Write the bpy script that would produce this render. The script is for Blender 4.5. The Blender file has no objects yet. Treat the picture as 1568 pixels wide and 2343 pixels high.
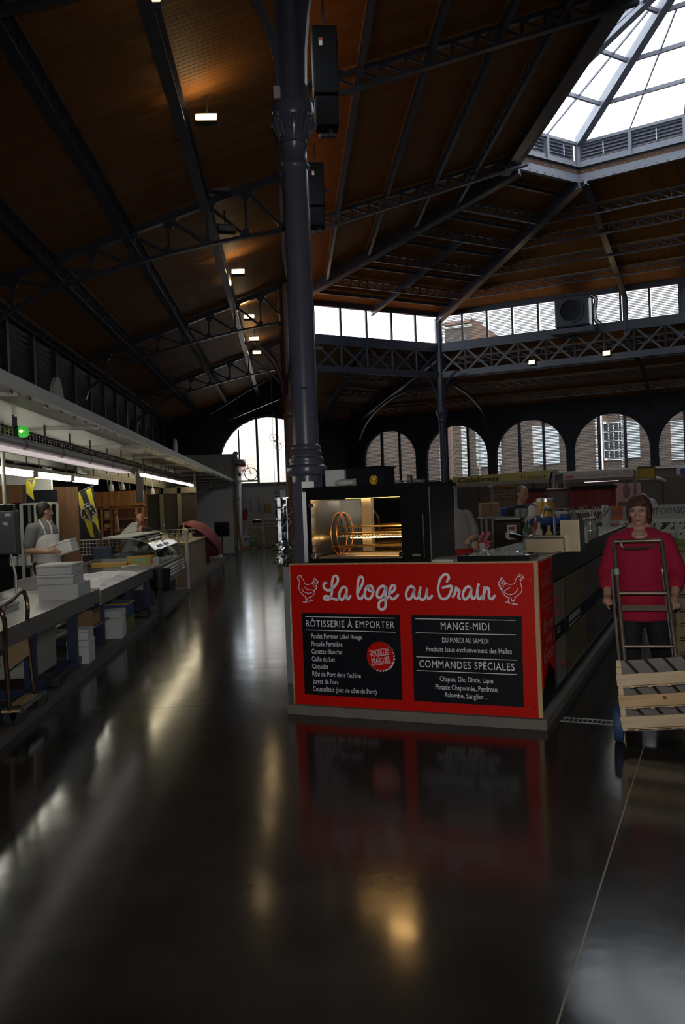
import bpy, bmesh, math, random
from mathutils import Vector, Matrix
random.seed(7)
R_ = math.radians
# ------------------------------------------------------------------ camera
W, H, F = 1568, 2343, 2007.0
ROLL = 0.039
CAM = Vector((0, 0, 1.6))
_v = Vector((664 - W / 2, 1158 - H / 2, F)).normalized()      # aisle direction (world +Y) in image axes
_u = -Vector((ROLL, 1, 0)); _u = (_u - _v * _u.dot(_v)).normalized()
_r = (-_u).cross(_v); _r = _r if _r.x > 0 else -_r
ROT = Matrix((_r, _v, _u))                                     # image axes -> world
sc = bpy.context.scene
cd = bpy.data.cameras.new('camera'); cam = bpy.data.objects.new('camera', cd); sc.collection.objects.link(cam)
cd.sensor_fit = 'VERTICAL'; cd.sensor_height = 36; cd.lens = F / H * 36; cd.clip_start = 0.05; cd.clip_end = 400
cx_, cy_, cz_ = (ROT @ Vector((1, 0, 0)), ROT @ Vector((0, -1, 0)), ROT @ Vector((0, 0, -1)))
cam.matrix_world = Matrix(((cx_.x, cy_.x, cz_.x, CAM.x), (cx_.y, cy_.y, cz_.y, CAM.y), (cx_.z, cy_.z, cz_.z, CAM.z), (0, 0, 0, 1)))
sc.camera = cam
# ------------------------------------------------------------------ world, exposure
world = bpy.data.worlds.new('world'); sc.world = world; world.use_nodes = True
SKY = 5.2
_bg = world.node_tree.nodes['Background']; _bg.inputs[0].default_value = (0.90, 0.95, 1.0, 1); _bg.inputs[1].default_value = SKY
sc.view_settings.view_transform = 'Standard'; sc.view_settings.look = 'None'; sc.view_settings.gamma = 1
sc.view_settings.use_curve_mapping = False; sc.view_settings.exposure = 0.0
try:
    c_ = sc.cycles
    c_.max_bounces = 7; c_.diffuse_bounces = 4; c_.glossy_bounces = 4; c_.transmission_bounces = 5; c_.transparent_max_bounces = 10
    c_.caustics_reflective = False; c_.caustics_refractive = False; c_.use_denoising = True; c_.sample_clamp_indirect = 6.0
except Exception:
    pass
C = sc.collection
# the photographer's flash: it lights the board, the woman and the crates from the front
_fl = bpy.data.lights.new('camera_flash', 'SPOT'); _fl.energy = 375; _fl.spot_size = R_(80); _fl.spot_blend = 0.9; _fl.shadow_soft_size = 0.03; _fl.color = (1.0, 0.96, 0.90)
_fo = bpy.data.objects.new('camera_flash', _fl); C.objects.link(_fo); _fo.matrix_world = cam.matrix_world.copy(); _fo.location = (0.0, -0.03, 1.72)

def portal(center, normal, sx, sy, up=(0, 0, 1)):
    """daylight sampling window for Cycles in a real opening"""
    l = bpy.data.lights.new('daylight_opening', 'AREA'); l.shape = 'RECTANGLE'; l.size = sx; l.size_y = sy
    l.cycles.is_portal = True
    o = bpy.data.objects.new('daylight_opening', l); C.objects.link(o)
    n = Vector(normal).normalized(); z = -n; x = Vector(up).cross(z)
    x = Vector((1, 0, 0)) if x.length < 1e-4 else x.normalized(); y = z.cross(x)
    o.matrix_world = Matrix(((x.x, y.x, z.x, center[0]), (x.y, y.y, z.y, center[1]), (x.z, y.z, z.z, center[2]), (0, 0, 0, 1)))

# ------------------------------------------------------------------ rays from the photograph's camera (used to measure positions)
def ray(x, y): return ROT @ Vector((x - W / 2, y - H / 2, F))
def atY(x, y, Y): d = ray(x, y); return CAM + d * (Y / d.y)
def atZ(x, y, Z): d = ray(x, y); return CAM + d * ((Z - CAM.z) / d.z)
def atX(x, y, X): d = ray(x, y); return CAM + d * (X / d.x)
def atP(x, y, p, n): d = ray(x, y); n = Vector(n); return CAM + d * ((Vector(p) - CAM).dot(n) / d.dot(n))

# ------------------------------------------------------------------ materials
MATS = {}
def mat(name, col, rough=0.6, metal=0.0, var=0.0, vscale=6.0, bump=0.0, bscale=40.0, emit=None, estr=0.0, spec=0.5, coat=0.0, alpha=None):
    if name in MATS: return MATS[name]
    m = bpy.data.materials.new(name); m.use_nodes = True; nt = m.node_tree; b = nt.nodes['Principled BSDF']
    b.inputs['Base Color'].default_value = (*col, 1); b.inputs['Roughness'].default_value = rough; b.inputs['Metallic'].default_value = metal
    b.inputs['Specular IOR Level'].default_value = spec; b.inputs['Coat Weight'].default_value = coat
    if emit: b.inputs['Emission Color'].default_value = (*emit, 1); b.inputs['Emission Strength'].default_value = estr
    if alpha is not None: b.inputs['Alpha'].default_value = alpha
    if var or bump:
        tc = nt.nodes.new('ShaderNodeTexCoord')
        nz = nt.nodes.new('ShaderNodeTexNoise'); nz.inputs['Scale'].default_value = vscale; nz.inputs['Detail'].default_value = 5
        nt.links.new(tc.outputs['Object'], nz.inputs['Vector'])
        if var:
            mx = nt.nodes.new('ShaderNodeMixRGB'); mx.blend_type = 'MIX'
            mx.inputs[1].default_value = tuple(max(0, c * (1 - var)) for c in col) + (1,); mx.inputs[2].default_value = tuple(min(1, c * (1 + var)) for c in col) + (1,)
            nt.links.new(nz.outputs['Fac'], mx.inputs[0]); nt.links.new(mx.outputs[0], b.inputs['Base Color'])
        if bump:
            n2 = nt.nodes.new('ShaderNodeTexNoise'); n2.inputs['Scale'].default_value = bscale; nt.links.new(tc.outputs['Object'], n2.inputs['Vector'])
            bp = nt.nodes.new('ShaderNodeBump'); bp.inputs['Strength'].default_value = bump; bp.inputs['Distance'].default_value = 0.01
            nt.links.new(n2.outputs['Fac'], bp.inputs['Height']); nt.links.new(bp.outputs[0], b.inputs['Normal'])
    MATS[name] = m; return m

def wood(name, c1, c2, scale=(2, 30, 30), rough=0.55, bump=0.1):
    if name in MATS: return MATS[name]
    m = bpy.data.materials.new(name); m.use_nodes = True; nt = m.node_tree; b = nt.nodes['Principled BSDF']; b.inputs['Roughness'].default_value = rough
    tc = nt.nodes.new('ShaderNodeTexCoord'); mp = nt.nodes.new('ShaderNodeMapping'); mp.inputs['Scale'].default_value = scale
    nz = nt.nodes.new('ShaderNodeTexNoise'); nz.inputs['Scale'].default_value = 1.0; nz.inputs['Detail'].default_value = 6; nz.inputs['Distortion'].default_value = 0.6
    cr = nt.nodes.new('ShaderNodeValToRGB'); cr.color_ramp.elements[0].position = 0.35; cr.color_ramp.elements[1].position = 0.7
    cr.color_ramp.elements[0].color = (*c1, 1); cr.color_ramp.elements[1].color = (*c2, 1)
    nt.links.new(tc.outputs['Object'], mp.inputs[0]); nt.links.new(mp.outputs[0], nz.inputs['Vector']); nt.links.new(nz.outputs['Fac'], cr.inputs[0]); nt.links.new(cr.outputs[0], b.inputs['Base Color'])
    bp = nt.nodes.new('ShaderNodeBump'); bp.inputs['Strength'].default_value = bump; bp.inputs['Distance'].default_value = 0.004
    nt.links.new(nz.outputs['Fac'], bp.inputs['Height']); nt.links.new(bp.outputs[0], b.inputs['Normal'])
    MATS[name] = m; return m

def boards(name, c1, c2, direction, pitch, rough=0.6):
    """narrow ceiling boards laid side by side along `direction`, grooves between"""
    m = bpy.data.materials.new(name); m.use_nodes = True; nt = m.node_tree; b = nt.nodes['Principled BSDF']; b.inputs['Roughness'].default_value = rough; b.inputs['Specular IOR Level'].default_value = 0.22
    tc = nt.nodes.new('ShaderNodeTexCoord')
    dt = nt.nodes.new('ShaderNodeVectorMath'); dt.operation = 'DOT_PRODUCT'; dt.inputs[1].default_value = Vector(direction).normalized() / pitch
    nt.links.new(tc.outputs['Object'], dt.inputs[0])
    fr = nt.nodes.new('ShaderNodeMath'); fr.operation = 'FRACT'; nt.links.new(dt.outputs['Value'], fr.inputs[0])
    fl = nt.nodes.new('ShaderNodeMath'); fl.operation = 'FLOOR'; nt.links.new(dt.outputs['Value'], fl.inputs[0])
    wn = nt.nodes.new('ShaderNodeTexWhiteNoise'); wn.noise_dimensions = '1D'; nt.links.new(fl.outputs[0], wn.inputs['W'])
    pk = nt.nodes.new('ShaderNodeMath'); pk.operation = 'PINGPONG'; pk.inputs[1].default_value = 0.5; nt.links.new(fr.outputs[0], pk.inputs[0])
    gr = nt.nodes.new('ShaderNodeMapRange'); gr.inputs['From Min'].default_value = 0.0; gr.inputs['From Max'].default_value = 0.14; nt.links.new(pk.outputs[0], gr.inputs['Value'])
    nz = nt.nodes.new('ShaderNodeTexNoise'); nz.inputs['Scale'].default_value = 3.0; nz.inputs['Detail'].default_value = 6; nt.links.new(tc.outputs['Object'], nz.inputs['Vector'])
    ad = nt.nodes.new('ShaderNodeMath'); ad.operation = 'MULTIPLY_ADD'; ad.inputs[1].default_value = 0.5; nt.links.new(wn.outputs['Value'], ad.inputs[0])
    ml = nt.nodes.new('ShaderNodeMath'); ml.operation = 'MULTIPLY'; ml.inputs[1].default_value = 0.5; nt.links.new(nz.outputs['Fac'], ml.inputs[0]); nt.links.new(ml.outputs[0], ad.inputs[2])
    mx = nt.nodes.new('ShaderNodeMixRGB'); mx.inputs[1].default_value = (*c1, 1); mx.inputs[2].default_value = (*c2, 1); nt.links.new(ad.outputs[0], mx.inputs[0])
    nt.links.new(mx.outputs[0], b.inputs['Base Color'])
    bp = nt.nodes.new('ShaderNodeBump'); bp.inputs['Strength'].default_value = 0.7; bp.inputs['Distance'].default_value = 0.012
    nt.links.new(gr.outputs[0], bp.inputs['Height']); nt.links.new(bp.outputs[0], b.inputs['Normal'])
    return m

def brick_mat(name, c1, c2, mortar, scale=1.0, bw=0.24, rh=0.065, rough=0.85, rot=(R_(90), 0, 0)):
    m = bpy.data.materials.new(name); m.use_nodes = True; nt = m.node_tree; b = nt.nodes['Principled BSDF']; b.inputs['Roughness'].default_value = rough
    tc = nt.nodes.new('ShaderNodeTexCoord'); mp = nt.nodes.new('ShaderNodeMapping'); mp.inputs['Rotation'].default_value = rot
    bt = nt.nodes.new('ShaderNodeTexBrick'); bt.inputs['Scale'].default_value = scale; bt.inputs['Brick Width'].default_value = bw; bt.inputs['Row Height'].default_value = rh
    bt.inputs['Mortar Size'].default_value = rh * 0.12
    bt.inputs['Color1'].default_value = (*c1, 1); bt.inputs['Color2'].default_value = (*c2, 1); bt.inputs['Mortar'].default_value = (*mortar, 1)
    nt.links.new(tc.outputs['Object'], mp.inputs[0]); nt.links.new(mp.outputs[0], bt.inputs['Vector'])
    nz = nt.nodes.new('ShaderNodeTexNoise'); nz.inputs['Scale'].default_value = 0.9; nt.links.new(tc.outputs['Object'], nz.inputs['Vector'])
    mx = nt.nodes.new('ShaderNodeMixRGB'); mx.blend_type = 'OVERLAY'; mx.inputs[0].default_value = 0.6; nt.links.new(bt.outputs['Color'], mx.inputs[1]); nt.links.new(nz.outputs['Fac'], mx.inputs[2])
    nt.links.new(mx.outputs[0], b.inputs['Base Color'])
    bp = nt.nodes.new('ShaderNodeBump'); bp.inputs['Strength'].default_value = 0.5; bp.inputs['Distance'].default_value = 0.01; bp.invert = True
    nt.links.new(bt.outputs['Fac'], bp.inputs['Height']); nt.links.new(bp.outputs[0], b.inputs['Normal'])
    return m

def glass_mat(name, tint=(1, 1, 1), refl=0.08, rough=0.02, flat=False):
    m = bpy.data.materials.new(name); m.use_nodes = True; nt = m.node_tree; nt.nodes.clear()
    o = nt.nodes.new('ShaderNodeOutputMaterial'); t = nt.nodes.new('ShaderNodeBsdfTransparent'); t.inputs[0].default_value = (*tint, 1)
    g = nt.nodes.new('ShaderNodeBsdfGlossy'); g.inputs['Roughness'].default_value = rough
    x = nt.nodes.new('ShaderNodeMixShader'); f = nt.nodes.new('ShaderNodeFresnel'); f.inputs[0].default_value = 1.35
    a = nt.nodes.new('ShaderNodeMath'); a.operation = 'ADD'; a.inputs[1].default_value = refl - 0.04; nt.links.new(f.outputs[0], a.inputs[0])
    x.inputs[0].default_value = refl
    if not flat: nt.links.new(a.outputs[0], x.inputs[0])
    nt.links.new(t.outputs[0], x.inputs[1]); nt.links.new(g.outputs[0], x.inputs[2]); nt.links.new(x.outputs[0], o.inputs[0])
    MATS[name] = m; return m

# ------------------------------------------------------------------ mesh builder
def basis(d, up=(0, 0, 1)):
    d = Vector(d).normalized(); u = Vector(up); x = d.cross(u)
    if x.length < 1e-5: x = d.cross(Vector((0, 1, 0)))
    x.normalize(); u = x.cross(d).normalized(); return x, u, d
class MB:
    def __init__(s): s.v = []; s.f = []
    def add(s, vs, fs):
        n = len(s.v); s.v += [Vector(p) for p in vs]; s.f += [tuple(i + n for i in f) for f in fs]; return s
    def box(s, c, size, rz=0.0, M=None):
        hx, hy, hz = size[0] / 2, size[1] / 2, size[2] / 2
        vs = [Vector((x, y, z)) for z in (-hz, hz) for y in (-hy, hy) for x in (-hx, hx)]
        m = M if M is not None else Matrix.Rotation(rz, 3, 'Z')
        return s.add([m @ p + Vector(c) for p in vs], [(0, 2, 3, 1), (4, 5, 7, 6), (0, 1, 5, 4), (2, 6, 7, 3), (0, 4, 6, 2), (1, 3, 7, 5)])
    def bx(s, x0, x1, y0, y1, z0, z1): return s.box(((x0 + x1) / 2, (y0 + y1) / 2, (z0 + z1) / 2), (abs(x1 - x0), abs(y1 - y0), abs(z1 - z0)))
    def cbox(s, c, size, bev=0.01, rz=0.0, M=None):
        """box with chamfered edges"""
        bm = bmesh.new(); bmesh.ops.create_cube(bm, size=1.0)
        for v in bm.verts: v.co = Vector((v.co.x * size[0], v.co.y * size[1], v.co.z * size[2]))
        bmesh.ops.bevel(bm, geom=bm.edges[:], offset=min(bev, min(size) * 0.45), segments=2, affect='EDGES', profile=0.5)
        m = M if M is not None else Matrix.Rotation(rz, 3, 'Z')
        bm.verts.index_update(); s.add([m @ v.co + Vector(c) for v in bm.verts], [tuple(v.index for v in f.verts) for f in bm.faces]); bm.free(); return s
    def bar(s, p, q, w, h, up=(0, 0, 1)):
        p, q = Vector(p), Vector(q); x, u, d = basis(q - p, up)
        vs = [c + x * (a * w / 2) + u * (b * h / 2) for c in (p, q) for b in (-1, 1) for a in (-1, 1)]
        return s.add(vs, [(0, 1, 3, 2), (4, 6, 7, 5), (0, 4, 5, 1), (2, 3, 7, 6), (0, 2, 6, 4), (1, 5, 7, 3)])
    def tube(s, pts, r, n=8, closed=False, rs=None):
        pts = [Vector(p) for p in pts]; N = len(pts); rings = []
        up = None
        for i, p in enumerate(pts):
            a = pts[(i - 1) % N] if (closed or i > 0) else p; b = pts[(i + 1) % N] if (closed or i < N - 1) else p
            d = (b - a).normalized()
            if up is None: x, up, _ = basis(d)
            x = d.cross(up)
            x = x.normalized() if x.length > 1e-5 else basis(d)[0]
            up = x.cross(d).normalized(); rr = rs[i] if rs else r
            rings.append([p + x * (math.cos(2 * math.pi * k / n) * rr) + up * (math.sin(2 * math.pi * k / n) * rr) for k in range(n)])
        vs = [v for rg in rings for v in rg]; fs = []
        for i in range(N if closed else N - 1):
            j = (i + 1) % N
            for k in range(n): fs.append((i * n + k, i * n + (k + 1) % n, j * n + (k + 1) % n, j * n + k))
        if not closed: fs += [tuple(range(n - 1, -1, -1)), tuple((N - 1) * n + k for k in range(n))]
        return s.add(vs, fs)
    def lathe(s, prof, c=(0, 0, 0), n=20, M=None, cap=True):
        """prof: (radius, z) list"""
        vs = []; fs = []; c = Vector(c)
        for r, z in prof:
            for k in range(n):
                p = Vector((math.cos(2 * math.pi * k / n) * r, math.sin(2 * math.pi * k / n) * r, z)); vs.append((M @ p if M is not None else p) + c)
        for i in range(len(prof) - 1):
            for k in range(n): fs.append((i * n + k, i * n + (k + 1) % n, (i + 1) * n + (k + 1) % n, (i + 1) * n + k))
        if cap: fs += [tuple(range(n - 1, -1, -1)), tuple((len(prof) - 1) * n + k for k in range(n))]
        return s.add(vs, fs)
    def ell(s, c, r, n=14, m=9, M=None):
        prof = [(max(1e-4, math.sin(math.pi * i / m)), -math.cos(math.pi * i / m)) for i in range(m + 1)]
        vs = []; fs = []
        for a, z in prof:
            for k in range(n):
                p = Vector((math.cos(2 * math.pi * k / n) * a * r[0], math.sin(2 * math.pi * k / n) * a * r[1], z * r[2])); vs.append((M @ p if M is not None else p) + Vector(c))
        for i in range(m):
            for k in range(n): fs.append((i * n + k, i * n + (k + 1) % n, (i + 1) * n + (k + 1) % n, (i + 1) * n + k))
        fs += [tuple(range(n - 1, -1, -1)), tuple(m * n + k for k in range(n))]
        return s.add(vs, fs)
    def cap(s, p, q, r1, r2, n=12):
        """tapered capsule"""
        p, q = Vector(p), Vector(q); x, u, d = basis(q - p); L = (q - p).length
        prof = [(r1 * math.sin(a), -r1 * math.cos(a)) for a in (0.05, 0.5, 1.0, 1.5708)] + [(r2 * math.sin(a), L - r2 * math.cos(a)) for a in (1.5708, 2.1, 2.64, 3.09)]
        vs = []; fs = []
        for a, z in prof:
            for k in range(n): t = 2 * math.pi * k / n; vs.append(p + x * (math.cos(t) * a) + u * (math.sin(t) * a) + d * z)
        for i in range(len(prof) - 1):
            for k in range(n): fs.append((i * n + k, i * n + (k + 1) % n, (i + 1) * n + (k + 1) % n, (i + 1) * n + k))
        fs += [tuple(range(n - 1, -1, -1)), tuple((len(prof) - 1) * n + k for k in range(n))]
        return s.add(vs, fs)
    def loft(s, rings, n=20):
        """rings: (center, rx, ry[, rotz]) stacked, closed ends"""
        vs = []; fs = []
        for rg in rings:
            c, rx, ry = Vector(rg[0]), rg[1], rg[2]; a = rg[3] if len(rg) > 3 else 0
            for k in range(n):
                t = 2 * math.pi * k / n; px, py = math.cos(t) * rx, math.sin(t) * ry
                vs.append(c + Vector((px * math.cos(a) - py * math.sin(a), px * math.sin(a) + py * math.cos(a), 0)))
        for i in range(len(rings) - 1):
            for k in range(n): fs.append((i * n + k, i * n + (k + 1) % n, (i + 1) * n + (k + 1) % n, (i + 1) * n + k))
        fs += [tuple(range(n - 1, -1, -1)), tuple((len(rings) - 1) * n + k for k in range(n))]
        return s.add(vs, fs)
    def prism(s, pts, d):
        """planar polygon pts extruded by vector d"""
        pts = [Vector(p) for p in pts]; d = Vector(d); n = len(pts)
        fs = [tuple(range(n)), tuple(range(2 * n - 1, n - 1, -1))] + [((i + 1) % n, i, n + i, n + (i + 1) % n) for i in range(n)]
        return s.add(pts + [p + d for p in pts], fs)
    def quad(s, *pts): return s.add(pts, [tuple(range(len(pts)))])
    def slab(s, pts, d): return s.prism(pts, d)
    def mesh(s, name, smooth=False, fix=True):
        me = bpy.data.meshes.new(name); me.from_pydata([tuple(v) for v in s.v], [], s.f)
        if fix:
            bm = bmesh.new(); bm.from_mesh(me); bmesh.ops.recalc_face_normals(bm, faces=bm.faces[:]); bm.to_mesh(me); bm.free()
        if smooth:
            for p in me.polygons: p.use_smooth = True
            try: me.set_sharp_from_angle(angle=R_(40))
            except Exception: pass
        me.update(); return me

WM = {}
def link(name, data, m, parent=None, world=False):
    o = bpy.data.objects.new(name, data); C.objects.link(o)
    if m is not None and data is not None:
        data.materials.clear(); data.materials.append(m)
    if parent is not None:
        o.parent = parent
        if world: o.matrix_basis = WM.get(parent.name, Matrix.Identity(4)).inverted()
    WM[o.name] = (WM.get(parent.name, Matrix.Identity(4)) @ o.matrix_basis) if parent is not None else Matrix.Identity(4)
    return o
def part(name, mb, m, parent, smooth=False, label=None, kind=None, world=False):
    o = link(name, mb.mesh(name, smooth), m, parent, world)
    if label: o['label'] = label
    if kind: o['kind'] = kind
    return o
def wpart(name, mb, m, parent, smooth=False, label=None, kind=None): return part(name, mb, m, parent, smooth, label, kind, True)
def clone(o, parent, M):
    """another piece sharing the mesh of o, placed by matrix M (in the parent's space)"""
    c = o.copy(); C.objects.link(c); c.parent = parent; c.matrix_basis = M; return c
def thing(name, label, cat, loc=(0, 0, 0), rz=0.0, group=None):
    o = bpy.data.objects.new(name, None); C.objects.link(o); o.empty_display_size = 0.1
    o.location = loc; o.rotation_euler = (0, 0, rz); o['label'] = label; o['category'] = cat
    if group: o['group'] = group
    WM[o.name] = Matrix.Translation(Vector(loc)) @ Matrix.Rotation(rz, 4, 'Z'); return o
def solo(name, mb, m, label, cat, loc=(0, 0, 0), rz=0.0, group=None, smooth=False):
    """a thing that is one mesh, built in its own local coordinates"""
    o = link(name, mb.mesh(name, smooth), m); o.location = loc; o.rotation_euler = (0, 0, rz); o['label'] = label; o['category'] = cat
    if group: o['group'] = group
    WM[o.name] = Matrix.Translation(Vector(loc)) @ Matrix.Rotation(rz, 4, 'Z'); return o
def structure(name, mb, m, smooth=False, parent=None):
    o = link(name, mb.mesh(name, smooth) if mb else None, m, parent); o['kind'] = 'structure'; return o
def dup(t, loc, rz=None, label=None):
    r = t.copy(); C.objects.link(r); r.location = loc
    if rz is not None: r.rotation_euler = (0, 0, rz)
    if label: r['label'] = label
    for ch in list(t.children):
        c = ch.copy(); C.objects.link(c); c.parent = r
        for g in list(ch.children): d = g.copy(); C.objects.link(d); d.parent = c
    return r
def evaluated(mb, mods, name, smooth=True):
    """mesh after modifiers"""
    o = bpy.data.objects.new('t', mb.mesh('t')); C.objects.link(o)
    for typ, kw in mods:
        md = o.modifiers.new(typ, typ)
        for k, v in kw.items(): setattr(md, k, v)
    dg = bpy.context.evaluated_depsgraph_get(); me = bpy.data.meshes.new_from_object(o.evaluated_get(dg)); me.name = name
    bpy.data.objects.remove(o)
    if smooth:
        for p in me.polygons: p.use_smooth = True
    return me
def blob(name, mb, m, parent, voxel=0.01, it=4, label=None, factor=0.6):
    me = evaluated(mb, [('REMESH', dict(mode='VOXEL', voxel_size=voxel)), ('SMOOTH', dict(iterations=it, factor=factor))], name)
    o = link(name, me, m, parent)
    if label: o['label'] = label
    return o
def spline(pts, k=6, closed=False):
    pts = [Vector(p) for p in pts]; N = len(pts); out = []
    for i in range(N if closed else N - 1):
        g = lambda j: pts[j % N] if closed else pts[max(0, min(N - 1, j))]
        a, b, c, d = g(i - 1), g(i), g(i + 1), g(i + 2)
        for q in range(k):
            t = q / k; out.append(0.5 * ((2 * b) + (c - a) * t + (2 * a - 5 * b + 4 * c - d) * t * t + (3 * b - a - 3 * c + d) * t ** 3))
    if not closed: out.append(pts[-1])
    return out
def text_mesh(s, name='lettering', extrude=0.0006, shear=0.0, bold=0.0, spacing=1.0):
    cu = bpy.data.curves.new('t', 'FONT'); cu.body = s; cu.size = 1.0; cu.extrude = extrude; cu.shear = shear; cu.offset = bold; cu.space_character = spacing; cu.resolution_u = 3
    o = bpy.data.objects.new('t', cu); C.objects.link(o); dg = bpy.context.evaluated_depsgraph_get()
    me = bpy.data.meshes.new_from_object(o.evaluated_get(dg)); me.name = name; bpy.data.objects.remove(o); bpy.data.curves.remove(cu); return me
CAPH = [None]
def put_text(s, p0, p1, caph, up, n, m, parent, name='lettering', **kw):
    """text from p0 (baseline left) to p1 (baseline right), world coordinates; caph in metres; n = outward normal"""
    if CAPH[0] is None:
        t = text_mesh('H', extrude=0); CAPH[0] = max(v.co.y for v in t.vertices); bpy.data.meshes.remove(t)
    thick = kw.pop('bold', 0.0) if 'M' in s else 0.0            # the font's M cannot be emboldened: doubled instead
    me = text_mesh(s, name, extrude=0.0, **kw); p0, p1 = Vector(p0), Vector(p1)
    x0 = min(v.co.x for v in me.vertices); x1 = max(v.co.x for v in me.vertices)
    e = (p1 - p0); Wd = e.length; e.normalize(); up = Vector(up).normalized(); n = Vector(n).normalized()
    sx = Wd / (x1 - x0); sy = caph / CAPH[0]
    for v in me.vertices: v.co = p0 + e * ((v.co.x - x0) * sx) + up * (v.co.y * sy) + n * 0.0015
    if thick:
        vs = [v.co.copy() for v in me.vertices]; fs = [tuple(p.vertices) for p in me.polygons]; k = len(vs); dx = e * (2.2 * max(thick, .004) * sx)
        me = bpy.data.meshes.new(name); me.from_pydata([tuple(v) for v in vs] + [tuple(v + dx + n * .0005) for v in vs], [], fs + [tuple(i + k for i in f) for f in fs])
    return link(name, me, m, parent, True)
# ================================================================== BUILDING
iron = mat('iron_paint', (0.052, 0.058, 0.088), 0.33, 0.0, 0.25, 8, 0.05, 60)
iron_light = mat('iron_paint_pale', (0.15, 0.155, 0.19), 0.42, 0.0, 0.2, 5, 0.05, 50)
batten_w = wood('batten_wood', (0.20, 0.11, 0.03), (0.34, 0.20, 0.06), (1, 20, 20))
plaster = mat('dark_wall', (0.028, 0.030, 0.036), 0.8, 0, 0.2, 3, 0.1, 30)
white_wall = mat('white_wall', (0.50, 0.48, 0.45), 0.7, 0, 0.06, 3)
boardsA = boards('ceiling_boards_cross', (0.23, 0.092, 0.022), (0.34, 0.145, 0.036), (0, 1, 0), 0.085)
nB = Vector((-0.477, 0.879, 0)); dB = Vector((0.879, 0.477, 0)); dC = Vector((0.8616, -0.5075, 0)); nC = Vector((0.5075, 0.8616, 0))
boardsB = boards('ceiling_boards_chamfer', (0.23, 0.092, 0.022), (0.34, 0.145, 0.036), dB, 0.085)
boardsC = boards('ceiling_boards_far', (0.23, 0.092, 0.022), (0.34, 0.145, 0.036), dC, 0.085)
clear = glass_mat('clear_glass', (0.93, 0.95, 0.96), 0.05, .05, True)
iron_col = mat('column_paint', (0.085, 0.088, 0.128), 0.30, 0.0, 0.15, 8, 0.04, 60)
iron_dark = mat('iron_dark', (0.02, 0.023, 0.034), 0.4)

C0, C1, C2 = Vector((.15, 7.48, 0)), Vector((.1, 29.6, 0)), Vector((5.8, 32.6, 0))
C3 = C2 + dC * 16; my = lambda p: Vector((p.x, 37.0 - p.y, p.z))
C5, C4 = my(C2), my(C3); C0m = my(C1)
L0, L1, L2 = Vector((6.3, 14.35, 10.4)), Vector((6.3, 22.65, 10.4)), Vector((8.28, 23.76, 10.4))
L3 = L2 + Vector((2.22, -1.69, 0)) * 2.0; L5, L4 = my(L2), my(L3)
ZU = 8.6; ZC0, ZC1 = 7.45, 8.45; ZL = 7.26; ZE = 5.43
up3 = Vector((0, 0, 1))
def z_(p, z): return Vector((p.x, p.y, z))
# ---- floor: slabs of polished concrete with open joints
def floor_mat():
    m = bpy.data.materials.new('polished_concrete'); m.use_nodes = True; nt = m.node_tree; b = nt.nodes['Principled BSDF']
    tc = nt.nodes.new('ShaderNodeTexCoord'); n1 = nt.nodes.new('ShaderNodeTexNoise'); n1.inputs['Scale'].default_value = 1.3; n1.inputs['Detail'].default_value = 8; n1.inputs['Roughness'].default_value = 0.62
    nt.links.new(tc.outputs['Object'], n1.inputs['Vector'])
    cr = nt.nodes.new('ShaderNodeValToRGB'); cr.color_ramp.elements[0].position = 0.3; cr.color_ramp.elements[1].position = 0.72
    cr.color_ramp.elements[0].color = (0.026, 0.024, 0.021, 1); cr.color_ramp.elements[1].color = (0.050, 0.047, 0.042, 1)
    nt.links.new(n1.outputs['Fac'], cr.inputs[0]); nt.links.new(cr.outputs[0], b.inputs['Base Color'])
    rr = nt.nodes.new('ShaderNodeMapRange'); rr.inputs['To Min'].default_value = 0.095; rr.inputs['To Max'].default_value = 0.17
    n2 = nt.nodes.new('ShaderNodeTexNoise'); n2.inputs['Scale'].default_value = 2.2; n2.inputs['Detail'].default_value = 6; nt.links.new(tc.outputs['Object'], n2.inputs['Vector']); nt.links.new(n2.outputs['Fac'], rr.inputs['Value']); nt.links.new(rr.outputs[0], b.inputs['Roughness'])
    n3 = nt.nodes.new('ShaderNodeTexNoise'); n3.inputs['Scale'].default_value = 3.5; n3.inputs['Detail'].default_value = 3; nt.links.new(tc.outputs['Object'], n3.inputs['Vector'])
    bp = nt.nodes.new('ShaderNodeBump'); bp.inputs['Strength'].default_value = 0.10; bp.inputs['Distance'].default_value = 0.01; nt.links.new(n3.outputs['Fac'], bp.inputs['Height']); nt.links.new(bp.outputs[0], b.inputs['Normal'])
    b.inputs['Specular IOR Level'].default_value = 0.22
    return m
conc = floor_mat()
floor = structure('floor', MB().bx(-7, 26, -9, 42, -0.30, -0.003), mat('joint_filler', (0.42, 0.40, 0.36), 0.9))
j1a, j1b = atZ(1470, 1720, 0), atZ(1275, 2343, 0); jd = (j1a - j1b).normalized(); jn = Vector((jd.y, -jd.x, 0))
crossY = [atZ(600, 1608, 0).y, 14.2, 21.5, 28.8]
def clip(poly, p, n):
    out = []
    for i in range(len(poly)):
        a, b = poly[i], poly[(i + 1) % len(poly)]; da, db = (a - p).dot(n), (b - p).dot(n)
        if da >= 0: out.append(a)
        if da * db < 0: out.append(a + (b - a) * (da / (da - db)))
    return out
base = [Vector((-7, -9, 0)), Vector((26, -9, 0)), Vector((26, 42, 0)), Vector((-7, 42, 0))]; g = 0.004
rows = [-9.0] + crossY + [42.0]
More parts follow.
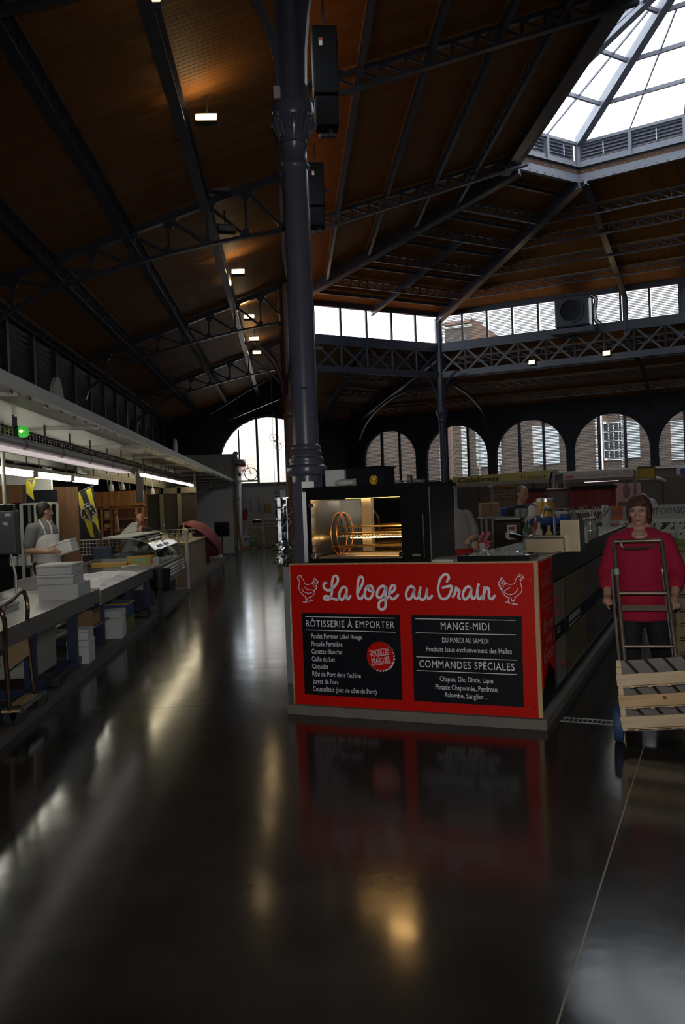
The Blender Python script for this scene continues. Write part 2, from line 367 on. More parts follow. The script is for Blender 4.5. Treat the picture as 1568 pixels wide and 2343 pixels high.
for i in range(len(rows) - 1):
    strip = clip(clip(base, Vector((0, rows[i] + (g if i else 0), 0)), Vector((0, 1, 0))), Vector((0, rows[i + 1] - g, 0)), Vector((0, -1, 0)))
    for sgn in (-1, 1):
        pl = clip(strip, j1a + jn * sgn * g, jn * sgn)
        if len(pl) > 2: part('floor_slab', MB().prism([p + Vector((0, 0, -0.012)) for p in pl], (0, 0, 0.012)), conc, floor)
# ---- lower aisle roof, left
def zl(x): return ZL + 0.355 * (x - 0.1)
XW = -5.05; YE = 38.1
roofs = structure('ceiling', MB().slab([(XW - .3, -9, zl(XW - .3)), (.1, -9, ZL), (.1, YE + 1, ZL), (XW - .3, YE + 1, zl(XW - .3))], (0, 0, .12)), boardsA)
# ---- upper roof faces
def zu(x): return ZU + 0.29 * (x - 0.1)
def face(m, *pts):
    return structure('ceiling', MB().slab([Vector(p) for p in pts], (0, 0, .12)), m)
cc = {i: z_(p, ZU) for i, p in enumerate((C0m, C1, C2, C3, C4, C5))}
face(boardsA, cc[0], cc[1], L1, L0); face(boardsB, cc[1], cc[2], L2, L1); face(boardsC, cc[2], cc[3], L3, L2)
face(boardsA, cc[3], cc[4], L4, L3); face(boardsC, cc[4], cc[5], L5, L4); face(boardsB, cc[5], cc[0], L0, L5)
# ---- lower roofs around the rest
W1, W2 = Vector((1.35, 38.3, ZE)), Vector((2.9, 40.35, ZE)); W3 = W2 + dC * 24
hipM = C1 + dB * 3.2                                   # where the far aisle's hip meets the chamfer girder
face(boardsA, z_(C1, ZL), z_(hipM, ZL), W1, Vector((.1, 38.6, ZL - .05)))
face(boardsB, z_(hipM, ZL), z_(C2, ZL), W2, W1)
face(boardsC, z_(C2, ZL), z_(C3, ZL), W3, W2)
face(boardsA, z_(C3, ZL), z_(C4, ZL), Vector((27, 10, ZE)), W3)
face(boardsC, z_(C4, ZL), z_(C5, ZL), Vector((8, -9, ZE)), Vector((27, 10, ZE)))
face(boardsB, z_(C5, ZL), z_(C0m, ZL), Vector((.1, -9, ZL)), Vector((8, -9, ZE)))
# ---- walls
louv = mat('louvre_slats', (0.30, 0.32, 0.34), 0.5, 0.2)
def wallq(name, p, q, z0, z1, m, t=0.2, out=None):
    p, q = Vector(p), Vector(q); d = (q - p).normalized(); n = out if out else Vector((d.y, -d.x, 0))
    return structure(name, MB().prism([z_(p, z0), z_(q, z0), z_(q, z1), z_(p, z1)], n * t), m)
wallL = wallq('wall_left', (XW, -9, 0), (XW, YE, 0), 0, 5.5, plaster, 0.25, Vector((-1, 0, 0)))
# left wall: louvred bays between posts
slat_dark = mat('dark_slats', (0.012, 0.016, 0.027), 0.35, 0.0, 0.2, 10)
wn = [0]
def window(parent=None):
    wn[0] += 1; o = bpy.data.objects.new('window_%d' % wn[0], None); C.objects.link(o); o['kind'] = 'structure'; WM[o.name] = Matrix.Identity(4); return o
for k in range(17):
    y0 = 9.5 + k * 1.66
    w = window(); fr = MB().bx(XW, XW + .10, y0 - .07, y0 + .07, 2.6, 5.3).bx(XW, XW + .06, y0, y0 + 1.66, 5.22, 5.32); wpart('frame', fr, iron_dark, w)
    sl = MB()
    for j in range(22): z = 2.75 + j * .112; sl.bar((XW + .035, y0 + .09, z), (XW + .035, y0 + 1.57, z), .012, .10, up=(.8, 0, 1))
    wpart('louvre_slats', sl, slat_dark, w, kind='stuff')
# ---- end wall of the left aisle with the arched window
archc = Vector((-.855, YE, 3.41)); archr = 2.12; sill = 2.66
def arch_pts(c, r, e, sill_z, n=24):
    """outline of an arched opening, from the right foot over the top to the left foot"""
    return [c + e * r + up3 * (sill_z - c.z)] + [c + e * (math.cos(a) * r) + up3 * (math.sin(a) * r) for a in [math.pi * i / n for i in range(n + 1)]] + [c - e * r + up3 * (sill_z - c.z)]
def arch_wall(mb, c, r, e, n, sill_z, x0, x1, z0, z1, t):
    """wall from x0 to x1 (along e from c) and z0..z1 with one arched opening, thickness t along n"""
    o = arch_pts(c, r, e, sill_z); P = lambda x, z: c + e * x + up3 * (z - c.z)
    mb.prism([P(x0, z0), P(x1, z0), P(x1, sill_z), P(x0, sill_z)], n * t)
    mb.prism([P(x0, sill_z), P(-r, sill_z), P(-r, z1), P(x0, z1)], n * t); mb.prism([P(r, sill_z), P(x1, sill_z), P(x1, z1), P(r, z1)], n * t)
    for a, b in zip(o[1:-2], o[2:-1]): mb.prism([a, Vector((a.x, a.y, z1)), Vector((b.x, b.y, z1)), b], n * t)
    return mb
eX = Vector((1, 0, 0)); nY = Vector((0, 1, 0))
mb = arch_wall(MB(), archc, archr, eX, nY, sill, -5.5 + .855, 2.25, 2.6, 7.4, .25)
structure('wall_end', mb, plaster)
mb = MB(); ddx0, ddx1 = -.62, .62                                  # white lower wall with the doorway
mb.bx(-5.3, ddx0, YE - .02, YE + .2, 0, 2.6).bx(ddx1, 1.4, YE - .02, YE + .2, 0, 2.6).bx(ddx0, ddx1, YE - .02, YE + .2, 2.05, 2.6)
structure('wall_end_lower', mb, white_wall)
w = window()
mb = MB()
for px in (590, 636): p = atY(px, 1050, YE); mb.bx(p.x - .05, p.x + .05, YE - .05, YE + .05, sill, 5.5)
p = atY(546, 1000, YE); mb.bx(p.x - .035, p.x + .035, YE - .04, YE + .04, sill, 5.0)
for q in range(3): wpart('mullion', MB().add(mb.v[q * 8:q * 8 + 8], [(0, 2, 3, 1), (4, 5, 7, 6), (0, 1, 5, 4), (2, 6, 7, 3), (0, 4, 6, 2), (1, 3, 7, 5)]), iron, w)
wpart('sill', MB().bx(-3.1, 1.4, YE - .12, YE + .06, sill - .14, sill), iron, w)
op = arch_pts(archc, archr, eX, sill); wpart('pane', MB().prism([p + nY * .1 for p in op], nY * .004), clear, w)
wpart('frame', MB().tube([p + nY * .02 for p in op], .06, 6), iron, w)
portal((-.9, YE + .15, 4.1), (0, -1, 0), 4.3, 2.9)
# door at the end of the aisle (glazed, bright)
d = bpy.data.objects.new('door_1', None); C.objects.link(d); d['kind'] = 'structure'; WM[d.name] = Matrix.Identity(4)
mb = MB()
for x in (ddx0 + .03, -.1, ddx1 - .03): mb.bx(x - .03, x + .03, YE - .03, YE + .05, 0, 2.05)
for z in (2.02, 1.55, 1.0, .05): mb.bx(ddx0, ddx1, YE - .02, YE + .04, z - .03, z + .03)
wpart('door_frame', mb, iron, d)
for (xa, xb, za, zb) in ((-.56, -.13, 1.58, 1.99), (-.56, -.13, 1.03, 1.52), (-.56, -.13, .08, .97), (-.07, .56, 1.58, 1.99), (-.07, .56, 1.03, 1.52), (-.07, .56, .08, .97)):
    wpart('pane', MB().bx(xa, xb, YE + .01, YE + .016, za, zb), clear, d)
# ---- short chamfer wall and the far wall with arched louvred windows
wallq('wall_corner', W1 + Vector((-.25, -.3, 0)), W2 + Vector((.35, .35, 0)), 0, 7.0, plaster, .25, Vector((-.8, .6, 0)))
bw = MB(); cw0 = C2 + nC * 5.15
def wp(px, py): return atP(px, py, cw0, nC)
def s_of(p): return (p - cw0).dot(dC)
archs = [(812, 857, 952, 985), (960, 975, 1117, 972), (1126, 1135, 1298, 958), (1303, 1313, 1491, 941), (1498, 1506, 1700, 925)]
edges_px = [(806, 1060), (963, 1060), (1126, 1060), (1305, 1060), (1498, 1060)]
slat_m = mat('window_louvres', (0.40, 0.41, 0.40), 0.5, 0.1)
bnds = [s_of(wp(*p)) for p in edges_px] + [s_of(wp(1498, 1060)) + 3.2]
for i, (bx0, xl, xr, yt) in enumerate(archs):
    sl_, sr_ = s_of(wp(xl, 1060)), s_of(wp(xr, 1060))
    if i == 0: sl_ = sr_ - 2.55
    r = (sr_ - sl_) / 2; sc_ = (sl_ + sr_) / 2; top = 4.85; c = cw0 + dC * sc_ + up3 * (top - r)
    arch_wall(bw, c, r, dC, nC, 2.45, bnds[i] - sc_, bnds[i + 1] - sc_, 0, 6.0, .3)
    w = window(); mm = [(.34, .06), (.68, .05)]
    for k, (q, hw) in enumerate(mm):
        pc = c + dC * ((q * 2 - 1) * r) + nC * .12; wpart('mullion', MB().prism([pc - dC * hw + up3 * (2.45 - pc.z), pc + dC * hw + up3 * (2.45 - pc.z), pc + dC * hw + up3 * (4.8 - pc.z), pc - dC * hw + up3 * (4.8 - pc.z)], nC * .08), iron, w)
    wpart('frame', MB().tube([p + nC * .12 for p in arch_pts(c, r, dC, 2.45)], .05, 6), iron, w)
    sl = MB(); z = 2.50
    gap = (-0.28 * r, -0.13 * r) if i in (1, 3) else None           # one casement stands ajar: a bright slit without slats
    while z < top - .05:
        hw = r if z < c.z else math.sqrt(max(0, r * r - (z - c.z) ** 2))
        hw -= .02
        segs = [(-hw, hw)] if not gap or hw < .3 else [(-hw, max(-hw, gap[0])), (min(hw, gap[1]), hw)]
        for a, b in segs:
            if b - a > .05: sl.bar(c + dC * a + nC * .2 + up3 * (z - c.z), c + dC * b + nC * .2 + up3 * (z - c.z), .008, .045, up=nC * .9 + up3 * -.9)
        z += .062
    wpart('louvre_slats', sl, slat_m, w, kind='stuff')
    portal(c + nC * .45 + up3 * (.1 + (2.45 + 4.85) / 2 - c.z), -nC, 2 * r, 2.5)
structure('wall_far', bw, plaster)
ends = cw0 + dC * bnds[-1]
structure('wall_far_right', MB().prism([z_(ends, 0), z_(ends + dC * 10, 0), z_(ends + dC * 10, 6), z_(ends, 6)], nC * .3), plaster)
wallq('wall_right', (26, 42, 0), (26, -9, 0), 0, 9, plaster, .2, Vector((1, 0, 0)))
# unseen wall behind the camera, with a glazed door added to light the stall
mb = MB().bx(-5.3, -1.2, -9.2, -9, 0, 7.6).bx(-1.2, 1.2, -9.2, -9, 2.5, 7.6).bx(1.2, 26, -9.2, -9, 0, 7.6)
structure('wall_behind', mb, plaster)
d = bpy.data.objects.new('added_door', None); C.objects.link(d); d['kind'] = 'structure'; WM[d.name] = Matrix.Identity(4)
mb = MB()
for k in range(3): x = -1.2 + 2.4 * k / 2; mb.bx(x - .05, x + .05, -9.15, -9.05, 0, 2.5)
for z in (.05, 2.45): mb.bx(-1.2, 1.2, -9.14, -9.06, z - .05, z + .05)
wpart('door_frame', mb, iron, d); wpart('pane', MB().bx(-1.2, 1.2, -9.105, -9.1, 0, 2.5), clear, d)
portal((0, -9.3, 1.25), (0, 1, 0), 2.4, 2.5)
# ---- clerestory band and girders under the upper roof
cl_ribs = mat('clerestory_frame', (0.06, 0.065, 0.08), 0.45)
def clerestory(p, q, n_panes, louvre, glazed=True, light=True, girder=True, skip=()):
    p, q = z_(p, 0), z_(q, 0); d = (q - p); L = d.length; d.normalize(); n = Vector((-d.y, d.x, 0))
    n = n if n.dot(p + d * L / 2 - Vector((9, 18.5, 0))) > 0 else -n
    w = window(); P = lambda s, z, o=0.0: p + d * s + up3 * z + n * o
    wpart('sill_beam', MB().bar(P(0, 7.34), P(L, 7.34), .14, .24), iron, w); wpart('head_beam', MB().bar(P(0, 8.53), P(L, 8.53), .14, .18), iron, w)
    step = L / n_panes
    for k in range(n_panes + 1): wpart('mullion', MB().bar(P(min(max(k * step, .05), L - .05), ZC0), P(min(max(k * step, .05), L - .05), ZC1), .07, .07, up=d), cl_ribs, w)
    for k in range(n_panes):
        if k in skip:
            wpart('blind_panel', MB().prism([P(k * step, ZC0), P((k + 1) * step, ZC0), P((k + 1) * step, ZC1), P(k * step, ZC1)], n * .03), iron, w); continue
        if glazed: wpart('pane', MB().prism([P(k * step + .04, ZC0, .03), P((k + 1) * step - .04, ZC0, .03), P((k + 1) * step - .04, ZC1, .03), P(k * step + .04, ZC1, .03)], n * .004), clear, w)
        if louvre:
            sl = MB(); z = ZC0 + .02
            while z < ZC1: sl.bar(P(k * step + .04, z, .10), P((k + 1) * step - .04, z, .10), .006, .035, up=n * .9 - up3 * .9); z += .055
            wpart('louvre_slats', sl, slat_m, w, kind='stuff')
    if light: portal(P(L / 2, (ZC0 + ZC1) / 2, .25), -n, L, 1.05)
    return w, P, L, n, d
iron_g = iron
def girder(label, P, L, z0, z1, npan, off=0.0):
    t = thing('lattice_girder', label, 'girder', P(L / 2, z0))
    wpart('bottom_chord', MB().bar(P(0, z0, off), P(L, z0, off), .16, .22), iron, t); wpart('top_chord', MB().bar(P(0, z1, off), P(L, z1, off), .12, .14), iron, t)
    st = L / npan
    for k in range(npan + 1): wpart('post', MB().bar(P(k * st, z0, off), P(k * st, z1, off), .06, .06, up=(1, 0, 0)), iron, t)
    for k in range(npan):
        wpart('strut', MB().bar(P(k * st, z0, off), P((k + 1) * st, z1, off), .03, .07), iron, t); wpart('strut', MB().bar(P((k + 1) * st, z0, off + .03), P(k * st, z1, off + .03), .03, .07), iron, t)
wA = clerestory(C0m, C1, 17, False, glazed=True, light=True)
wB = clerestory(C1, C2, 6, False)
_, PC, LC, nCc, dCc = clerestory(C2, C3, 17, True, skip=(5, 9, 10, 11, 12, 13, 14, 15, 16))
girder('iron lattice girder under the bright unlouvred clerestory left of the slender column', wB[1], wB[2], 6.28, 7.2, 6)
girder('long iron lattice girder under the louvred clerestory on the far side', PC, LC, 6.28, 7.2, 16)
# other three sides: closed bands
for a, b in ((C3, C4), (C4, C5), (C5, C0m)):
    wallq('wall_upper', a, b, 7.2, 8.7, iron, .1)
# ---- sky lantern
def lerp(a, b, t): return a + (b - a) * t
lan = window(); ring = [L0, L1, L2, L3, L4, L5]; cen = Vector((9.3, 18.5, 0))
APEX = Vector((9.3, 18.5, 13.3))
for i in range(6):
    a, b = ring[i], ring[(i + 1) % 6]; d = (b - a).normalized(); n = Vector((d.y, -d.x, 0)); n = n if n.dot(a - cen) > 0 else -n; L = (b - a).length
    P = lambda s, z, o=0.0: a + d * s + up3 * z + n * o
    wpart('curb_beam', MB().prism([P(0, -.22), P(L, -.22), P(L, .16), P(0, .16)], n * .12), iron_light, lan)
    wpart('curb_flange', MB().bar(P(0, .17, -.03), P(L, .17, -.03), .16, .03), iron_light, lan)
    wpart('upper_plate', MB().prism([P(0, .17, .06), P(L, .17, .06), P(L, .38, .06), P(0, .38, .06)], n * .05), iron_light, lan)
    wpart('top_rail', MB().bar(P(0, .86, .06), P(L, .86, .06), .10, .08), iron_light, lan)
    nv = max(2, round(L / 1.25))
    for k in range(nv + 1): wpart('post', MB().bar(P(L * k / nv, .16, .05), P(L * k / nv, .86, .05), .09, .08, up=d), iron_light, lan)
    for k in range(nv):
        wpart('louvre_panel', MB().prism([P(L * k / nv, .36, .16), P(L * (k + 1) / nv, .36, .16), P(L * (k + 1) / nv, .86, .16), P(L * k / nv, .86, .16)], n * .02), iron, lan)
        sl = MB()
        for j in range(5): sl.bar(P(L * k / nv + .07, .42 + j * .09, .12), P(L * (k + 1) / nv - .07, .42 + j * .09, .12), .05, .012)
        wpart('louvre_slats', sl, iron_light, lan, kind='stuff')
        wpart('window_stay', MB().bar(P(L * (k + .5) / nv, .42, .0), P(L * (k + .5) / nv, .72, .0), .035, .02, up=d), mat('zinc', (.55, .56, .57), .35, .8), lan)
    # rivets along the curb
    rv = MB(); k = .12
    while k < L: rv.box(P(k, .05, -.006), (.03, .03, .03)); rv.box(P(k, -.17, -.006), (.03, .03, .03)); k += .28
    wpart('rivets', rv, iron_light, lan, kind='stuff')
    ta, tb = a + up3 * .9 + n * .06, b + up3 * .9 + n * .06
    wpart('hip_bar', MB().bar(ta, APEX, .19, .26), iron_light, lan)
    lv = [0, .24, .48, .72, 1]
    for t in lv[1:-1]: wpart('glazing_bar', MB().bar(lerp(ta, APEX, t), lerp(tb, APEX, t), .07, .10), iron_light, lan)
    ncol = nv
    for r_ in range(4):
        for k in range(ncol):
            q0, q1 = lerp(ta, tb, k / ncol), lerp(ta, tb, (k + 1) / ncol)
            vs = [lerp(q0, APEX, lv[r_]), lerp(q1, APEX, lv[r_]), lerp(q1, APEX, lv[r_ + 1]), lerp(q0, APEX, lv[r_ + 1])]
            if r_ == 3: vs = vs[:3]
            nn = (vs[1] - vs[0]).cross(vs[2] - vs[0]).normalized(); nn = nn if nn.z > 0 else -nn
            wpart('pane', MB().prism([v + nn * .05 for v in vs], nn * .005), clear, lan)
    for k in range(1, ncol):
        wpart('glazing_bar', MB().bar(lerp(ta, tb, k / ncol), lerp(lerp(ta, tb, k / ncol), APEX, .72), .03, .05), iron_light, lan)
portal((9.3, 18.5, 13.6), (0, 0, -1), 6.6, 10.4, up=(0, 1, 0))
# ---- hip beams and rafters
def beam(name, label, pts, w, h, cat='beam'):
    t = thing(name, label, cat, pts[0])
    for a, b in zip(pts, pts[1:]):
        wpart('web', MB().bar(a, b, w * .45, h), iron, t)
        wpart('flange', MB().bar(Vector(a) - up3 * h / 2, Vector(b) - up3 * h / 2, w, .025), iron, t)
    return t
dz = up3 * .2
beam('hip_beam', 'heavy dark hip beam falling from the skylight corner to behind the main column', [L1 - dz, cc[1] - dz], .22, .38)
beam('hip_beam', 'dark hip beam falling from the skylight to the slender column between both clerestories', [L2 - dz, cc[2] - dz], .22, .36)
mr = z_(atP(1430, 670, C2, nC), 0)
beam('roof_rafter', 'dark rafter from the skylight corner down across the far slope past two louvred panes', [L2 - dz * .8 + Vector((.15, -.1, 0)), z_(mr, ZU) - dz, z_(mr, 7.1) + nC * .02], .18, .30, 'rafter')
low2 = wp(1497, 950)
fr = beam('roof_rafter', 'curved dark bracket rafter under the far lower roof, right of the two small floodlights', spline([z_(mr, 7.0) + nC * .1, atP(1455, 810, C2 + nC * .5, nC), atP(1478, 860, C2 + nC * 1.6, nC), atP(1490, 930, C2 + nC * 3.4, nC)], 4), .12, .18, 'rafter')
bm0 = atP(1062, 527, cc[1], (cc[2] - cc[1]).cross(L1 - cc[1])); bm1 = atP(850, 704, cc[1], (cc[2] - cc[1]).cross(L1 - cc[1]))
beam('roof_rafter', 'slim dark rafter crossing the chamfer roof slope above the five bright panes', [bm0 - dz, bm1 - dz * .9], .10, .22, 'rafter')
# ---- lattice purlins
def purlin(label, a, b, depth=.28, solid=False, batten=True, pitch=None, group=None, wdt=.08):
    a, b = Vector(a), Vector(b); L = (b - a).length; d = (b - a).normalized()
    t = thing('roof_purlin', label, 'purlin', a, group=group)
    if batten: wpart('batten', MB().bar(a + up3 * -.02, b + up3 * -.02, .10, .05), batten_w, t)
    dn = up3 * -depth
    if solid:
        wpart('web', MB().bar(a + dn * .45, b + dn * .45, .03, depth * .8), iron, t); wpart('flange', MB().bar(a + dn * .8, b + dn * .8, wdt, .02), iron, t); return t
    wpart('top_chord', MB().bar(a - up3 * .06, b - up3 * .06, wdt, .03), iron, t); wpart('bottom_chord', MB().bar(a + dn, b + dn, wdt, .03), iron, t)
    n = max(2, round(L / (pitch or depth * 1.0))); st = L / n
    s0 = wpart('strut', MB().bar(a - up3 * .06, a + d * st + dn, .025, .03), iron, t)
    mv = MB().bar(a - up3 * .06, a + dn, .022, .028, up=d); s1 = wpart('strut', mv, iron, t)
    base = s0.matrix_basis.copy(); base1 = s1.matrix_basis.copy()
    for k in range(1, n):
        M = Matrix.Translation(d * st * k); clone(s0, t, M @ base); clone(s1, t, M @ base1)
    return t
words_ = ['first', 'second', 'third', 'fourth', 'fifth', 'sixth', 'seventh', 'eighth']
for i, x in enumerate((-1.19, -2.46, -3.73)):
    purlin('lattice purlin along the left aisle roof, %s one left of the main column' % words_[i], (x, 5, zl(x) - .02), (x, 37.9, zl(x) - .02), .34, pitch=.42, wdt=.14)
purlin('dark lattice eaves purlin along the top of the slatted left wall', (XW + .12, 8, zl(XW) - .02), (XW + .12, 37.9, zl(XW) - .02), .22, pitch=.5)
ax = [1.45, 2.66, 3.89, 4.94]
def hipY(x): return 29.6 - (x - .1) / 6.2 * 6.95
for i, x in enumerate(ax):
    purlin('lattice purlin on the high left roof slope, %s one right of the main column' % words_[i], (x, 9.5, zu(x) - .02), (x, hipY(x) - .1, zu(x) - .02), .26, pitch=.30)
def hip1(x): return Vector((x, hipY(x), zu(x) - .04))
def hip2(t): return lerp(cc[2], L2, t) - up3 * .04
def cend(t): return lerp(cc[3], L3, t) - up3 * .04
for i, x in enumerate(reversed(ax)):
    t = (x - .1) / 6.2
    purlin('lattice purlin on the chamfer roof slope, %s below the skylight' % words_[i], hip1(x), hip2(t), .30)
    purlin('long lattice purlin on the far roof slope, %s below the skylight' % words_[i], hip2(t), cend(t), .30, pitch=.42)
for i, x in enumerate((5.75, 4.42, 3.3, 2.1, .75)):
    purlin('solid rolled purlin on the chamfer roof slope, %s below the skylight' % words_[i], hip1(x), hip2((x - .1) / 6.2), .16, solid=True)
# ---- trusses
def truss_left(Y, label):
    t = thing('roof_truss', label, 'truss', (XW, Y, 5))
    xs = [-4.45 + k * .65 for k in range(8)]
    low = lambda x: zl(x) - (.50 + .028 * max(0, x + 4.45) ** 1.9)          # lower chord, deepening towards the columns
    P = lambda x, z: Vector((x, Y, z))
    wpart('top_chord', MB().bar(P(XW, zl(XW) - .08), P(.05, zl(.05) - .08), .12, .11), iron, t)
    lp = [P(x, low(x)) for x in xs[1:]] + [P(.05, low(.05))]
    arc = spline([P(-4.98, 4.45), P(-4.85, 4.72), P(-4.45, 5.02), lp[0], lp[1]], 4)[:-4] + lp[1:]
    bc = MB()
    for a, b in zip(arc, arc[1:]): bc.bar(a, b, .10, .05)
    wpart('bottom_chord', bc, iron, t)
    for k, x in enumerate(xs):
        zb = low(x) if k else 5.02
        wpart('strut', MB().bar(P(x, zl(x) - .1), P(x, zb), .045, .045, up=(0, 1, 0)), iron, t)
        if k < 7: wpart('strut', MB().bar(P(x + .03, zl(x) - .12), P(xs[k + 1] - .03, low(xs[k + 1]) + .02), .03, .05), iron, t)
        gp = [(x + dx, zl(x + dx) - .13 + 0 * dx) for dx in (-.10, .16)]
        wpart('gusset', MB().prism([P(gp[0][0], gp[0][1]) , P(gp[1][0], gp[1][1]), P(x + .06, zl(x) - .26), P(x - .04, zl(x) - .26)], (0, .03, 0)), iron, t)
        wpart('gusset', MB().prism([P(x - .14, low(x - .14) + .02), P(x + .06, low(x + .06) + .02), P(x + .03, zb + .13), P(x - .05, zb + .13)], (0, .03, 0)), iron, t)
    return t
for i, Y in enumerate((7.48, 14.85, 22.2, 29.55)):
    truss_left(Y, 'curved iron lattice truss across the left aisle roof, ' + ['overhead at the main column', 'meeting the main column half way up', 'second one beyond the main column', 'farthest before the arched end window'][i])
def truss_right(Y, x1, label):
    t = thing('roof_truss', label, 'truss', (.2, Y, 8)); P = lambda x, z: Vector((x, Y, z)); de = .34
    wpart('batten', MB().bar(P(.2, zu(.2) - .03), P(x1, zu(x1) - .03), .14, .05), batten_w, t)
    wpart('top_chord', MB().bar(P(.2, zu(.2) - .09), P(x1, zu(x1) - .09), .12, .08), iron, t); wpart('bottom_chord', MB().bar(P(.2, zu(.2) - de - .05), P(x1, zu(x1) - de - .05), .14, .05), iron, t)
    n = round((x1 - .2) / .40); st = (x1 - .2) / n
    for k in range(n):
        x = .2 + k * st
        wpart('strut', MB().bar(P(x, zu(x) - .1), P(x, zu(x) - de - .05), .045, .045, up=(0, 1, 0)), iron, t)
        wpart('strut', MB().bar(P(x, zu(x) - .1), P(x + st, zu(x + st) - de - .03), .03, .045), iron, t)
truss_right(14.8, 6.3, 'iron lattice rafter on the high left slope, reaching the skylight edge near the frame top')
truss_right(21.97, 6.35, 'iron lattice rafter on the high left slope, reaching the skylight corner')
beam('curb_beam', 'dark beam along the left edge of the skylight', [L0 - dz + Vector((-.37, 0, 0)), L1 - dz + Vector((-.37, 0, 0))], .22, .40)
# lower roof beyond the girders: lattice purlins and hips
for i, t in enumerate((.12, .32, .54, .78)):
    a, b = lerp(z_(hipM, ZL), W1, t), lerp(z_(C2, ZL), W2, t)
    purlin('lattice purlin of the low corner roof behind the chamfer girder, %s from the top' % words_[i], a - up3 * .05, b - up3 * .05, .26, pitch=.4)
    a, b = lerp(z_(C2, ZL), W2, t), lerp(z_(C3, ZL), W3, t)
    purlin('long lattice purlin of the low far roof, %s below its girder' % words_[i], a - up3 * .05, b - up3 * .05, .26, pitch=.45)
for i, t in enumerate((.3, .65)):
    a, b = lerp(z_(C1, ZL), Vector((.1, 38.6, ZL)), t), lerp(z_(hipM, ZL), W1, t)
    purlin('short pale-lit purlin just right of the main column below the girder, %s' % ['upper', 'lower'][i], a - up3 * .05, b - up3 * .05, .24, pitch=.4)
beam('hip_beam', 'grey hip beam of the low roof just right of the main column', [z_(hipM, ZL) - dz, W1 - dz], .16, .3)
beam('hip_beam', 'dark hip beam of the low roof running from the slender column to the far corner', [z_(C2, ZL) - dz, W2 - dz], .16, .3)
beam('arched_brace', 'thin curved iron brace from the slender column towards the dark corner on its left', spline([atY(1005, 880, 33.2), atY(925, 895, 35), atY(870, 930, 37), atY(838, 968, 38.6), atY(822, 1005, 39.6)], 4), .08, .10, 'brace')
beam('arched_brace', 'thin curved iron brace from the slender column down to its right', spline([atP(1040, 880, C2 + nC * .8, nC), atP(1075, 905, C2 + nC * 2, nC), atP(1103, 940, C2 + nC * 3.6, nC), atP(1114, 985, C2 + nC * 4.6, nC)], 4), .08, .10, 'brace')
# end of the left aisle: two stays in front of the arched window
beam('tie_stay', 'long thin stay slanting up above the arched end window, upper one', [atY(480, 947, 33), atY(612, 866, 30)], .05, .05, 'stay')
beam('tie_stay', 'long thin stay slanting just over the arched end window, lower one', [atY(520, 962, 38), atY(655, 905, 29.6)], .05, .05, 'stay')
# ---- outside: the houses across the street
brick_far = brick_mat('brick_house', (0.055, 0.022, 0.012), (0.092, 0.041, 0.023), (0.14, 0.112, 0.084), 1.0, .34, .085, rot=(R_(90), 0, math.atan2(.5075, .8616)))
brick_sunlit = brick_mat('brick_sunlit', (0.70, 0.57, 0.46), (0.80, 0.67, 0.56), (0.84, 0.81, 0.76), 1.0, .30, .12)  # sunlight on the end houses is put into this pale brick colour
stone = mat('pale_stone', (0.62, 0.60, 0.56), 0.8, 0, .1, 4); shut = mat('shutter_paint', (0.60, 0.66, 0.70), 0.6)
fo = cw0 + nC * 8.5                                                # house front parallel to the far wall
t = thing('brick_house', 'long brick house with pale shutters seen through the louvred arches', 'building', z_(fo, 0))
def hs(px, py=1040): return (atP(px, py, fo, nC) - fo).dot(dC)
def hz(py, px): return atP(px, py, fo, nC).z
FP = lambda s, z, o=0.0: z_(fo, 0) + dC * s + up3 * z + nC * o
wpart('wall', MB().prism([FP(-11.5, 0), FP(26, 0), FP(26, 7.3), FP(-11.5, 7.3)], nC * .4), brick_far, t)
wpart('cornice', MB().bar(FP(-11.5, 7.35, -.1), FP(26, 7.35, -.1), .35, .22), stone, t)
rf = MB(); rf.prism([FP(-11.5, 7.4, -.4), FP(26, 7.4, -.4), FP(26, 8.6, 4), FP(-11.5, 8.6, 4)], up3 * .15); wpart('roof', rf, mat('roof_tiles', (.16, .07, .045), .85, 0, .3, 12), t)
for (xl, xr, yt, yb) in ((1228, 1248, 978, 1062), (1384, 1430, 968, 1052), (1545, 1563, 966, 1050), (1098, 1117, 985, 1066)):
    s0, s1 = hs(xl), hs(xr); z0, z1 = hz(yb, xl), hz(yt, xl)
    if xr - xl > 30:
        f = wpart('window_frame', MB().bar(FP(s0, z0, -.05), FP(s1, z0, -.05), .1, .1).bar(FP(s0, z1, -.05), FP(s1, z1, -.05), .1, .1), stone, t)
        wpart('pane', MB().prism([FP(s0, z0, -.02), FP(s1, z0, -.02), FP(s1, z1, -.02), FP(s0, z1, -.02)], nC * .01), mat('dark_pane', (.03, .035, .04), .1), f)
        mbb = MB()
        for k in range(1, 4): mbb.bar(FP(lerp(s0, s1, k / 4), z0, -.06), FP(lerp(s0, s1, k / 4), z1, -.06), .05, .05, up=dC)
        for k in range(1, 4): mbb.bar(FP(s0, lerp(z0, z1, k / 4), -.06), FP(s1, lerp(z0, z1, k / 4), -.06), .05, .05)
        wpart('window_bar', mbb, stone, f)
    else:
        wpart('window_frame', MB().bar(FP((s0 + s1) / 2, z0 - .06, -.06), FP((s0 + s1) / 2, z1 + .06, -.06), s1 - s0 + .3, .08, up=nC), stone, t)
    sh = wpart('shutter', MB().prism([FP(s0, z0, -.12), FP(s1 if xr - xl < 30 else s0 + .01, z0, -.12), FP(s1 if xr - xl < 30 else s0 + .01, z1, -.12), FP(s0, z1, -.12)], nC * .04), shut, t)
    wpart('shutter', MB().prism([FP(s1 + .1, z0, -.12), FP(s1 + .75, z0, -.12), FP(s1 + .75, z1, -.12), FP(s1 + .1, z1, -.12)], nC * .04), shut, t)
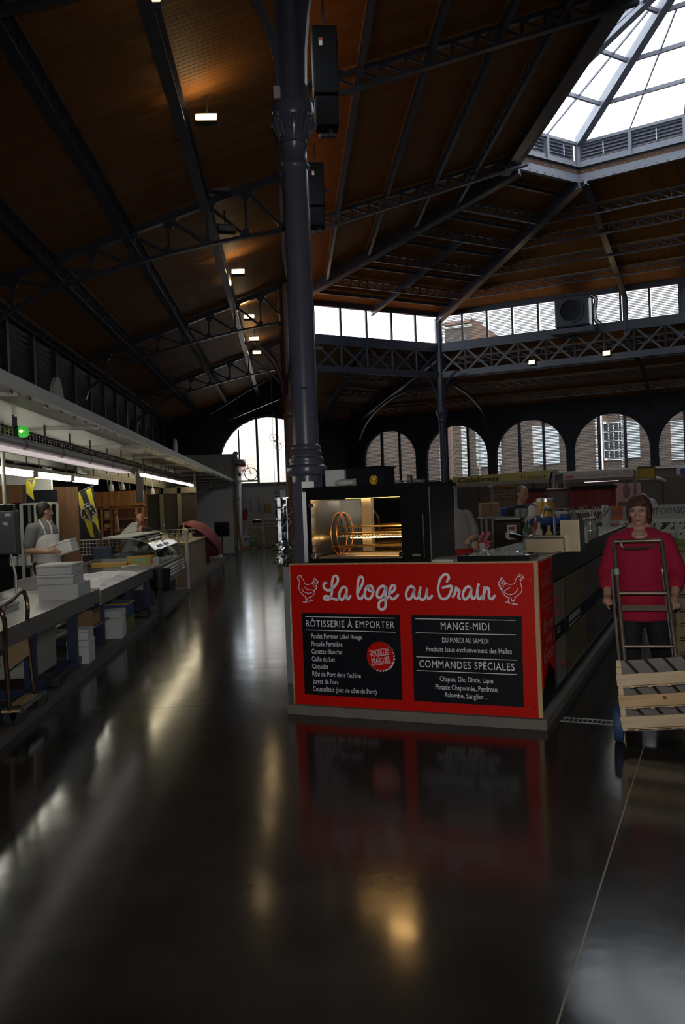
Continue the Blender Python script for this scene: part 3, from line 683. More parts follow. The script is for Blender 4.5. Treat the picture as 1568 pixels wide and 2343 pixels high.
for px in (1016, 1374, 1138, 1067): wpart('bright_strip', MB().bar(FP(hs(px), 0, -.12), FP(hs(px), 7.3, -.12), .32, .2, up=nC), stone, t)  # pale strips added to stand in for bright daylight in the window slits
for k in range(4): wpart('downpipe', MB().tube([FP(-3 + k * 7.3, 0, -.12), FP(-3 + k * 7.3, 7.3, -.12)], .06, 8), mat('zinc', (.55, .56, .57), .35, .8), t)
# taller house seen through the left end of the far clerestory
tp = atP(1060, 740, fo + nC * 6, nC); t2 = thing('tall_house', 'taller red-roofed house seen through the first louvred clerestory panes', 'building', z_(tp, 0))
tz = atP(1050, 742, fo + nC * 6, nC).z; T2 = lambda s, z, o=0.0: z_(tp, 0) + dC * s + up3 * z + nC * o
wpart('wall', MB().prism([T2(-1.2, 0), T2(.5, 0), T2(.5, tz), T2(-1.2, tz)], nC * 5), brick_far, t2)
wpart('cornice', MB().bar(T2(-1.3, tz - .15, -.1), T2(.55, tz - .15, -.1), .25, .16), stone, t2)
wpart('roof', MB().prism([T2(-1.3, tz, -.3), T2(.55, tz, -.3), T2(.5, tz + .3, 2.4), T2(-1.2, tz + .3, 2.4)], nC * .1 + up3 * .15), mat('roof_tiles', (.16, .07, .045), .85), t2)
wpart('side_roof', MB().prism([T2(.5, 5), T2(2.3, 5), T2(2.3, atP(1150, 772, fo + nC * 6, nC).z), T2(.5, atP(1084, 725, fo + nC * 6, nC).z)], nC * .2), mat('roof_tiles', (.16, .07, .045)), t2)
for k in range(2): wpart('window', MB().bar(T2(-.75 + k * .8, tz - 1.6, -.03), T2(-.75 + k * .8, tz - .6, -.03), .4, .06, up=nC), mat('dark_pane', (.03, .035, .04), .1), t2)
# brick house behind the arched end window
t3 = thing('end_house', 'sunlit brick house front behind the arched end window', 'building', (2, 47, 0))
wpart('wall', MB().bx(-2.25, 2.4, 47, 47.4, 0, 7.6), brick_sunlit, t3)
wpart('roof', MB().prism([(-2.5, 46.6, 7.6), (2.6, 46.6, 7.6), (2.6, 48.5, 8.2), (-2.5, 48.5, 8.2)], (0, 0, .15)), mat('roof_tiles', (.16, .07, .045), .85), t3)
wpart('plaque', MB().lathe([(.15, 0), (.15, .05)], (.0, 46.98, 3.6), 16, Matrix.Rotation(R_(90), 3, 'X')), mat('plaque_metal', (.35, .33, .32), .5), t3)
wpart('window', MB().bx(1.2, 2.0, 46.95, 47.0, 2.0, 3.0), stone, t3)
t4 = thing('low_house', 'low tiled house roof at the left foot of the arched end window', 'building', (-3, 49, 0))
wpart('wall', MB().bx(-6, -2.5, 49, 52, 0, 3.6), brick_sunlit, t4); wpart('roof', MB().prism([(-6.3, 48.6, 3.6), (-2.4, 48.6, 3.6), (-2.4, 51, 4.3), (-6.3, 51, 4.3)], (0, 0, .12)), mat('roof_tiles', (.16, .07, .045), .85), t4)
structure('ground_outside', MB().bx(-60, 80, -60, 110, -.6, -.32), mat('street', (.22, .21, .2), .9, 0, .2, 2))
# ================================================================== COLUMNS
XC = 0.155; YC = 7.48
t = thing('iron_column', 'large blue-black cast-iron column with leafy capital behind the red sign', 'column', (XC, YC, 0))
part('pedestal', MB().lathe([(.150, .07), (.150, .25), (.135, .28), (.135, 1.80)], n=8, M=Matrix.Rotation(R_(22.5), 3, 'Z')), iron_col, t)
part('base', MB().lathe([(.125, 1.80), (.125, 1.85), (.16, 1.86), (.172, 1.89), (.168, 1.925), (.145, 1.945), (.142, 1.965), (.150, 1.98), (.146, 2.0), (.128, 2.01), (.126, 2.03), (.136, 2.042), (.132, 2.06), (.118, 2.07), (.126, 2.085), (.124, 2.10), (.112, 2.115)], n=40), iron_col, t, True)
part('shaft', MB().lathe([(.112, 2.10), (.111, 3.2), (.107, 4.0), (.104, 4.48)], n=40), iron_col, t, True)
part('necking', MB().lathe([(.104, 4.44), (.116, 4.455), (.122, 4.475), (.116, 4.495), (.104, 4.51), (.104, 4.63), (.112, 4.64), (.116, 4.655), (.108, 4.67)], n=40), iron_col, t, True)
cp = part('capital', MB().lathe([(.106, 4.66), (.115, 4.72), (.135, 4.80), (.150, 4.87), (.158, 4.90), (.175, 4.915), (.180, 4.95), (.176, 4.99), (.150, 5.0)], n=32), iron_col, t, True)
lf = MB()
for k in range(4):
    a = math.pi / 4 + math.pi / 2 * k; e = Vector((math.cos(a), math.sin(a), 0)); lf.ell(e * .182 + up3 * 4.875, (.030, .030, .034), 10, 7); lf.ell(e * .20 + up3 * 4.86, (.014, .014, .014), 8, 5)
for k in range(8):
    a = 2 * math.pi * k / 8; e = Vector((math.cos(a), math.sin(a), 0))
    pts = [e * .112 + up3 * 4.70, e * .138 + up3 * 4.76, e * .158 + up3 * 4.82, e * .176 + up3 * 4.845, e * .178 + up3 * 4.82]
    lf.tube(pts, .02, 6, rs=[.012, .020, .024, .022, .012]); lf.ell(e * .182 + up3 * 4.83, (.022, .022, .022), 8, 6)
    a += math.pi / 8; e = Vector((math.cos(a), math.sin(a), 0)); lf.ell(e * .132 + up3 * 4.755, (.020, .020, .026), 8, 6); lf.lathe([(.024, 0), (.024, .012), (.012, .014)], e * .15 + up3 * 4.87, 10, Matrix.Rotation(a, 3, 'Z') @ Matrix.Rotation(R_(90), 3, 'Y'))
    lf.tube([e * .12 + up3 * 4.72, e * .15 + up3 * 4.80, e * .172 + up3 * 4.88], .016, 6, rs=[.012, .022, .016])
part('leaf', lf, iron_col, cp, True)
pier = MB()
for k in range(8):
    a = 2 * math.pi * k / 8; pier.bar((math.cos(a) * .10, math.sin(a) * .10, 5.0), (math.cos(a) * .10, math.sin(a) * .10, 8.4), .045, .06, up=(math.cos(a), math.sin(a), 0))
pier.lathe([(.105, 4.98), (.105, 8.45)], n=8); part('upper_pier', pier, iron_col, t)
def brace(p0, dirx, span, rise, r=.035):
    d = Vector(dirx).normalized(); q = [d * (.10 + span * (1 - math.cos(a))) + up3 * (p0 + rise * math.sin(a)) for a in [math.pi / 2 * i / 10 for i in range(11)]]
    m = MB()
    for a, b in zip(q, q[1:]): m.bar(a, b, .05, .06, up=d)
    return m
for dv, sp, rs in (((-1, 0, 0), 1.15, 1.35), ((0, 1, 0), 1.2, 1.6), ((0, -1, 0), .95, 1.7), ((.9, -.44, 0), 1.0, 1.9)): part('arched_brace', brace(5.15, dv, sp, rs), iron_col, t)
part('junction_box', MB().cbox((-.13, -.10, 5.06), (.06, .05, .10), .008), mat('grey_plastic', (.45, .45, .46), .5), t, label='pale grey junction box above the capital')
part('slot_plate', MB().cbox((.0, -.113, 2.585), (.055, .012, .012), .004), mat('black_gap', (.004, .004, .004), .6), t, label='dark slot in the shaft')
# farther columns
def slim_column(name, label, p, zt, zc, r=.09, m=iron):
    t = thing(name, label, 'column', z_(p, 0))
    part('shaft', MB().lathe([(r * 1.6, 0), (r * 1.6, .5), (r * 1.1, .6), (r, 1), (r * .92, zc)], n=16), m, t, True)
    part('capital', MB().lathe([(r, zc - .25), (r * 1.25, zc - .22), (r * 1.05, zc - .15), (r * 1.5, zc + .05), (r * 1.9, zc + .16), (r * 1.8, zc + .22)], n=16), m, t, True)
    part('upper_pier', MB().lathe([(r * 1.15, zc + .2), (r * 1.15, zt)], n=8), m, t)
    for k in range(4):
        a = math.pi / 2 * k + .5; d = Vector((math.cos(a), math.sin(a), 0)); q = [d * (.1 + 1.0 * (1 - math.cos(u))) + up3 * (zc + .3 + 1.25 * math.sin(u)) for u in [math.pi / 2 * i / 8 for i in range(9)]]
        b = MB()
        for x, y in zip(q, q[1:]): b.bar(x, y, .06, .07, up=d)
        part('arched_brace', b, m, t)
    return t
slim_column('iron_column', 'slender dark iron column between the bright and the louvred clerestory', C2, 8.4, 4.75, .13)
slim_column('iron_column', 'rust-toned iron column half hidden on the left of the main column', Vector((.02, 22.2, 0)), 8.4, 4.1, .10, mat('rusty_iron', (.12, .06, .04), .55, 0, .3, 10))
slim_column('iron_column', 'iron column under the hip behind the main column', C1, 8.4, 4.6, .12)
# ================================================================== CEILING LAMPS
warm = mat('lamp_warm', (1, 1, 1), .5, emit=(1.0, .72, .36), estr=22.0); lampbody = mat('lamp_body', (.05, .05, .055), .4, .3)
def flood(label, p, lit=True, w=.30, h=.17, tilt=0.5, yaw=0.0, est=None):
    t = thing('floodlight', label, 'lamp', p, yaw, group=None)
    M = Matrix.Rotation(tilt, 3, 'X')
    part('housing', MB().cbox(M @ Vector((0, .05, 0)), (w + .02, .07, h + .02), .010, M=M), lampbody, t)
    part('lens', MB().box(M @ Vector((0, -.006, 0)), (w, .012, h), M=M), (est or warm) if lit else mat('unlit_lens', (.25, .26, .27), .15), t)
    part('bracket', MB().bar((-w / 2, .07, 0), (-w / 2, .14, .10), .015, .02).bar((w / 2, .07, 0), (w / 2, .14, .10), .015, .02).bar((-w / 2, .14, .10), (w / 2, .14, .10), .015, .015).bar((0, .14, .10), (0, .16, .34), .02, .02), lampbody, t)
    return t
fl = [(472, 267, 'lit floodlight nearest in the row under the left aisle roof'), (545, 621, 'second lit floodlight in the row under the left aisle roof'), (570, 724, 'third lit floodlight in the row under the left aisle roof'), (582, 775, 'fourth lit floodlight in the row under the left aisle roof'), (588, 806, 'fifth and farthest lit floodlight in the aisle roof row')]
for px, py, lb in fl:
    p = atZ(px, py, 6.55)
    flood(lb, p, w=.26, h=.12, tilt=-.75)
flood('unlit grey floodlight hung on the truss, upper of two beside the second purlin', atY(503, 428, 14.6), False, .32, .16, -.4, .3)
flood('unlit grey floodlight hung below the truss, lower of two beside the second purlin', atY(520, 522, 14.6), False, .28, .10, -.4, .3)
flood('small lit spotlight at the very top edge of the photo', atZ(350, -3, 6.5), True, .14, .10, -.9)
flood('small bright spotlight on the purlin below the second floodlight', atX(524, 650, -1.19), True, .10, .10, -.7)
flood('small lit floodlight on the far girder, left of the two', atP(1217, 829, C2 - nC * .25, nC), True, .20, .13, -.3, -.5)
flood('small lit floodlight on the far girder, right of the two', atP(1388, 808, C2 - nC * .25, nC), True, .22, .15, -.3, -.5)
# line-array speakers on the high trusses
def speaker(label, px0, py0, px1, py1, Y):
    a, b = atY(px0, py0, Y), atY(px1, py1, Y); w, h = b.x - a.x, a.z - b.z
    t = thing('loudspeaker', label, 'loudspeaker', (a.x + w / 2, Y, b.z)); blk = mat('speaker_black', (.004, .004, .0045), .7, spec=.15)
    part('cabinet', MB().cbox((0, .15, h * .68), (w, .32, h * .64), .02), blk, t)
    part('lower_cabinet', MB().cbox((0, .15, h * .20), (w * .92, .30, h * .28), .02), blk, t)
    part('bracket', MB().bar((-w * .3, .15, 0), (w * .3, .15, 0), .06, .04).bar((w * .15, .15, 0), (w * .15, .15, h * .08), .05, .05).bar((w * .3, .15, h * .6), (w * .8, .2, h * .62), .05, .05), iron, t)
    part('hanger', MB().bar((0, .15, h), (0, .15, zu(a.x) - b.z), .04, .04).bar((0, .15, h * .98), (0, .05, h * .98), .04, .04), iron, t)
    part('badge', MB().box((-w * .16, -.012, h * .84), (w * .14, .006, h * .07)), mat('badge_white', (.55, .50, .42), .4), t, label='small pale badge with a red dot')
    part('badge_dot', MB().box((-w * .16, -.017, h * .86), (w * .09, .006, h * .025)), mat('badge_red', (.4, .03, .01), .4), t)
    return t
speaker('large black loudspeaker behind the column capital', 712, 57, 780, 300, 12.3)
speaker('smaller black loudspeaker right of the column, below the larger one', 703, 371, 746, 525, 17.3)
wh = MB().cbox((0, 0, 0), (.05, .05, .05))
# ventilation unit blocking one clerestory pane
p = atP(1312, 715, C2 - nC * .5, nC); t = thing('ventilation_unit', 'black round-faced ventilation unit in front of the far clerestory', 'fan', p, -.53)
part('housing', MB().cbox((0, 0, 0), (1.15, .6, 1.05), .06), iron, t); part('fan_ring', MB().lathe([(.42, 0), (.42, .08), (.36, .08), (.36, 0)], (0, -.3, 0), 24, Matrix.Rotation(R_(90), 3, 'X')), lampbody, t, True)
part('support', MB().bx(-.75, .7, -.25, .25, -.72, -.55), iron, t); part('duct', MB().tube(spline([(.62, 0, .5), (.78, 0, .35), (.72, 0, 0), (.75, 0, -.35), (.9, 0, -.5)], 5), .08, 10), mat('foil_duct', (.5, .5, .52), .3, .9), t, True)
# ================================================================== THE RED CHICKEN STALL
SL, SR = atZ(676, 1610, .07), atZ(1233, 1643, .07); SL.z = SR.z = 0
sE = (SR - SL).normalized(); sN = Vector((sE.y, -sE.x, 0)); sD = -sN; SWD = (SR - SL).length; SA = math.atan2(sE.y, sE.x)
STOP = 1.144
def S(s, d, z): return SL + sE * s + sD * d + up3 * z              # stall coordinates: along the front, into depth, height
def onS(px, py): return atP(px, py, SL, sN)                        # pixel on the sign's face
red = mat('sign_red', (0.56, 0.006, 0.002), 0.5, 0, .04, 4, spec=.2); blackp = mat('sign_black', (0.006, 0.007, 0.011), 0.45, spec=.25); white_ink = mat('sign_white', (0.86, 0.84, 0.93), .5)
ply = wood('plywood_edge', (.42, .26, .12), (.58, .40, .20), (30, 3, 3)); concrete_k = mat('kerb_concrete', (.17, .155, .135), .85, 0, .3, 5, .3, 40)
steel = mat('stainless', (.55, .54, .52), .28, .9, .1, 6); steel_d = mat('stainless_dull', (.30, .29, .28), .42, .85, .15, 5); black_m = mat('black_enamel', (.010, .010, .011), .22, 0, 0, spec=.5, coat=.3)
counter_top = mat('worktop_black', (.020, .020, .021), .35, 0, .2, 8)
KD = 8.6                                                           # length of the stall's side
mb = MB().prism([S(-.045, -.05, 0), S(SWD + .065, -.05, 0), S(SWD + .065, KD, 0), S(-.045, KD, 0)], (0, 0, .07))
stall_kerb = solo('kerb', mb, concrete_k, 'raised grey concrete kerb under the red stall', 'kerb')
# signboard
t = thing('signboard', 'red board with two black menu panels on the front of the stall', 'sign', S(SWD / 2, 0, .07), 0)
def SB(s0, s1, z0, z1, d0, d1): return MB().prism([S(s0, d0, z0), S(s1, d0, z0), S(s1, d0, z1), S(s0, d0, z1)], sD * (d1 - d0))
wpart('board', SB(0, SWD, .07, STOP, 0, .004), red, t)
wpart('plywood_backing', SB(-.012, SWD + .03, .07, STOP + .012, .004, .022), ply, t, label='pale plywood edge showing around the board')
for px, py in ((672, 1325), (688, 1585), (1214, 1328), (1210, 1620), (922, 1301)): wpart('screw', MB().lathe([(.006, 0), (.005, .003)], onS(px, py) + sN * .001, 8, Matrix.Rotation(SA, 3, 'Z') @ Matrix.Rotation(R_(90), 3, 'X')), steel, t)
def c4(x, y): return onS(640 + x / 4.9, 1290 + y / 4.9)
def c5(x, y): return onS(920 + x / 4.612, 1290 + y / 4.612)
def poly(pts, fn, m, name, off=.001, parent=t): return wpart(name, MB().prism([fn(*p) + sN * off for p in pts], sN * .0006), m, parent)
poly([(248, 550), (1350, 570), (1378, 1530), (283, 1462)], c4, blackp, 'menu_panel', .0004)
poly([(100, 540), (1265, 553), (1287, 1513), (130, 1448)], c5, blackp, 'menu_panel', .0004)
for a, b in (((290, 592), (1293, 610)), ((297, 739), (1300, 766))): wpart('rule', MB().bar(c4(*a) + sN * .0015, c4(*b) + sN * .0015, .0015, .0048), white_ink, t)
for a, b in (((142, 580), (1198, 597)), ((147, 727), (1203, 750)), ((153, 981), (1210, 1017)), ((158, 1126), (1213, 1168))): wpart('rule', MB().bar(c5(*a) + sN * .0015, c5(*b) + sN * .0015, .0015, .0048), white_ink, t)
def line(s, fn, xl, yl, xr, caph, **kw):
    p0 = fn(xl, yl); pr = fn(xr, yl); L = (pr - p0).dot(sE); put_text(s, p0, p0 + sE * L, caph, up3, sN, white_ink, t, **kw)
u4 = (c4(300, 700) - c4(300, 600)).length / 100; u5 = (c5(700, 700) - c5(700, 600)).length / 100
line('RÔTISSERIE À EMPORTER', c4, 298, 703, 1288, 72 * u4, spacing=1.12, bold=.003)
for s, yl, xl, xr in (('Poulet Fermier Label Rouge', 834, 356, 928), ('Pintade Fermière', 919, 358, 706), ('Canette Blanche', 1005, 361, 700), ('Caille du Lot', 1090, 364, 622), ('Coquelet', 1172, 367, 547), ("Rôti de Porc dans l'echine", 1257, 371, 912), ('Jarret de Porc', 1340, 373, 662), ('Coustellous (plat de côte de Porc)', 1424, 377, 1088)):
    line(s, c4, xl, yl, xr, 52 * u4, bold=.002)
line('MANGE-MIDI', c5, 412, 692, 922, 76 * u5, spacing=1.12, bold=.003); line('DU MARDI AU SAMEDI', c5, 427, 830, 914, 52 * u5, bold=.002); line('Produits issus exclusivement des Halles', c5, 258, 922, 1160, 52 * u5, bold=.002)
line('COMMANDES SPÉCIALES', c5, 185, 1090, 1188, 76 * u5, spacing=1.1, bold=.003); line('Chapon, Oie, Dinde, Lapin', c5, 402, 1236, 962, 52 * u5, bold=.002); line('Pintade Chaponnée, Perdreau,', c5, 356, 1322, 1018, 52 * u5, bold=.002); line('Palombe, Sanglier ...', c5, 457, 1408, 913, 52 * u5, bold=.002)
# badge
bc_ = c4(1130, 1036); br = 163 * u4
def zig(c, r, n=28, off=0): return [c + sE * (math.cos(2 * math.pi * k / (2 * n)) * (r if k % 2 else r * .92)) + up3 * (math.sin(2 * math.pi * k / (2 * n)) * (r if k % 2 else r * .92)) for k in range(2 * n)]
bg = wpart('badge', MB().prism([p + sN * .0022 for p in zig(bc_, br)], sN * .0006), red, t, label='round zigzag-edged red badge')
wpart('badge_shadow', MB().prism([p + sN * .0014 for p in zig(bc_ + sE * .006 - up3 * .006, br)], sN * .0005), white_ink, t)
def btxt(s, xl, yl, xr, yr, h):
    p0, p1 = c4(xl, yl), c4(xr, yr); e = (p1 - p0).normalized(); put_text(s, p0 + sN * .003, p1 + sN * .003, h, sN.cross(e) * -1 if (sN.cross(e) * -1).z > 0 else sN.cross(e), sN, white_ink, bg, bold=.002)
btxt('VOLAILLES', 1020, 1045, 1230, 1019, 52 * u4); btxt('FRAÎCHES', 1040, 1117, 1240, 1092, 52 * u4)
for a, b in (((1004, 976), (1222, 944)), ((1008, 988), (1226, 956)), ((1034, 1128), (1250, 1098)), ((1036, 1140), (1252, 1110))): wpart('rule', MB().bar(c4(*a) + sN * .0035, c4(*b) + sN * .0035, .001, .0022), white_ink, bg)
# script heading drawn as brush strokes
def stroke(pts, fn, r, parent=t, name='script_letter', k=6):
    q = [fn(*p) + sN * .0012 for p in pts]; q = spline(q, k); m = MB(); n = len(q); vs = []; fs = []
    for i, p in enumerate(q):
        d = (q[min(n - 1, i + 1)] - q[max(0, i - 1)]).normalized(); x = d.cross(sN).normalized(); vs += [p + x * r + sN * .0008, p - x * r + sN * .0008]
    for i in range(n - 1): fs.append((2 * i, 2 * i + 1, 2 * i + 3, 2 * i + 2))
    m.add(vs, fs)
    for p in (q[0], q[-1]): m.add([p + sN * .0008 + sE * (math.cos(a) * r) + up3 * (math.sin(a) * r) for a in [2 * math.pi * j / 10 for j in range(10)]], [tuple(range(10))])
    return wpart(name, m, white_ink, parent)
R4 = 14.5 * u4; R5 = 14 * u5
stroke([(524, 215), (500, 222), (497, 262), (535, 296), (582, 285), (632, 235), (655, 185), (648, 146), (624, 136), (602, 155), (590, 210), (588, 290), (584, 345), (560, 392), (522, 402), (499, 385), (512, 364), (548, 366), (598, 390), (650, 402)], c4, R4)
stroke([(752, 280), (728, 258), (698, 275), (674, 325), (673, 375), (698, 402), (728, 375), (750, 318), (756, 275), (752, 330), (754, 378), (772, 394), (796, 362)], c4, R4)
stroke([(876, 330), (900, 285), (928, 230), (938, 180), (924, 148), (904, 148), (884, 190), (876, 270), (874, 340), (888, 384), (916, 390), (945, 352)], c4, R4)
stroke([(1006, 244), (978, 262), (958, 320), (966, 378), (1000, 394), (1034, 366), (1050, 305), (1036, 254), (1006, 244), (992, 268), (1008, 300), (1058, 308)], c4, R4)
stroke([(1196, 268), (1160, 248), (1122, 268), (1094, 325), (1098, 370), (1128, 378), (1162, 348), (1192, 275), (1190, 350), (1192, 430), (1184, 490), (1152, 512), (1118, 496), (1116, 440), (1146, 410), (1190, 395), (1226, 362)], c4, R4)
stroke([(1232, 322), (1270, 312), (1296, 275), (1286, 242), (1258, 250), (1234, 300), (1234, 355), (1262, 392), (1298, 384), (1328, 350)], c4, R4)
stroke([(130, 262), (106, 238), (76, 248), (48, 298), (48, 350), (74, 376), (106, 348), (130, 285), (132, 262), (128, 318), (140, 362), (160, 366), (184, 335)], c5, R5)
stroke([(196, 252), (184, 320), (194, 368), (226, 378), (254, 340), (268, 252), (262, 325), (280, 366), (300, 360), (318, 338)], c5, R5)
stroke([(476, 186), (496, 150), (480, 116), (446, 114), (406, 160), (384, 235), (388, 310), (412, 358), (446, 370), (486, 352), (514, 300), (526, 238), (476, 240), (434, 252)], c5, R5)
stroke([(540, 346), (562, 305), (572, 252), (588, 278), (606, 276), (602, 320), (598, 352), (612, 368)], c5, R5)
stroke([(730, 262), (708, 240), (678, 252), (648, 300), (646, 348), (672, 374), (704, 346), (728, 290), (732, 262), (730, 320), (742, 360), (762, 366), (784, 338)], c5, R5)
stroke([(802, 250), (794, 318), (802, 358), (822, 370), (846, 340)], c5, R5); stroke([(807, 222), (809, 220)], c5, R5 * 1.15)
stroke([(872, 250), (864, 320), (858, 372)], c5, R5); stroke([(862, 330), (884, 272), (908, 254), (920, 285), (920, 345), (940, 370), (962, 362), (978, 338)], c5, R5)
RH = 3.6 * u4
henL = [[(212, 188), (204, 165), (200, 150), (216, 134), (238, 130), (246, 152), (268, 178), (280, 214), (300, 234), (340, 230), (368, 214), (390, 166), (402, 162), (410, 178), (428, 190), (430, 212), (416, 238), (412, 262), (414, 278), (390, 300), (398, 318), (382, 348), (352, 370), (326, 378), (316, 392), (294, 390), (286, 366), (256, 338), (226, 300), (216, 264), (224, 215), (220, 190)],
        [(250, 272), (272, 312), (326, 330), (372, 316), (388, 298), (410, 270)], [(282, 262), (318, 288), (370, 292)], [(366, 226), (386, 205), (404, 178)], [(376, 236), (400, 220), (426, 200)], [(388, 256), (404, 246), (416, 240)], [(210, 150), (222, 150), (236, 144)], [(208, 170), (216, 178), (226, 170)],
        [(304, 392), (302, 424), (262, 428)], [(302, 424), (286, 438)], [(302, 424), (318, 432)], [(346, 376), (354, 404), (326, 422)], [(354, 404), (370, 412)], [(354, 404), (342, 426)]]
hl = wpart('hen_drawing', MB().add([c4(300, 300), c4(301, 300), c4(300, 301)], [(0, 1, 2)]), white_ink, t, label='white outline hen looking left')
for s_ in henL: stroke(s_, c4, RH, hl, 'outline')
hr_ = wpart('hen_drawing', MB().add([c5(1150, 300), c5(1151, 300), c5(1150, 301)], [(0, 1, 2)]), white_ink, t, label='white outline hen looking right')
hx = [(1285, 155), (1272, 126), (1240, 112), (1226, 130), (1200, 168), (1190, 205), (1152, 218), (1106, 210), (1084, 188), (1056, 150), (1044, 156), (1042, 170), (1026, 188), (1020, 215), (1034, 250), (1044, 268), (1062, 292), (1076, 322), (1110, 350), (1152, 364), (1160, 386), (1186, 386), (1196, 354), (1240, 320), (1268, 280), (1262, 238), (1250, 190), (1262, 168), (1285, 155)]
for s_ in (hx, [(1078, 300), (1130, 324), (1190, 312), (1226, 260)], [(1080, 290), (1110, 268), (1140, 250)], [(1096, 214), (1070, 196), (1048, 172)], [(1082, 222), (1050, 205), (1030, 195)], [(1074, 240), (1050, 236), (1030, 222)], [(1066, 268), (1050, 262), (1038, 246)], [(1236, 130), (1254, 140), (1262, 150)], [(1246, 164), (1256, 176), (1262, 168)], [(1126, 368), (1120, 400), (1096, 406)], [(1120, 400), (1134, 424)], [(1120, 400), (1154, 418)], [(1172, 388), (1176, 420), (1162, 432)], [(1176, 420), (1194, 436)], [(1176, 420), (1226, 428)]): stroke(s_, c5, RH, hr_, 'outline')
# counter carcass: front run and the long side run
t = thing('counter', 'long dark stall counter turning the corner behind the red board', 'counter', S(SWD, .4, .07))
wpart('carcass', MB().prism([S(.01, .03, .07), S(SWD, .03, .07), S(SWD, .60, .07), S(.01, .60, .07)], (0, 0, 1.03)), blackp, t)
wpart('side_carcass', MB().prism([S(SWD - .62, .60, .07), S(SWD, .60, .07), S(SWD, 6.6, .07), S(SWD - .62, 6.6, .07)], (0, 0, 1.03)), blackp, t)
wpart('worktop', MB().prism([S(.0, .024, 1.105), S(SWD + .005, .024, 1.105), S(SWD + .005, 6.65, 1.105), S(SWD - .66, 6.65, 1.105), S(SWD - .66, .72, 1.105), S(0, .72, 1.105)], (0, 0, .04)), counter_top, t)
wpart('side_ledge', MB().prism([S(SWD + .006, .55, .955), S(SWD + .035, .55, .955), S(SWD + .035, 6.7, .955), S(SWD + .006, 6.7, .955)], (0, 0, .20)), mat('ledge_dark', (.03, .028, .027), .35, 0, .2, 5), t)
wpart('wood_edge', MB().prism([S(SWD + .006, .02, 1.145), S(SWD + .03, .02, 1.145), S(SWD + .03, 6.7, 1.145), S(SWD + .006, 6.7, 1.145)], (0, 0, .012)), ply, t)
# side ribbon panel in dark red
EN = sE                                                            # outward normal of the stall's side
t = thing('ribbon_panel', 'narrow red swallow-tailed panel on the side of the stall', 'sign', S(SWD, .3, .6))
A_ = lambda d, z, o=.008: S(SWD + .022 + o, d, z)
wpart('board', MB().prism([A_(.02, STOP), A_(.56, STOP), A_(.56, .28), A_(.29, .42), A_(.02, .24)], EN * .004), red, t)
faint = mat('faint_ink', (.55, .16, .14), .5)
def sidetxt(s, d0, d1, z, h, **kw): put_text(s, A_(d0, z, .0125), A_(d1, z, .0125), h, up3, EN, faint, t, **kw)
sidetxt('LABEL', .10, .50, .955, .085); sidetxt('ROUGE', .12, .48, .86, .05); sidetxt('La', .18, .40, .765, .05, shear=.3); sidetxt('loge', .10, .50, .64, .10, shear=.3, bold=.02); sidetxt('au', .18, .44, .55, .07, shear=.3, bold=.02); sidetxt('Grain', .08, .52, .43, .10, shear=.3, bold=.02)
for z in (1.06, .82): wpart('rule', MB().bar(A_(.08, z, .0125), A_(.52, z, .0125), .001, .004), faint, t)
# poster panels along the side
def poster_mat(name, c1, c2, c3, sc_):
    m = bpy.data.materials.new(name); m.use_nodes = True; nt = m.node_tree; b = nt.nodes['Principled BSDF']; b.inputs['Roughness'].default_value = .25
    tc = nt.nodes.new('ShaderNodeTexCoord'); n = nt.nodes.new('ShaderNodeTexNoise'); n.inputs['Scale'].default_value = sc_; n.inputs['Detail'].default_value = 4; nt.links.new(tc.outputs['Object'], n.inputs['Vector'])
    cr = nt.nodes.new('ShaderNodeValToRGB'); e = cr.color_ramp.elements; e[0].position = .35; e[0].color = (*c1, 1); e[1].position = .65; e[1].color = (*c3, 1); k = e.new(.5); k.color = (*c2, 1)
    nt.links.new(n.outputs['Fac'], cr.inputs[0]); nt.links.new(cr.outputs[0], b.inputs['Base Color']); return m
beige = mat('poster_beige', (.30, .27, .20), .3, 0, .15, 3); ph1 = poster_mat('poster_photo_fruit', (.16, .03, .02), (.24, .18, .04), (.10, .10, .06), 3.2); ph2 = poster_mat('poster_photo_dark', (.05, .045, .04), (.13, .10, .08), (.16, .12, .10), 4.0)
specs = [(.60, 1.10, 'beige poster panel with small red prints next to the red ribbon panel', beige), (1.12, 2.35, 'poster panel with a blurred fruit photograph and a white label strip', ph1), (2.37, 4.0, 'dark photograph panel in the middle of the long counter side', ph2), (4.02, 6.6, 'dark photograph panel at the far end of the counter side', ph2)]
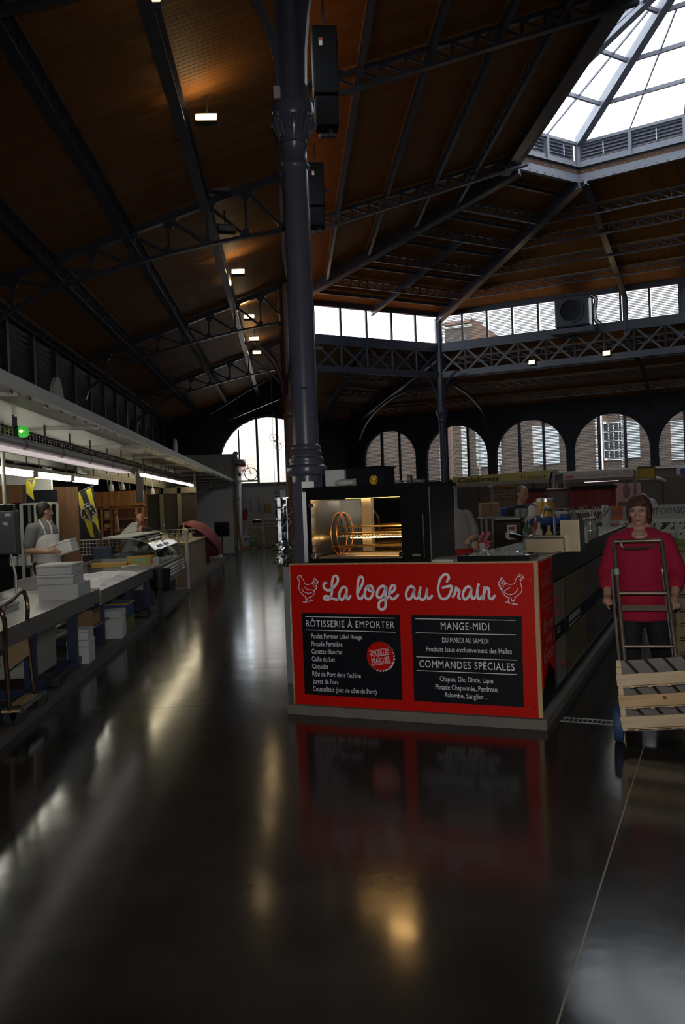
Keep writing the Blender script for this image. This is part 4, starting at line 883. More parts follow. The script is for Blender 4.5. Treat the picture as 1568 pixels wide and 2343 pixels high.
for i, (d0, d1, lb, m) in enumerate(specs):
    t = thing('poster_panel', lb, 'poster', S(SWD, (d0 + d1) / 2, .5))
    wpart('board', MB().prism([A_(d0, .16, 0), A_(d1, .16, 0), A_(d1, .94, 0), A_(d0, .94, 0)], EN * .006), m, t)
    wpart('frame', MB().bar(A_(d0, .16, .004), A_(d0, .94, .004), .012, .02, up=sD).bar(A_(d0, .16, .004), A_(d1, .16, .004), .02, .012), blackp, t)
    wpart('band', MB().prism([A_(d0, .50, .006), A_(d1, .50, .006), A_(d1, .62, .006), A_(d0, .62, .006)], EN * .002), blackp, t, label='black band across the middle')
    if i == 0:
        for d, z in ((.80, .80), (.78, .70), (.88, .30)): wpart('print', MB().ell(A_(d, z, .007), (.02, .05, .03), 8, 6), mat('print_red', (.22, .03, .02), .5), t)
        for z in (.575, .545): wpart('print_bar', MB().prism([A_(.70, z, .009), A_(.85, z, .009), A_(.85, z + .02, .009), A_(.70, z + .02, .009)], EN * .001), beige, t)
    if i == 1: wpart('label_strip', MB().prism([A_(1.3, .55, .009), A_(1.95, .55, .009), A_(1.95, .60, .009), A_(1.3, .60, .009)], EN * .001), mat('strip_white', (.4, .38, .33), .4), t); wpart('label_strip', MB().prism([A_(1.3, .515, .009), A_(1.95, .515, .009), A_(1.95, .53, .009), A_(1.3, .53, .009)], EN * .001), mat('strip_white', (.4, .38, .33), .4), t)
# ---- rotisserie oven
OX0, OX1, OD0, OD1, OZ0, OZ1 = .105, 1.02, .06, .70, 1.146, 1.715
pL = atP(703, 1200, S(0, OD0, 0), sN); pR = atP(985, 1200, S(0, OD0, 0), sN); OX0 = (pL - SL).dot(sE); OX1 = (pR - SL).dot(sE)
OZ1 = atP(985, 1103, S(0, OD0, 0), sN).z
t = thing('rotisserie_oven', 'black rotisserie oven glowing gold inside, on the counter', 'oven', S((OX0 + OX1) / 2, .38, OZ0), SA)
def O(s, d, z): return S(s, d, z)
def ob(s0, s1, d0, d1, z0, z1): return MB().prism([O(s0, d0, z0), O(s1, d0, z0), O(s1, d1, z0), O(s0, d1, z0)], (0, 0, z1 - z0))
def oz(px, py, d=OD0): return atP(px, py, S(0, d, 0), sN)
gl0, gl1 = (oz(713, 1200) - SL).dot(sE), (oz(918, 1200) - SL).dot(sE); gz0, gz1 = oz(820, 1278).z, oz(820, 1140).z
inox = mat('oven_inside', (.62, .58, .52), .32, .85, .2, 7, .05, 30)
wpart('top_cover', ob(OX0 - .02, OX1 + .02, OD0 - .02, OD1 + .02, OZ1 - .025, OZ1), black_m, t)
wpart('front_header', ob(OX0, OX1, OD0, OD0 + .03, gz1, OZ1 - .025), black_m, t); wpart('front_footer', ob(OX0, gl1 + .01, OD0, OD0 + .03, OZ0, gz0), black_m, t); wpart('front_stile', ob(OX0, gl0, OD0, OD0 + .03, gz0, gz1), black_m, t)
wpart('control_panel', ob(gl1, OX1, OD0, OD0 + .03, OZ0, gz1), black_m, t)
wpart('side_panel', ob(OX1 - .015, OX1, OD0 + .03, OD1, OZ0, OZ1 - .025), mat('oven_side', (.022, .021, .021), .3), t); wpart('motor_wall', ob(gl1 + .012, gl1 + .025, OD0 + .03, OD1, OZ0, OZ1 - .03), inox, t)
wpart('side_panel', ob(OX0, OX0 + .012, OD0 + .03, OD1, OZ0, OZ1 - .025), black_m, t)
vs_ = MB()
for k in range(8): vs_.prism([O(OX1 + .001, .30, 1.52 + k * .018), O(OX1 + .001, .55, 1.52 + k * .018), O(OX1 + .001, .55, 1.528 + k * .018), O(OX1 + .001, .30, 1.528 + k * .018)], sE * .002)
wpart('vent_slots', vs_, mat('black_gap', (.004, .004, .004), .6), t, kind='stuff')
wpart('inner_floor', ob(OX0 + .012, gl1 + .012, OD0 + .03, OD1, OZ0, OZ0 + .03), inox, t); wpart('inner_roof', ob(OX0 + .012, gl1 + .012, OD0 + .03, OD1, OZ1 - .06, OZ1 - .03), inox, t)
bk = glass_mat('oven_back_glass', (.75, .72, .68), .12, .06)
wpart('back_glass', ob(OX0 + .012, gl1 + .012, OD1 - .03, OD1 - .022, OZ0 + .03, OZ1 - .06), bk, t); wpart('back_post', ob(gl0 + .19, gl0 + .27, OD1 - .06, OD1 - .032, OZ0 + .03, OZ1 - .06), inox, t)
wpart('front_glass', ob(gl0, gl1, OD0 + .008, OD0 + .012, gz0, gz1), glass_mat('oven_glass', (.96, .93, .86), .05, .03), t)
wpart('door_hinge', ob(gl0 - .012, gl0 + .03, OD0 - .012, OD0 + .006, gz1 - .055, gz1 - .025), steel, t); wpart('door_hinge', ob(gl0 - .01, gl0 + .025, OD0 - .012, OD0 + .006, gz0 + .01, gz0 + .04), steel, t)
wpart('door_knob', MB().lathe([(.012, 0), (.016, .01), (.016, .03), (.008, .036)], O(gl1 + .0, OD0, gz0 + .03), 12, Matrix.Rotation(SA, 3, 'Z') @ Matrix.Rotation(R_(90), 3, 'X')), black_m, t, True)
copper = mat('copper_ring', (.60, .26, .10), .3, .9); brassy = mat('hot_steel', (.85, .65, .35), .25, .95)
rc = O(gl0 + .10, .36, (gz0 + gz1) / 2 - .045)
for k, (ds, rr) in enumerate(((.0, .165), (.05, .165))):
    wpart('wheel_ring', MB().tube([rc + sE * ds + sD * (math.cos(a) * rr) + up3 * (math.sin(a) * rr) for a in [2 * math.pi * j / 36 for j in range(36)]], .0055, 6, closed=True), copper, t, True)
for j in range(6):
    a = 2 * math.pi * j / 6 + .5; q = rc + sD * (math.cos(a) * .13) + up3 * (math.sin(a) * .10 - .05)
    wpart('spit', MB().tube([q - sE * .02, q + sE * (gl1 - gl0 - .06)], .006, 8), brassy, t, True)
wpart('heat_guard', ob(gl0 + .10, gl1 + .005, .30, .42, gz0 + .155, gz0 + .165), brassy, t); mb = MB()
for j in range(26):
    s0 = gl0 + .11 + j * (gl1 - gl0 - .11) / 26; mb.ell(O(s0, .30, gz0 + .162 + random.uniform(-.003, .003)), (.012, .02, .010), 8, 5)
wpart('foil_edge', mb, mat('foil', (.8, .78, .74), .28, .7), t, True)
wpart('drip_tray', ob(gl0 + .02, gl1, .14, .60, OZ0 + .03, OZ0 + .05), inox, t)
glow = mat('heater_glow', (1, .8, .5), .5, emit=(1.0, .62, .24), estr=120.0)
for k, (d, s0, s1) in enumerate(((.17, gl1 - .24, gl1 - .05), (.52, gl0 + .10, gl1 - .06))):
    wpart('heating_tube', MB().tube([O(s0, d, OZ1 - .085), O(s1, d, OZ1 - .085)], .009, 8), glow if k == 0 else mat('heater_glow_low', (1, .8, .5), .5, emit=(1.0, .60, .22), estr=14.0), t)
wpart('heating_tube', MB().tube([O(gl0 + .10, .60, gz0 + .14), O(gl1 - .02, .60, gz0 + .14)], .008, 8), mat('heater_glow_low', (1, .8, .5)), t)
wpart('meat_piece', MB().ell(O(gl0 + .17, .34, gz0 + .075), (.055, .03, .018), 10, 7), mat('roast', (.65, .20, .06), .5), t, True)
wpart('panel_seam', ob(gl1 + .17, gl1 + .173, OD0 - .002, OD0, OZ0 + .04, OZ0 + .36), steel_d, t); wpart('corner_trim', ob(OX1 - .004, OX1 + .004, OD0 - .004, OD0 + .004, OZ0, OZ1 - .03), steel, t)
put_text('PERFECT', O(gl1 + .08, OD0 - .001, OZ0 + .055), O(gl1 + .13, OD0 - .001, OZ0 + .055), .008, up3, sN, mat('plate_gold', (.5, .42, .2), .4), t) if False else wpart('maker_plate', ob(gl1 + .08, gl1 + .14, OD0 - .003, OD0, OZ0 + .05, OZ0 + .068), mat('plate_gold', (.30, .25, .12), .4, .5), t)
# things on top of the oven
zt = OZ1 + .001
def onO(px, py, d): return atP(px, py, S(0, d, 0), sN)
p = onO(772, 1092, .30); solo('polystyrene_box', MB().cbox((0, 0, .07), (.165, .12, .13), .01), mat('styrofoam', (.62, .62, .62), .8, 0, .05, 20, .15, 120), 'white polystyrene box on top of the oven', 'box', (p.x, p.y, zt), SA)
p = onO(785, 1100, .22); me_ = MB().ell((0, 0, .028), (.07, .05, .03)).ell((.05, 0, .03), (.05, .04, .026)); o = solo('plastic_bag', me_, mat('bag_white', (.5, .5, .5), .5), 'crumpled white plastic bag in front of the box on the oven', 'bag', (p.x, p.y, zt), SA, smooth=True)
p = onO(848, 1088, .40); t = thing('crate', 'black plastic crate on top of the oven', 'crate', (p.x, p.y, zt), SA); part('body', MB().bx(-.16, .16, -.12, -.11, 0, .14).bx(-.16, .16, .11, .12, 0, .14).bx(-.16, -.15, -.11, .11, 0, .14).bx(.15, .16, -.11, .11, 0, .14).bx(-.15, .15, -.11, .11, .002, .01), blackp, t); part('rim', MB().tube([(-.165, -.125, .14), (.165, -.125, .14), (.165, .125, .14), (-.165, .125, .14)], .008, 6, closed=True), blackp, t)
p = onO(810, 1083, .30); solo('carton', MB().cbox((0, 0, .03), (.05, .05, .06), .004), mat('card_beige', (.35, .28, .2), .8), 'small beige carton between the white box and black crate', 'box', (p.x, p.y, zt + .0), SA)
p = onO(855, 1094, .12); t = thing('hanging_ball', 'yellow ball with a dark smile stripe on the oven edge', 'ball', (p.x, p.y, zt)); part('ball', MB().ell((0, 0, .036), (.033, .033, .038), 18, 12), mat('ball_yellow', (.62, .40, .03), .4), t, True); part('smile', MB().tube(spline([(-.022, -.026, .040), (-.008, -.033, .028), (.010, -.033, .028), (.024, -.024, .042)], 4), .003, 6), blackp, t)
for i, (px, w_, h_, lb) in enumerate(((912, .06, .03, 'flat dark packet on the oven, right of the crate'), (938, .03, .07, 'upright dark tin on the oven'), (960, .08, .035, 'dark folded cloth at the right of the oven top'))):
    p = onO(px, 1092, .42); t = thing(['packet', 'tin', 'folded_cloth'][i], lb, ['packet', 'tin', 'cloth'][i], (p.x, p.y, zt), SA); part('body', MB().cbox((0, 0, h_ / 2), (w_, .06, h_), .006), mat('pack_grey', (.05, .055, .05), .5), t); part('lid' if i == 1 else 'label', MB().cbox((0, -.031, h_ * .6), (w_ * .6, .004, h_ * .4), .001), mat('pack_pale', (.2, .2, .19), .5), t)
# ---- trays in front of the stall corner
p0 = S(SWD - .30, .26, 1.146)
t = thing('baking_tray', 'black baking tray heaped with crumpled foil near the counter corner', 'tray', p0, SA); tw, td = .52, .36
part('pan', MB().bx(-tw / 2 + .012, tw / 2 - .012, -td / 2 + .012, td / 2 - .012, .006, .014).bx(-tw / 2, tw / 2, -td / 2, -td / 2 + .012, 0, .045).bx(-tw / 2, tw / 2, td / 2 - .012, td / 2, 0, .045).bx(-tw / 2, -tw / 2 + .012, -td / 2 + .012, td / 2 - .012, 0, .045).bx(tw / 2 - .012, tw / 2, -td / 2 + .012, td / 2 - .012, 0, .045), black_m, t)
fm = MB(); nx, ny = 22, 14; vs = []
for j in range(ny + 1):
    for i in range(nx + 1):
        x = -tw / 2 + .02 + (tw - .04) * i / nx; y = -td / 2 + .02 + (td - .04) * j / ny; e = min(1, 4 * min(i / nx, 1 - i / nx), 4 * min(j / ny, 1 - j / ny)); vs.append((x + random.uniform(-.006, .006), y + random.uniform(-.006, .006), .022 + e * (.035 + random.uniform(-.028, .034))))
fm.add(vs, [(j * (nx + 1) + i, j * (nx + 1) + i + 1, (j + 1) * (nx + 1) + i + 1, (j + 1) * (nx + 1) + i) for j in range(ny) for i in range(nx)])
part('foil', fm, mat('foil', (.8, .78, .74), .28, .7), t, False)
p1 = S(SWD - .72, .28, 1.146); t = thing('serving_tray', 'shallow steel tray with brown paper beside the oven', 'tray', p1, SA)
part('tray', MB().cbox((0, 0, .012), (.30, .30, .022), .006), steel_d, t); part('brown_paper', MB().bx(-.13, .13, -.10, .12, .0235, .028), mat('paper_brown', (.22, .13, .07), .8), t); part('napkins', MB().bx(-.12, .13, -.20, -.155, 0, .022), mat('paper_white', (.55, .53, .50), .8), t)
# steel fryer block on the side counter
pf = atZ(1254, 1262, 1.146)
t = thing('fryer', 'low stainless fryer box on the side counter', 'fryer', pf, SA)
part('tank', MB().bx(-.15, .15, -.16, -.155, 0, .12).bx(-.15, .15, .155, .16, 0, .12).bx(-.15, -.145, -.155, .155, 0, .12).bx(.145, .15, -.155, .155, 0, .12).bx(-.145, .145, -.155, .155, .03, .035), mat('fryer_steel', (.26, .21, .14), .42, .9, .2, 9), t); part('rim', MB().tube([(-.15, -.16, .12), (.15, -.16, .12), (.15, .16, .12), (-.15, .16, .12)], .008, 6, closed=True), steel, t)
part('basket', MB().bx(-.10, .10, -.12, .12, .06, .115), mat('wire_mesh', (.3, .29, .27), .4, .8), t)
t = thing('splash_guard', 'upright stainless splash guard with folded side, by the counter edge', 'guard', atZ(1306, 1262, 1.146), SA)
part('front_sheet', MB().bx(-.075, .07, -.003, .003, 0, .255), MATS['fryer_steel'], t); part('side_sheet', MB().prism([(.07, 0, 0), (.07, .30, 0), (.07, .30, .235), (.07, 0, .26)], (.006, 0, 0)), steel_d, t)
def at_side(px, py, z): return atZ(px, py, z)
# towel roll, glass jug, tong basket, coffee machine ...
def bowlthing(name, label, cat, prof, m, p, parts=(), n=20):
    t = thing(name, label, cat, p); part('body', MB().lathe(prof, n=n), m, t, True)
    for nm, mb_, mm_ in parts: part(nm, mb_, mm_, t, True)
    return t
zc = 1.146
p = atZ(1332, 1243, zc); bowlthing('paper_roll', 'white paper roll lying behind the splash guard', 'roll', [(.02, 0), (.06, 0), (.06, .14), (.02, .14)], mat('paper_white', (.55, .53, .50), .8), p)
p = atZ(1352, 1233, zc); bowlthing('glass_jug', 'clear glass jug with steel lid on the far end of the side counter', 'jug', [(.06, 0), (.075, .02), (.085, .10), (.06, .17), (.065, .19)], mat('jug_glass', (.35, .36, .36), .1, .4), p, [('lid', MB().lathe([(.067, .19), (.06, .215), (.02, .22)]), steel)])
for k in range(2):
    p = S(SWD - .14, 3.1 + k * .28, zc); bowlthing('sauce_pan', ['low steel pan with looped handle behind the paper roll', 'second low steel pan beyond the first'][k], 'pan', [(.08, 0), (.09, .06), (.085, .06), (.075, .008)], steel, p, [('handle', MB().tube(spline([(.09, 0, .05), (.14, .02, .07), (.14, -.04, .07), (.09, -.03, .05)], 4), .006, 6), steel)])
p = atZ(1346, 1222, zc); t = thing('utensil_pot', 'terracotta pot bristling with splayed kitchen tongs', 'pot', p)
part('pot', MB().lathe([(.075, 0), (.10, .13), (.092, .13), (.07, .02)], n=20), mat('terracotta', (.25, .13, .06), .7), t, True)
for k in range(11):
    a = -1.0 + k * .2; part('tongs', MB().tube([(a * .05, .02 * (k % 3 - 1), .04), (a * .26, .04 * (k % 3 - 1), .33 - .03 * abs(a))], .007, 6), steel_d, t)
# inner (back) counter with coffee machine and clutter
IZ = 1.02
def I(s, d, z=IZ): return S(s, d, z)
t = thing('back_counter', 'pale inner counter across the back of the stall', 'counter', I(.8, 3.6, .07))
wpart('carcass', MB().prism([I(.1, 3.45, .07), I(1.22, 3.45, .07), I(1.22, 4.0, .07), I(.1, 4.0, .07)], (0, 0, .90)), wood('pale_ply', (.30, .22, .13), (.40, .30, .18), (3, 20, 20)), t); wpart('worktop', MB().prism([I(.05, 3.42, .97), I(1.25, 3.42, .97), I(1.25, 4.05, .97), I(.05, 4.05, .97)], (0, 0, .045)), counter_top, t)
for k in range(3): wpart('shelf_opening', MB().prism([I(.2 + k * .35, 3.446, .45), I(.5 + k * .35, 3.446, .45), I(.5 + k * .35, 3.446, .86), I(.2 + k * .35, 3.446, .86)], sD * .002), blackp, t)
pc = I(.93, 3.7); t = thing('coffee_machine', 'black coffee machine with a white tag on the back counter', 'coffee machine', pc, SA)
part('body', MB().cbox((0, 0, .17), (.33, .36, .32), .02), black_m, t); part('cup_tray', MB().cbox((0, 0, .348), (.28, .30, .035), .01), steel_d, t); part('group_head', MB().lathe([(.04, 0), (.04, .06)], (.02, -.21, .14), 14), steel, t); part('drip_grid', MB().cbox((0, -.21, .01), (.30, .12, .02), .005), steel_d, t)
part('portafilter', MB().tube([(.06, -.24, .16), (.22, -.34, .13), (.30, -.36, .08)], .012, 8), black_m, t); part('price_tag', MB().bx(.0, .10, -.186, -.182, .12, .28), mat('paper_white', (.55, .53, .50), .8), t); part('tag_photo', MB().bx(.015, .085, -.188, -.186, .22, .26), mat('print_red', (.22, .03, .02), .5), t)
for k in range(4): bowlthing('glass', ['front left', 'front right', 'rear left', 'rear right'][k] + ' tumbler of four on the coffee machine', 'glass', [(.025, 0), (.032, .09), (.029, .09), (.023, .006)], mat('jug_glass', (.35, .36, .36)), I(1.03 + .07 * (k % 2), 3.62 + .09 * (k // 2), IZ + .366))['group'] = 'tumblers on the coffee machine'
p = I(.62, 3.62); bowlthing('coffee_cup', 'white cup beside the coffee machine', 'cup', [(.03, 0), (.045, .08), (.04, .08), (.028, .01)], mat('porcelain', (.62, .61, .6), .2), p, [('handle', MB().tube([(.042, 0, .06), (.07, 0, .05), (.065, 0, .03), (.038, 0, .02)], .006, 6), mat('porcelain', (.62, .61, .6))), ('saucer', MB().lathe([(.04, -.001), (.075, .008), (.07, .01), (.04, .004)]), mat('porcelain', (.62, .61, .6)))])
p = I(.50, 3.56); bowlthing('sugar_bowl', 'white sugar bowl left of the cup', 'bowl', [(.05, 0), (.06, .05), (.05, .10), (.01, .12)], mat('porcelain', (.62, .61, .6)), p)
p = I(.28, 3.6); t = thing('till', 'low black card terminal printer on the back counter', 'till', p, SA); part('body', MB().cbox((0, 0, .06), (.24, .20, .12), .012), black_m, t); part('paper', MB().prism([(-.08, 0, .122), (.08, 0, .122), (.08, .09, .20), (-.08, .09, .20)], (0, .004, 0)), mat('paper_white', (.55, .53, .50)), t)
p = I(.46, 3.95); t = thing('sauce_bottle', 'yellow squeeze bottle on the back counter', 'bottle', p); part('body', MB().lathe([(.03, 0), (.03, .15), (.015, .18)]), mat('mustard', (.55, .33, .04), .4), t, True); part('nozzle', MB().lathe([(.012, .18), (.004, .23)]), mat('nozzle_red', (.4, .05, .02), .4), t)
p = I(.55, 4.0); t = thing('candy_rack', 'red and white sweets rack on the back counter', 'rack', p, SA); part('base', MB().cbox((0, 0, .04), (.16, .12, .08), .01), mat('candy_red', (.45, .05, .05), .5), t)
for k in range(6): part('sweet', MB().ell((-.06 + .024 * k, 0, .10 + .035 * (k % 3)), (.022, .022, .028), 8, 6), mat('candy_pink', (.6, .2, .22), .4), t, True)
p = atY(1222, 1196, 10.6) - up3 * .28
t = thing('rugby_ball', 'white rugby ball with dark panels standing behind the glasses', 'ball', p + up3 * .28); Mx = Matrix.Rotation(.5, 3, 'Y')
part('ball', MB().ell((0, 0, .13), (.085, .085, .135), 18, 12, Mx), mat('ball_white', (.60, .60, .58), .4), t, True); part('stripe', MB().tube([Vector((0, 0, .13)) + Mx @ Vector((math.cos(a) * .072, math.sin(a) * .072, .075)) for a in [2 * math.pi * j / 20 for j in range(20)]], .008, 6, closed=True), mat('ball_navy', (.02, .02, .05), .4), t); part('stand', MB().lathe([(.06, -.24), (.05, -.02), (.07, 0)]), black_m, t)
p = atY(1250, 1188, 9.9) - up3 * .2; t = thing('storage_jar', 'tall yellow canister with a silver screw lid', 'canister', p + up3 * .2)
part('body', MB().lathe([(.095, 0), (.105, .12), (.10, .20)]), mat('can_yellow', (.50, .28, .02), .35), t, True); part('lid', MB().lathe([(.108, .20), (.108, .235), (.09, .24)]), steel, t, True); part('stand', MB().lathe([(.08, -.2), (.08, 0)]), mat('stand_green', (.12, .14, .03), .5), t)
p = atZ(1256, 1228, zc); t = thing('blue_bundle', 'blue cloth bundle thrown over the equipment on the side counter', 'cloth', p); b_ = MB()
for k in range(9): b_.ell((-.16 + .042 * k, .03 * math.sin(k * 2), .175 + .022 * math.sin(k * 1.7)), (.055, .07, .045))
blob('cloth', b_, mat('cloth_blue', (.02, .07, .30), .8, 0, .3, 10), t, .012, 3); part('stand', MB().bx(-.16, .15, -.08, .08, 0, .145), black_m, t)
p = S(1.66, 2.2, zc); t = thing('tap', 'bent chrome tap beside the fryer', 'tap', p); part('spout', MB().tube(spline([(0, 0, 0), (0, 0, .28), (-.03, -.02, .34), (-.10, -.04, .34), (-.13, -.05, .26)], 5), .011, 8), steel, t, True); part('lever', MB().tube([(0, 0, .10), (.05, -.05, .13)], .007, 6), steel, t)
p = atZ(1216, 1252, zc); t = thing('stock_pot', 'steel pot with black handles among the clutter', 'pot', p); part('pot', MB().lathe([(.07, 0), (.075, .11), (.068, .11), (.065, .01)], n=24), steel_d, t, True); part('handle', MB().tube([(-.07, 0, .09), (-.12, 0, .11), (-.20, -.02, .13)], .012, 8), black_m, t)
for k, (s_, d_, h_, c_) in enumerate(((1.34, 3.0, .22, (.30, .06, .03)), (1.42, 2.75, .18, (.45, .43, .40)), (1.55, 2.55, .15, (.5, .35, .1)), (1.26, 2.9, .20, (.06, .12, .05)), (1.72, 2.9, .14, (.5, .48, .45)))):
    t = thing('bottle', ['dark red sauce bottle', 'pale plastic bottle', 'amber oil bottle', 'green glass bottle', 'short white bottle'][k] + ' among the clutter behind the fryer', 'bottle', S(s_, d_, zc)); part('body', MB().lathe([(.03, 0), (.033, .02), (.033, h_ * .65), (.014, h_ * .8), (.014, h_)]), mat('bottle_%d' % k, c_, .25), t, True); part('cap', MB().lathe([(.016, h_), (.016, h_ + .02)]), steel_d, t)
# left of the column: plastic-wrapped sheet, plants
t = thing('plastic_sheet', 'clear crinkled plastic sheet hanging left of the column pedestal', 'plastic sheet', (-.08, 7.9, 0)); vs = []; fs = []; nx, ny = 8, 24
for j in range(ny + 1):
    for i in range(nx + 1):
        x = -.05 + .13 * i / nx; z = 1.06 + .62 * j / ny; vs.append((x + .012 * math.sin(j * 1.3 + i), -.05 + .03 * math.sin(i * 2.1 + j * .6) + random.uniform(-.012, .012), z))
for j in range(ny):
    for i in range(nx): fs.append((j * (nx + 1) + i, j * (nx + 1) + i + 1, (j + 1) * (nx + 1) + i + 1, (j + 1) * (nx + 1) + i))
part('sheet', MB().add(vs, fs), glass_mat('crinkled_plastic', (.62, .66, .72), .35, .12), t); part('post', MB().bar((.02, .05, 0), (.02, .05, 1.75), .05, .05), mat('pale_post', (.16, .18, .22), .5), t)
t = thing('potted_plant', 'leafy green plant in a pale pot left of the stall, by the aisle', 'plant', atZ(650, 1318, .0)); part('pot', MB().lathe([(.12, 0), (.17, .28), (.15, .28), (.11, .03)]), mat('pot_pale', (.35, .32, .26), .7), t, True)
leafm = mat('leaf_green', (.05, .13, .03), .5, 0, .4, 9)
for k in range(46):
    a, h = random.uniform(0, 6.28), random.uniform(.25, .85); r = .22 * random.random() ** .5; c = Vector((math.cos(a) * r, math.sin(a) * r, h)); s_ = random.uniform(.07, .11); e = Vector((math.cos(a), math.sin(a), -.4)).normalized(); x = e.cross(up3).normalized()
    part('leaf', MB().add([c, c + e * s_ + x * s_ * .6, c + e * s_ * 2.1, c + e * s_ - x * s_ * .6, c + e * s_ + up3 * .015], [(0, 1, 4), (1, 2, 4), (2, 3, 4), (3, 0, 4)]), leafm, t)
part('stem', MB().tube([(0, 0, .2), (.02, 0, .5), (-.02, .02, .8)], .012, 6), mat('stem', (.10, .08, .03), .7), t)
# drain grate in the floor right of the kerb
ga, gb = atZ(1282, 1650, 0), atZ(1420, 1660, 0); ge = (gb - ga).normalized(); gn = Vector((-ge.y, ge.x, 0))
t = thing('drain_grate', 'narrow slotted steel drain grate in the floor beside the kerb', 'drain', ga); fr_ = MB()
GL = 1.6
for o_ in (0, .11): fr_.bar(ga + gn * o_ + up3 * .0, ga + ge * GL + gn * o_, .012, .008)
wpart('frame', fr_, steel_d, t); sl = MB()
for k in range(48): q = ga + ge * (.02 + k * (GL - .04) / 48); sl.bar(q, q + gn * .11, .008, .006)
wpart('grate_bars', sl, mat('grate_metal', (.16, .15, .14), .5, .7), t, kind='stuff')
# ================================================================== PEOPLE
skin = mat('skin', (.50, .29, .20), .5, 0, .06, 12); skin2 = mat('skin_tan', (.42, .24, .15), .5, 0, .06, 12)
def RZ(a): return Matrix.Rotation(a, 3, 'Z')
def head_parts(m, c, M, s=1.0, male=False):
    E_ = lambda p, r: m.ell(c + M @ (Vector(p) * s), tuple(x * s for x in r), 16, 10, M)
    E_((0, .012, .030), (.074, .092, .092)); E_((0, -.018, -.030), (.060 + .004 * male, .066, .082)); E_((0, -.050, -.088), (.030 + .006 * male, .028, .024))
    m.cap(c + M @ Vector((0, -.082, .012)) * s, c + M @ Vector((0, -.100, -.028)) * s, .009 * s, .013 * s); E_((.012, -.088, -.032), (.009, .010, .008)); E_((-.012, -.088, -.032), (.009, .010, .008))
    E_((0, -.078, -.060), (.024, .012, .008)); E_((0, -.076, -.070), (.020, .011, .008)); E_((0, -.074, .030), (.052, .014, .012))
    for sg in (-1, 1): E_((sg * .076, .010, -.012), (.010, .018, .030)); E_((sg * .040, -.058, -.020), (.022, .020, .022))
def eyes(c, M, parent, s=1.0, iris=(.10, .07, .05)):
    for sg in (-1, 1):
        e = part('eye', MB().ell(c + M @ (Vector((sg * .031, -.0725, .008)) * s), (.0112 * s,) * 3, 12, 8), mat('eye_white', (.38, .36, .34), .2), parent, True)
        part('iris', MB().ell(c + M @ (Vector((sg * .031, -.0812, .008)) * s), (.0065 * s, .004 * s, .0065 * s), 10, 6), mat('iris_%d' % int(iris[0] * 100), iris, .2), e, True)
def limb(m, pts, rs):
    for (a, b), (r1, r2) in zip(zip(pts, pts[1:]), zip(rs, rs[1:])): m.cap(a, b, r1, r2)
def grip(m, c, axis, out, rad=.020, fr=.0080):
    """a fist closed round a bar through c along axis; `out` points from the bar to the knuckles"""
    a = Vector(axis).normalized(); o = Vector(out); o = (o - a * o.dot(a)).normalized(); t = a.cross(o)
    for j in range(4):
        q = [c + a * ((j - 1.5) * .0215) + (o * math.cos(u) + t * math.sin(u)) * (rad + fr) for u in (-.2, .5, 1.2, 1.9, 2.6, 3.2)]
        k = 1 - .06 * abs(j - 1.2)
        for x, y in zip(q, q[1:]): m.cap(x, y, fr * k, fr * k * .95, 8)
        m.ell(q[0] + o * .004, (fr * 1.15,) * 3, 8, 6)
    q = [c + a * .042 + (o * math.cos(u) + t * math.sin(u)) * (rad + fr) for u in (-.3, -1.0, -1.7, -2.3)]
    for x, y in zip(q, q[1:]): m.cap(x, y, .011, .0095, 8)
    m.ell(c + o * (rad + .006) - t * .018, (.036, .036, .030), 12, 8)
# ---- woman with the hand truck
wpos = atY(1462, 1170, 6.38); WX, WY = wpos.x, 6.38; WYAW = -math.atan2(WX, WY)
t = thing('person', 'woman with short auburn hair and glasses in a magenta sweater pushing a hand truck', 'person', (WX, WY, 0), WYAW)
V = Vector; hc = V((.002, -.02, 1.462)); Mh = RZ(-.12)
m = MB(); head_parts(m, hc, Mh, .98)
m.cap((.0, .02, 1.24), (0, .0, 1.40), .062, .052); m.loft([((0, .0, .80), .155, .105), ((0, .0, .92), .15, .10), ((0, .0, 1.05), .15, .105), ((0, 0, 1.18), .165, .11), ((0, .01, 1.26), .15, .085), ((0, .02, 1.30), .08, .06)])
m.ell((0, -.038, 1.276), (.084, .064, .056)); m.cap((0, -.02, 1.27), (0, .0, 1.38), .060, .052)
for sg in (-1, 1): m.cap((sg * .02, .015, 1.365), (sg * .075, .015, 1.318), .040, .030)
m.cap((-.15, .01, 1.245), (.15, .01, 1.245), .045, .045)
shL, elL, wrL = V((-.175, .0, 1.250)), V((-.245, .02, 1.02)), V((-.240, -.14, .845)); shR, elR, wrR = V((.180, 0, 1.250)), V((.255, .02, 1.02)), V((.225, -.14, .845))
hL, hR = V((-.222, -.215, .800)), V((.200, -.215, .800))
limb(m, [shL - up3 * .012, elL, wrL], [.044, .040, .028]); limb(m, [shR - up3 * .012, elR, wrR], [.044, .040, .028]); limb(m, [wrL, hL + V((-.018, .03, .02))], [.027, .030]); limb(m, [wrR, hR + V((.018, .03, .02))], [.027, .030])
gax = V((.30, -.85, -.38)); gaxR = V((-.30, -.85, -.38)); grip(m, hL, gax, V((-1, 0, .35))); grip(m, hR, gaxR, V((1, 0, .35)))
for hip, kn, an, to in ((V((-.085, 0, .80)), V((-.085, -.02, .45)), V((-.095, .03, .09)), V((-.10, -.10, .035))), (V((.085, 0, .80)), V((.115, .04, .46)), V((.15, .22, .12)), V((.155, .10, .045)))):
    limb(m, [hip, kn, an], [.088, .058, .042]); limb(m, [an, to], [.042, .034])
blob('body', m, skin, t, .005, 2)
eyes(hc, Mh, t, .98)
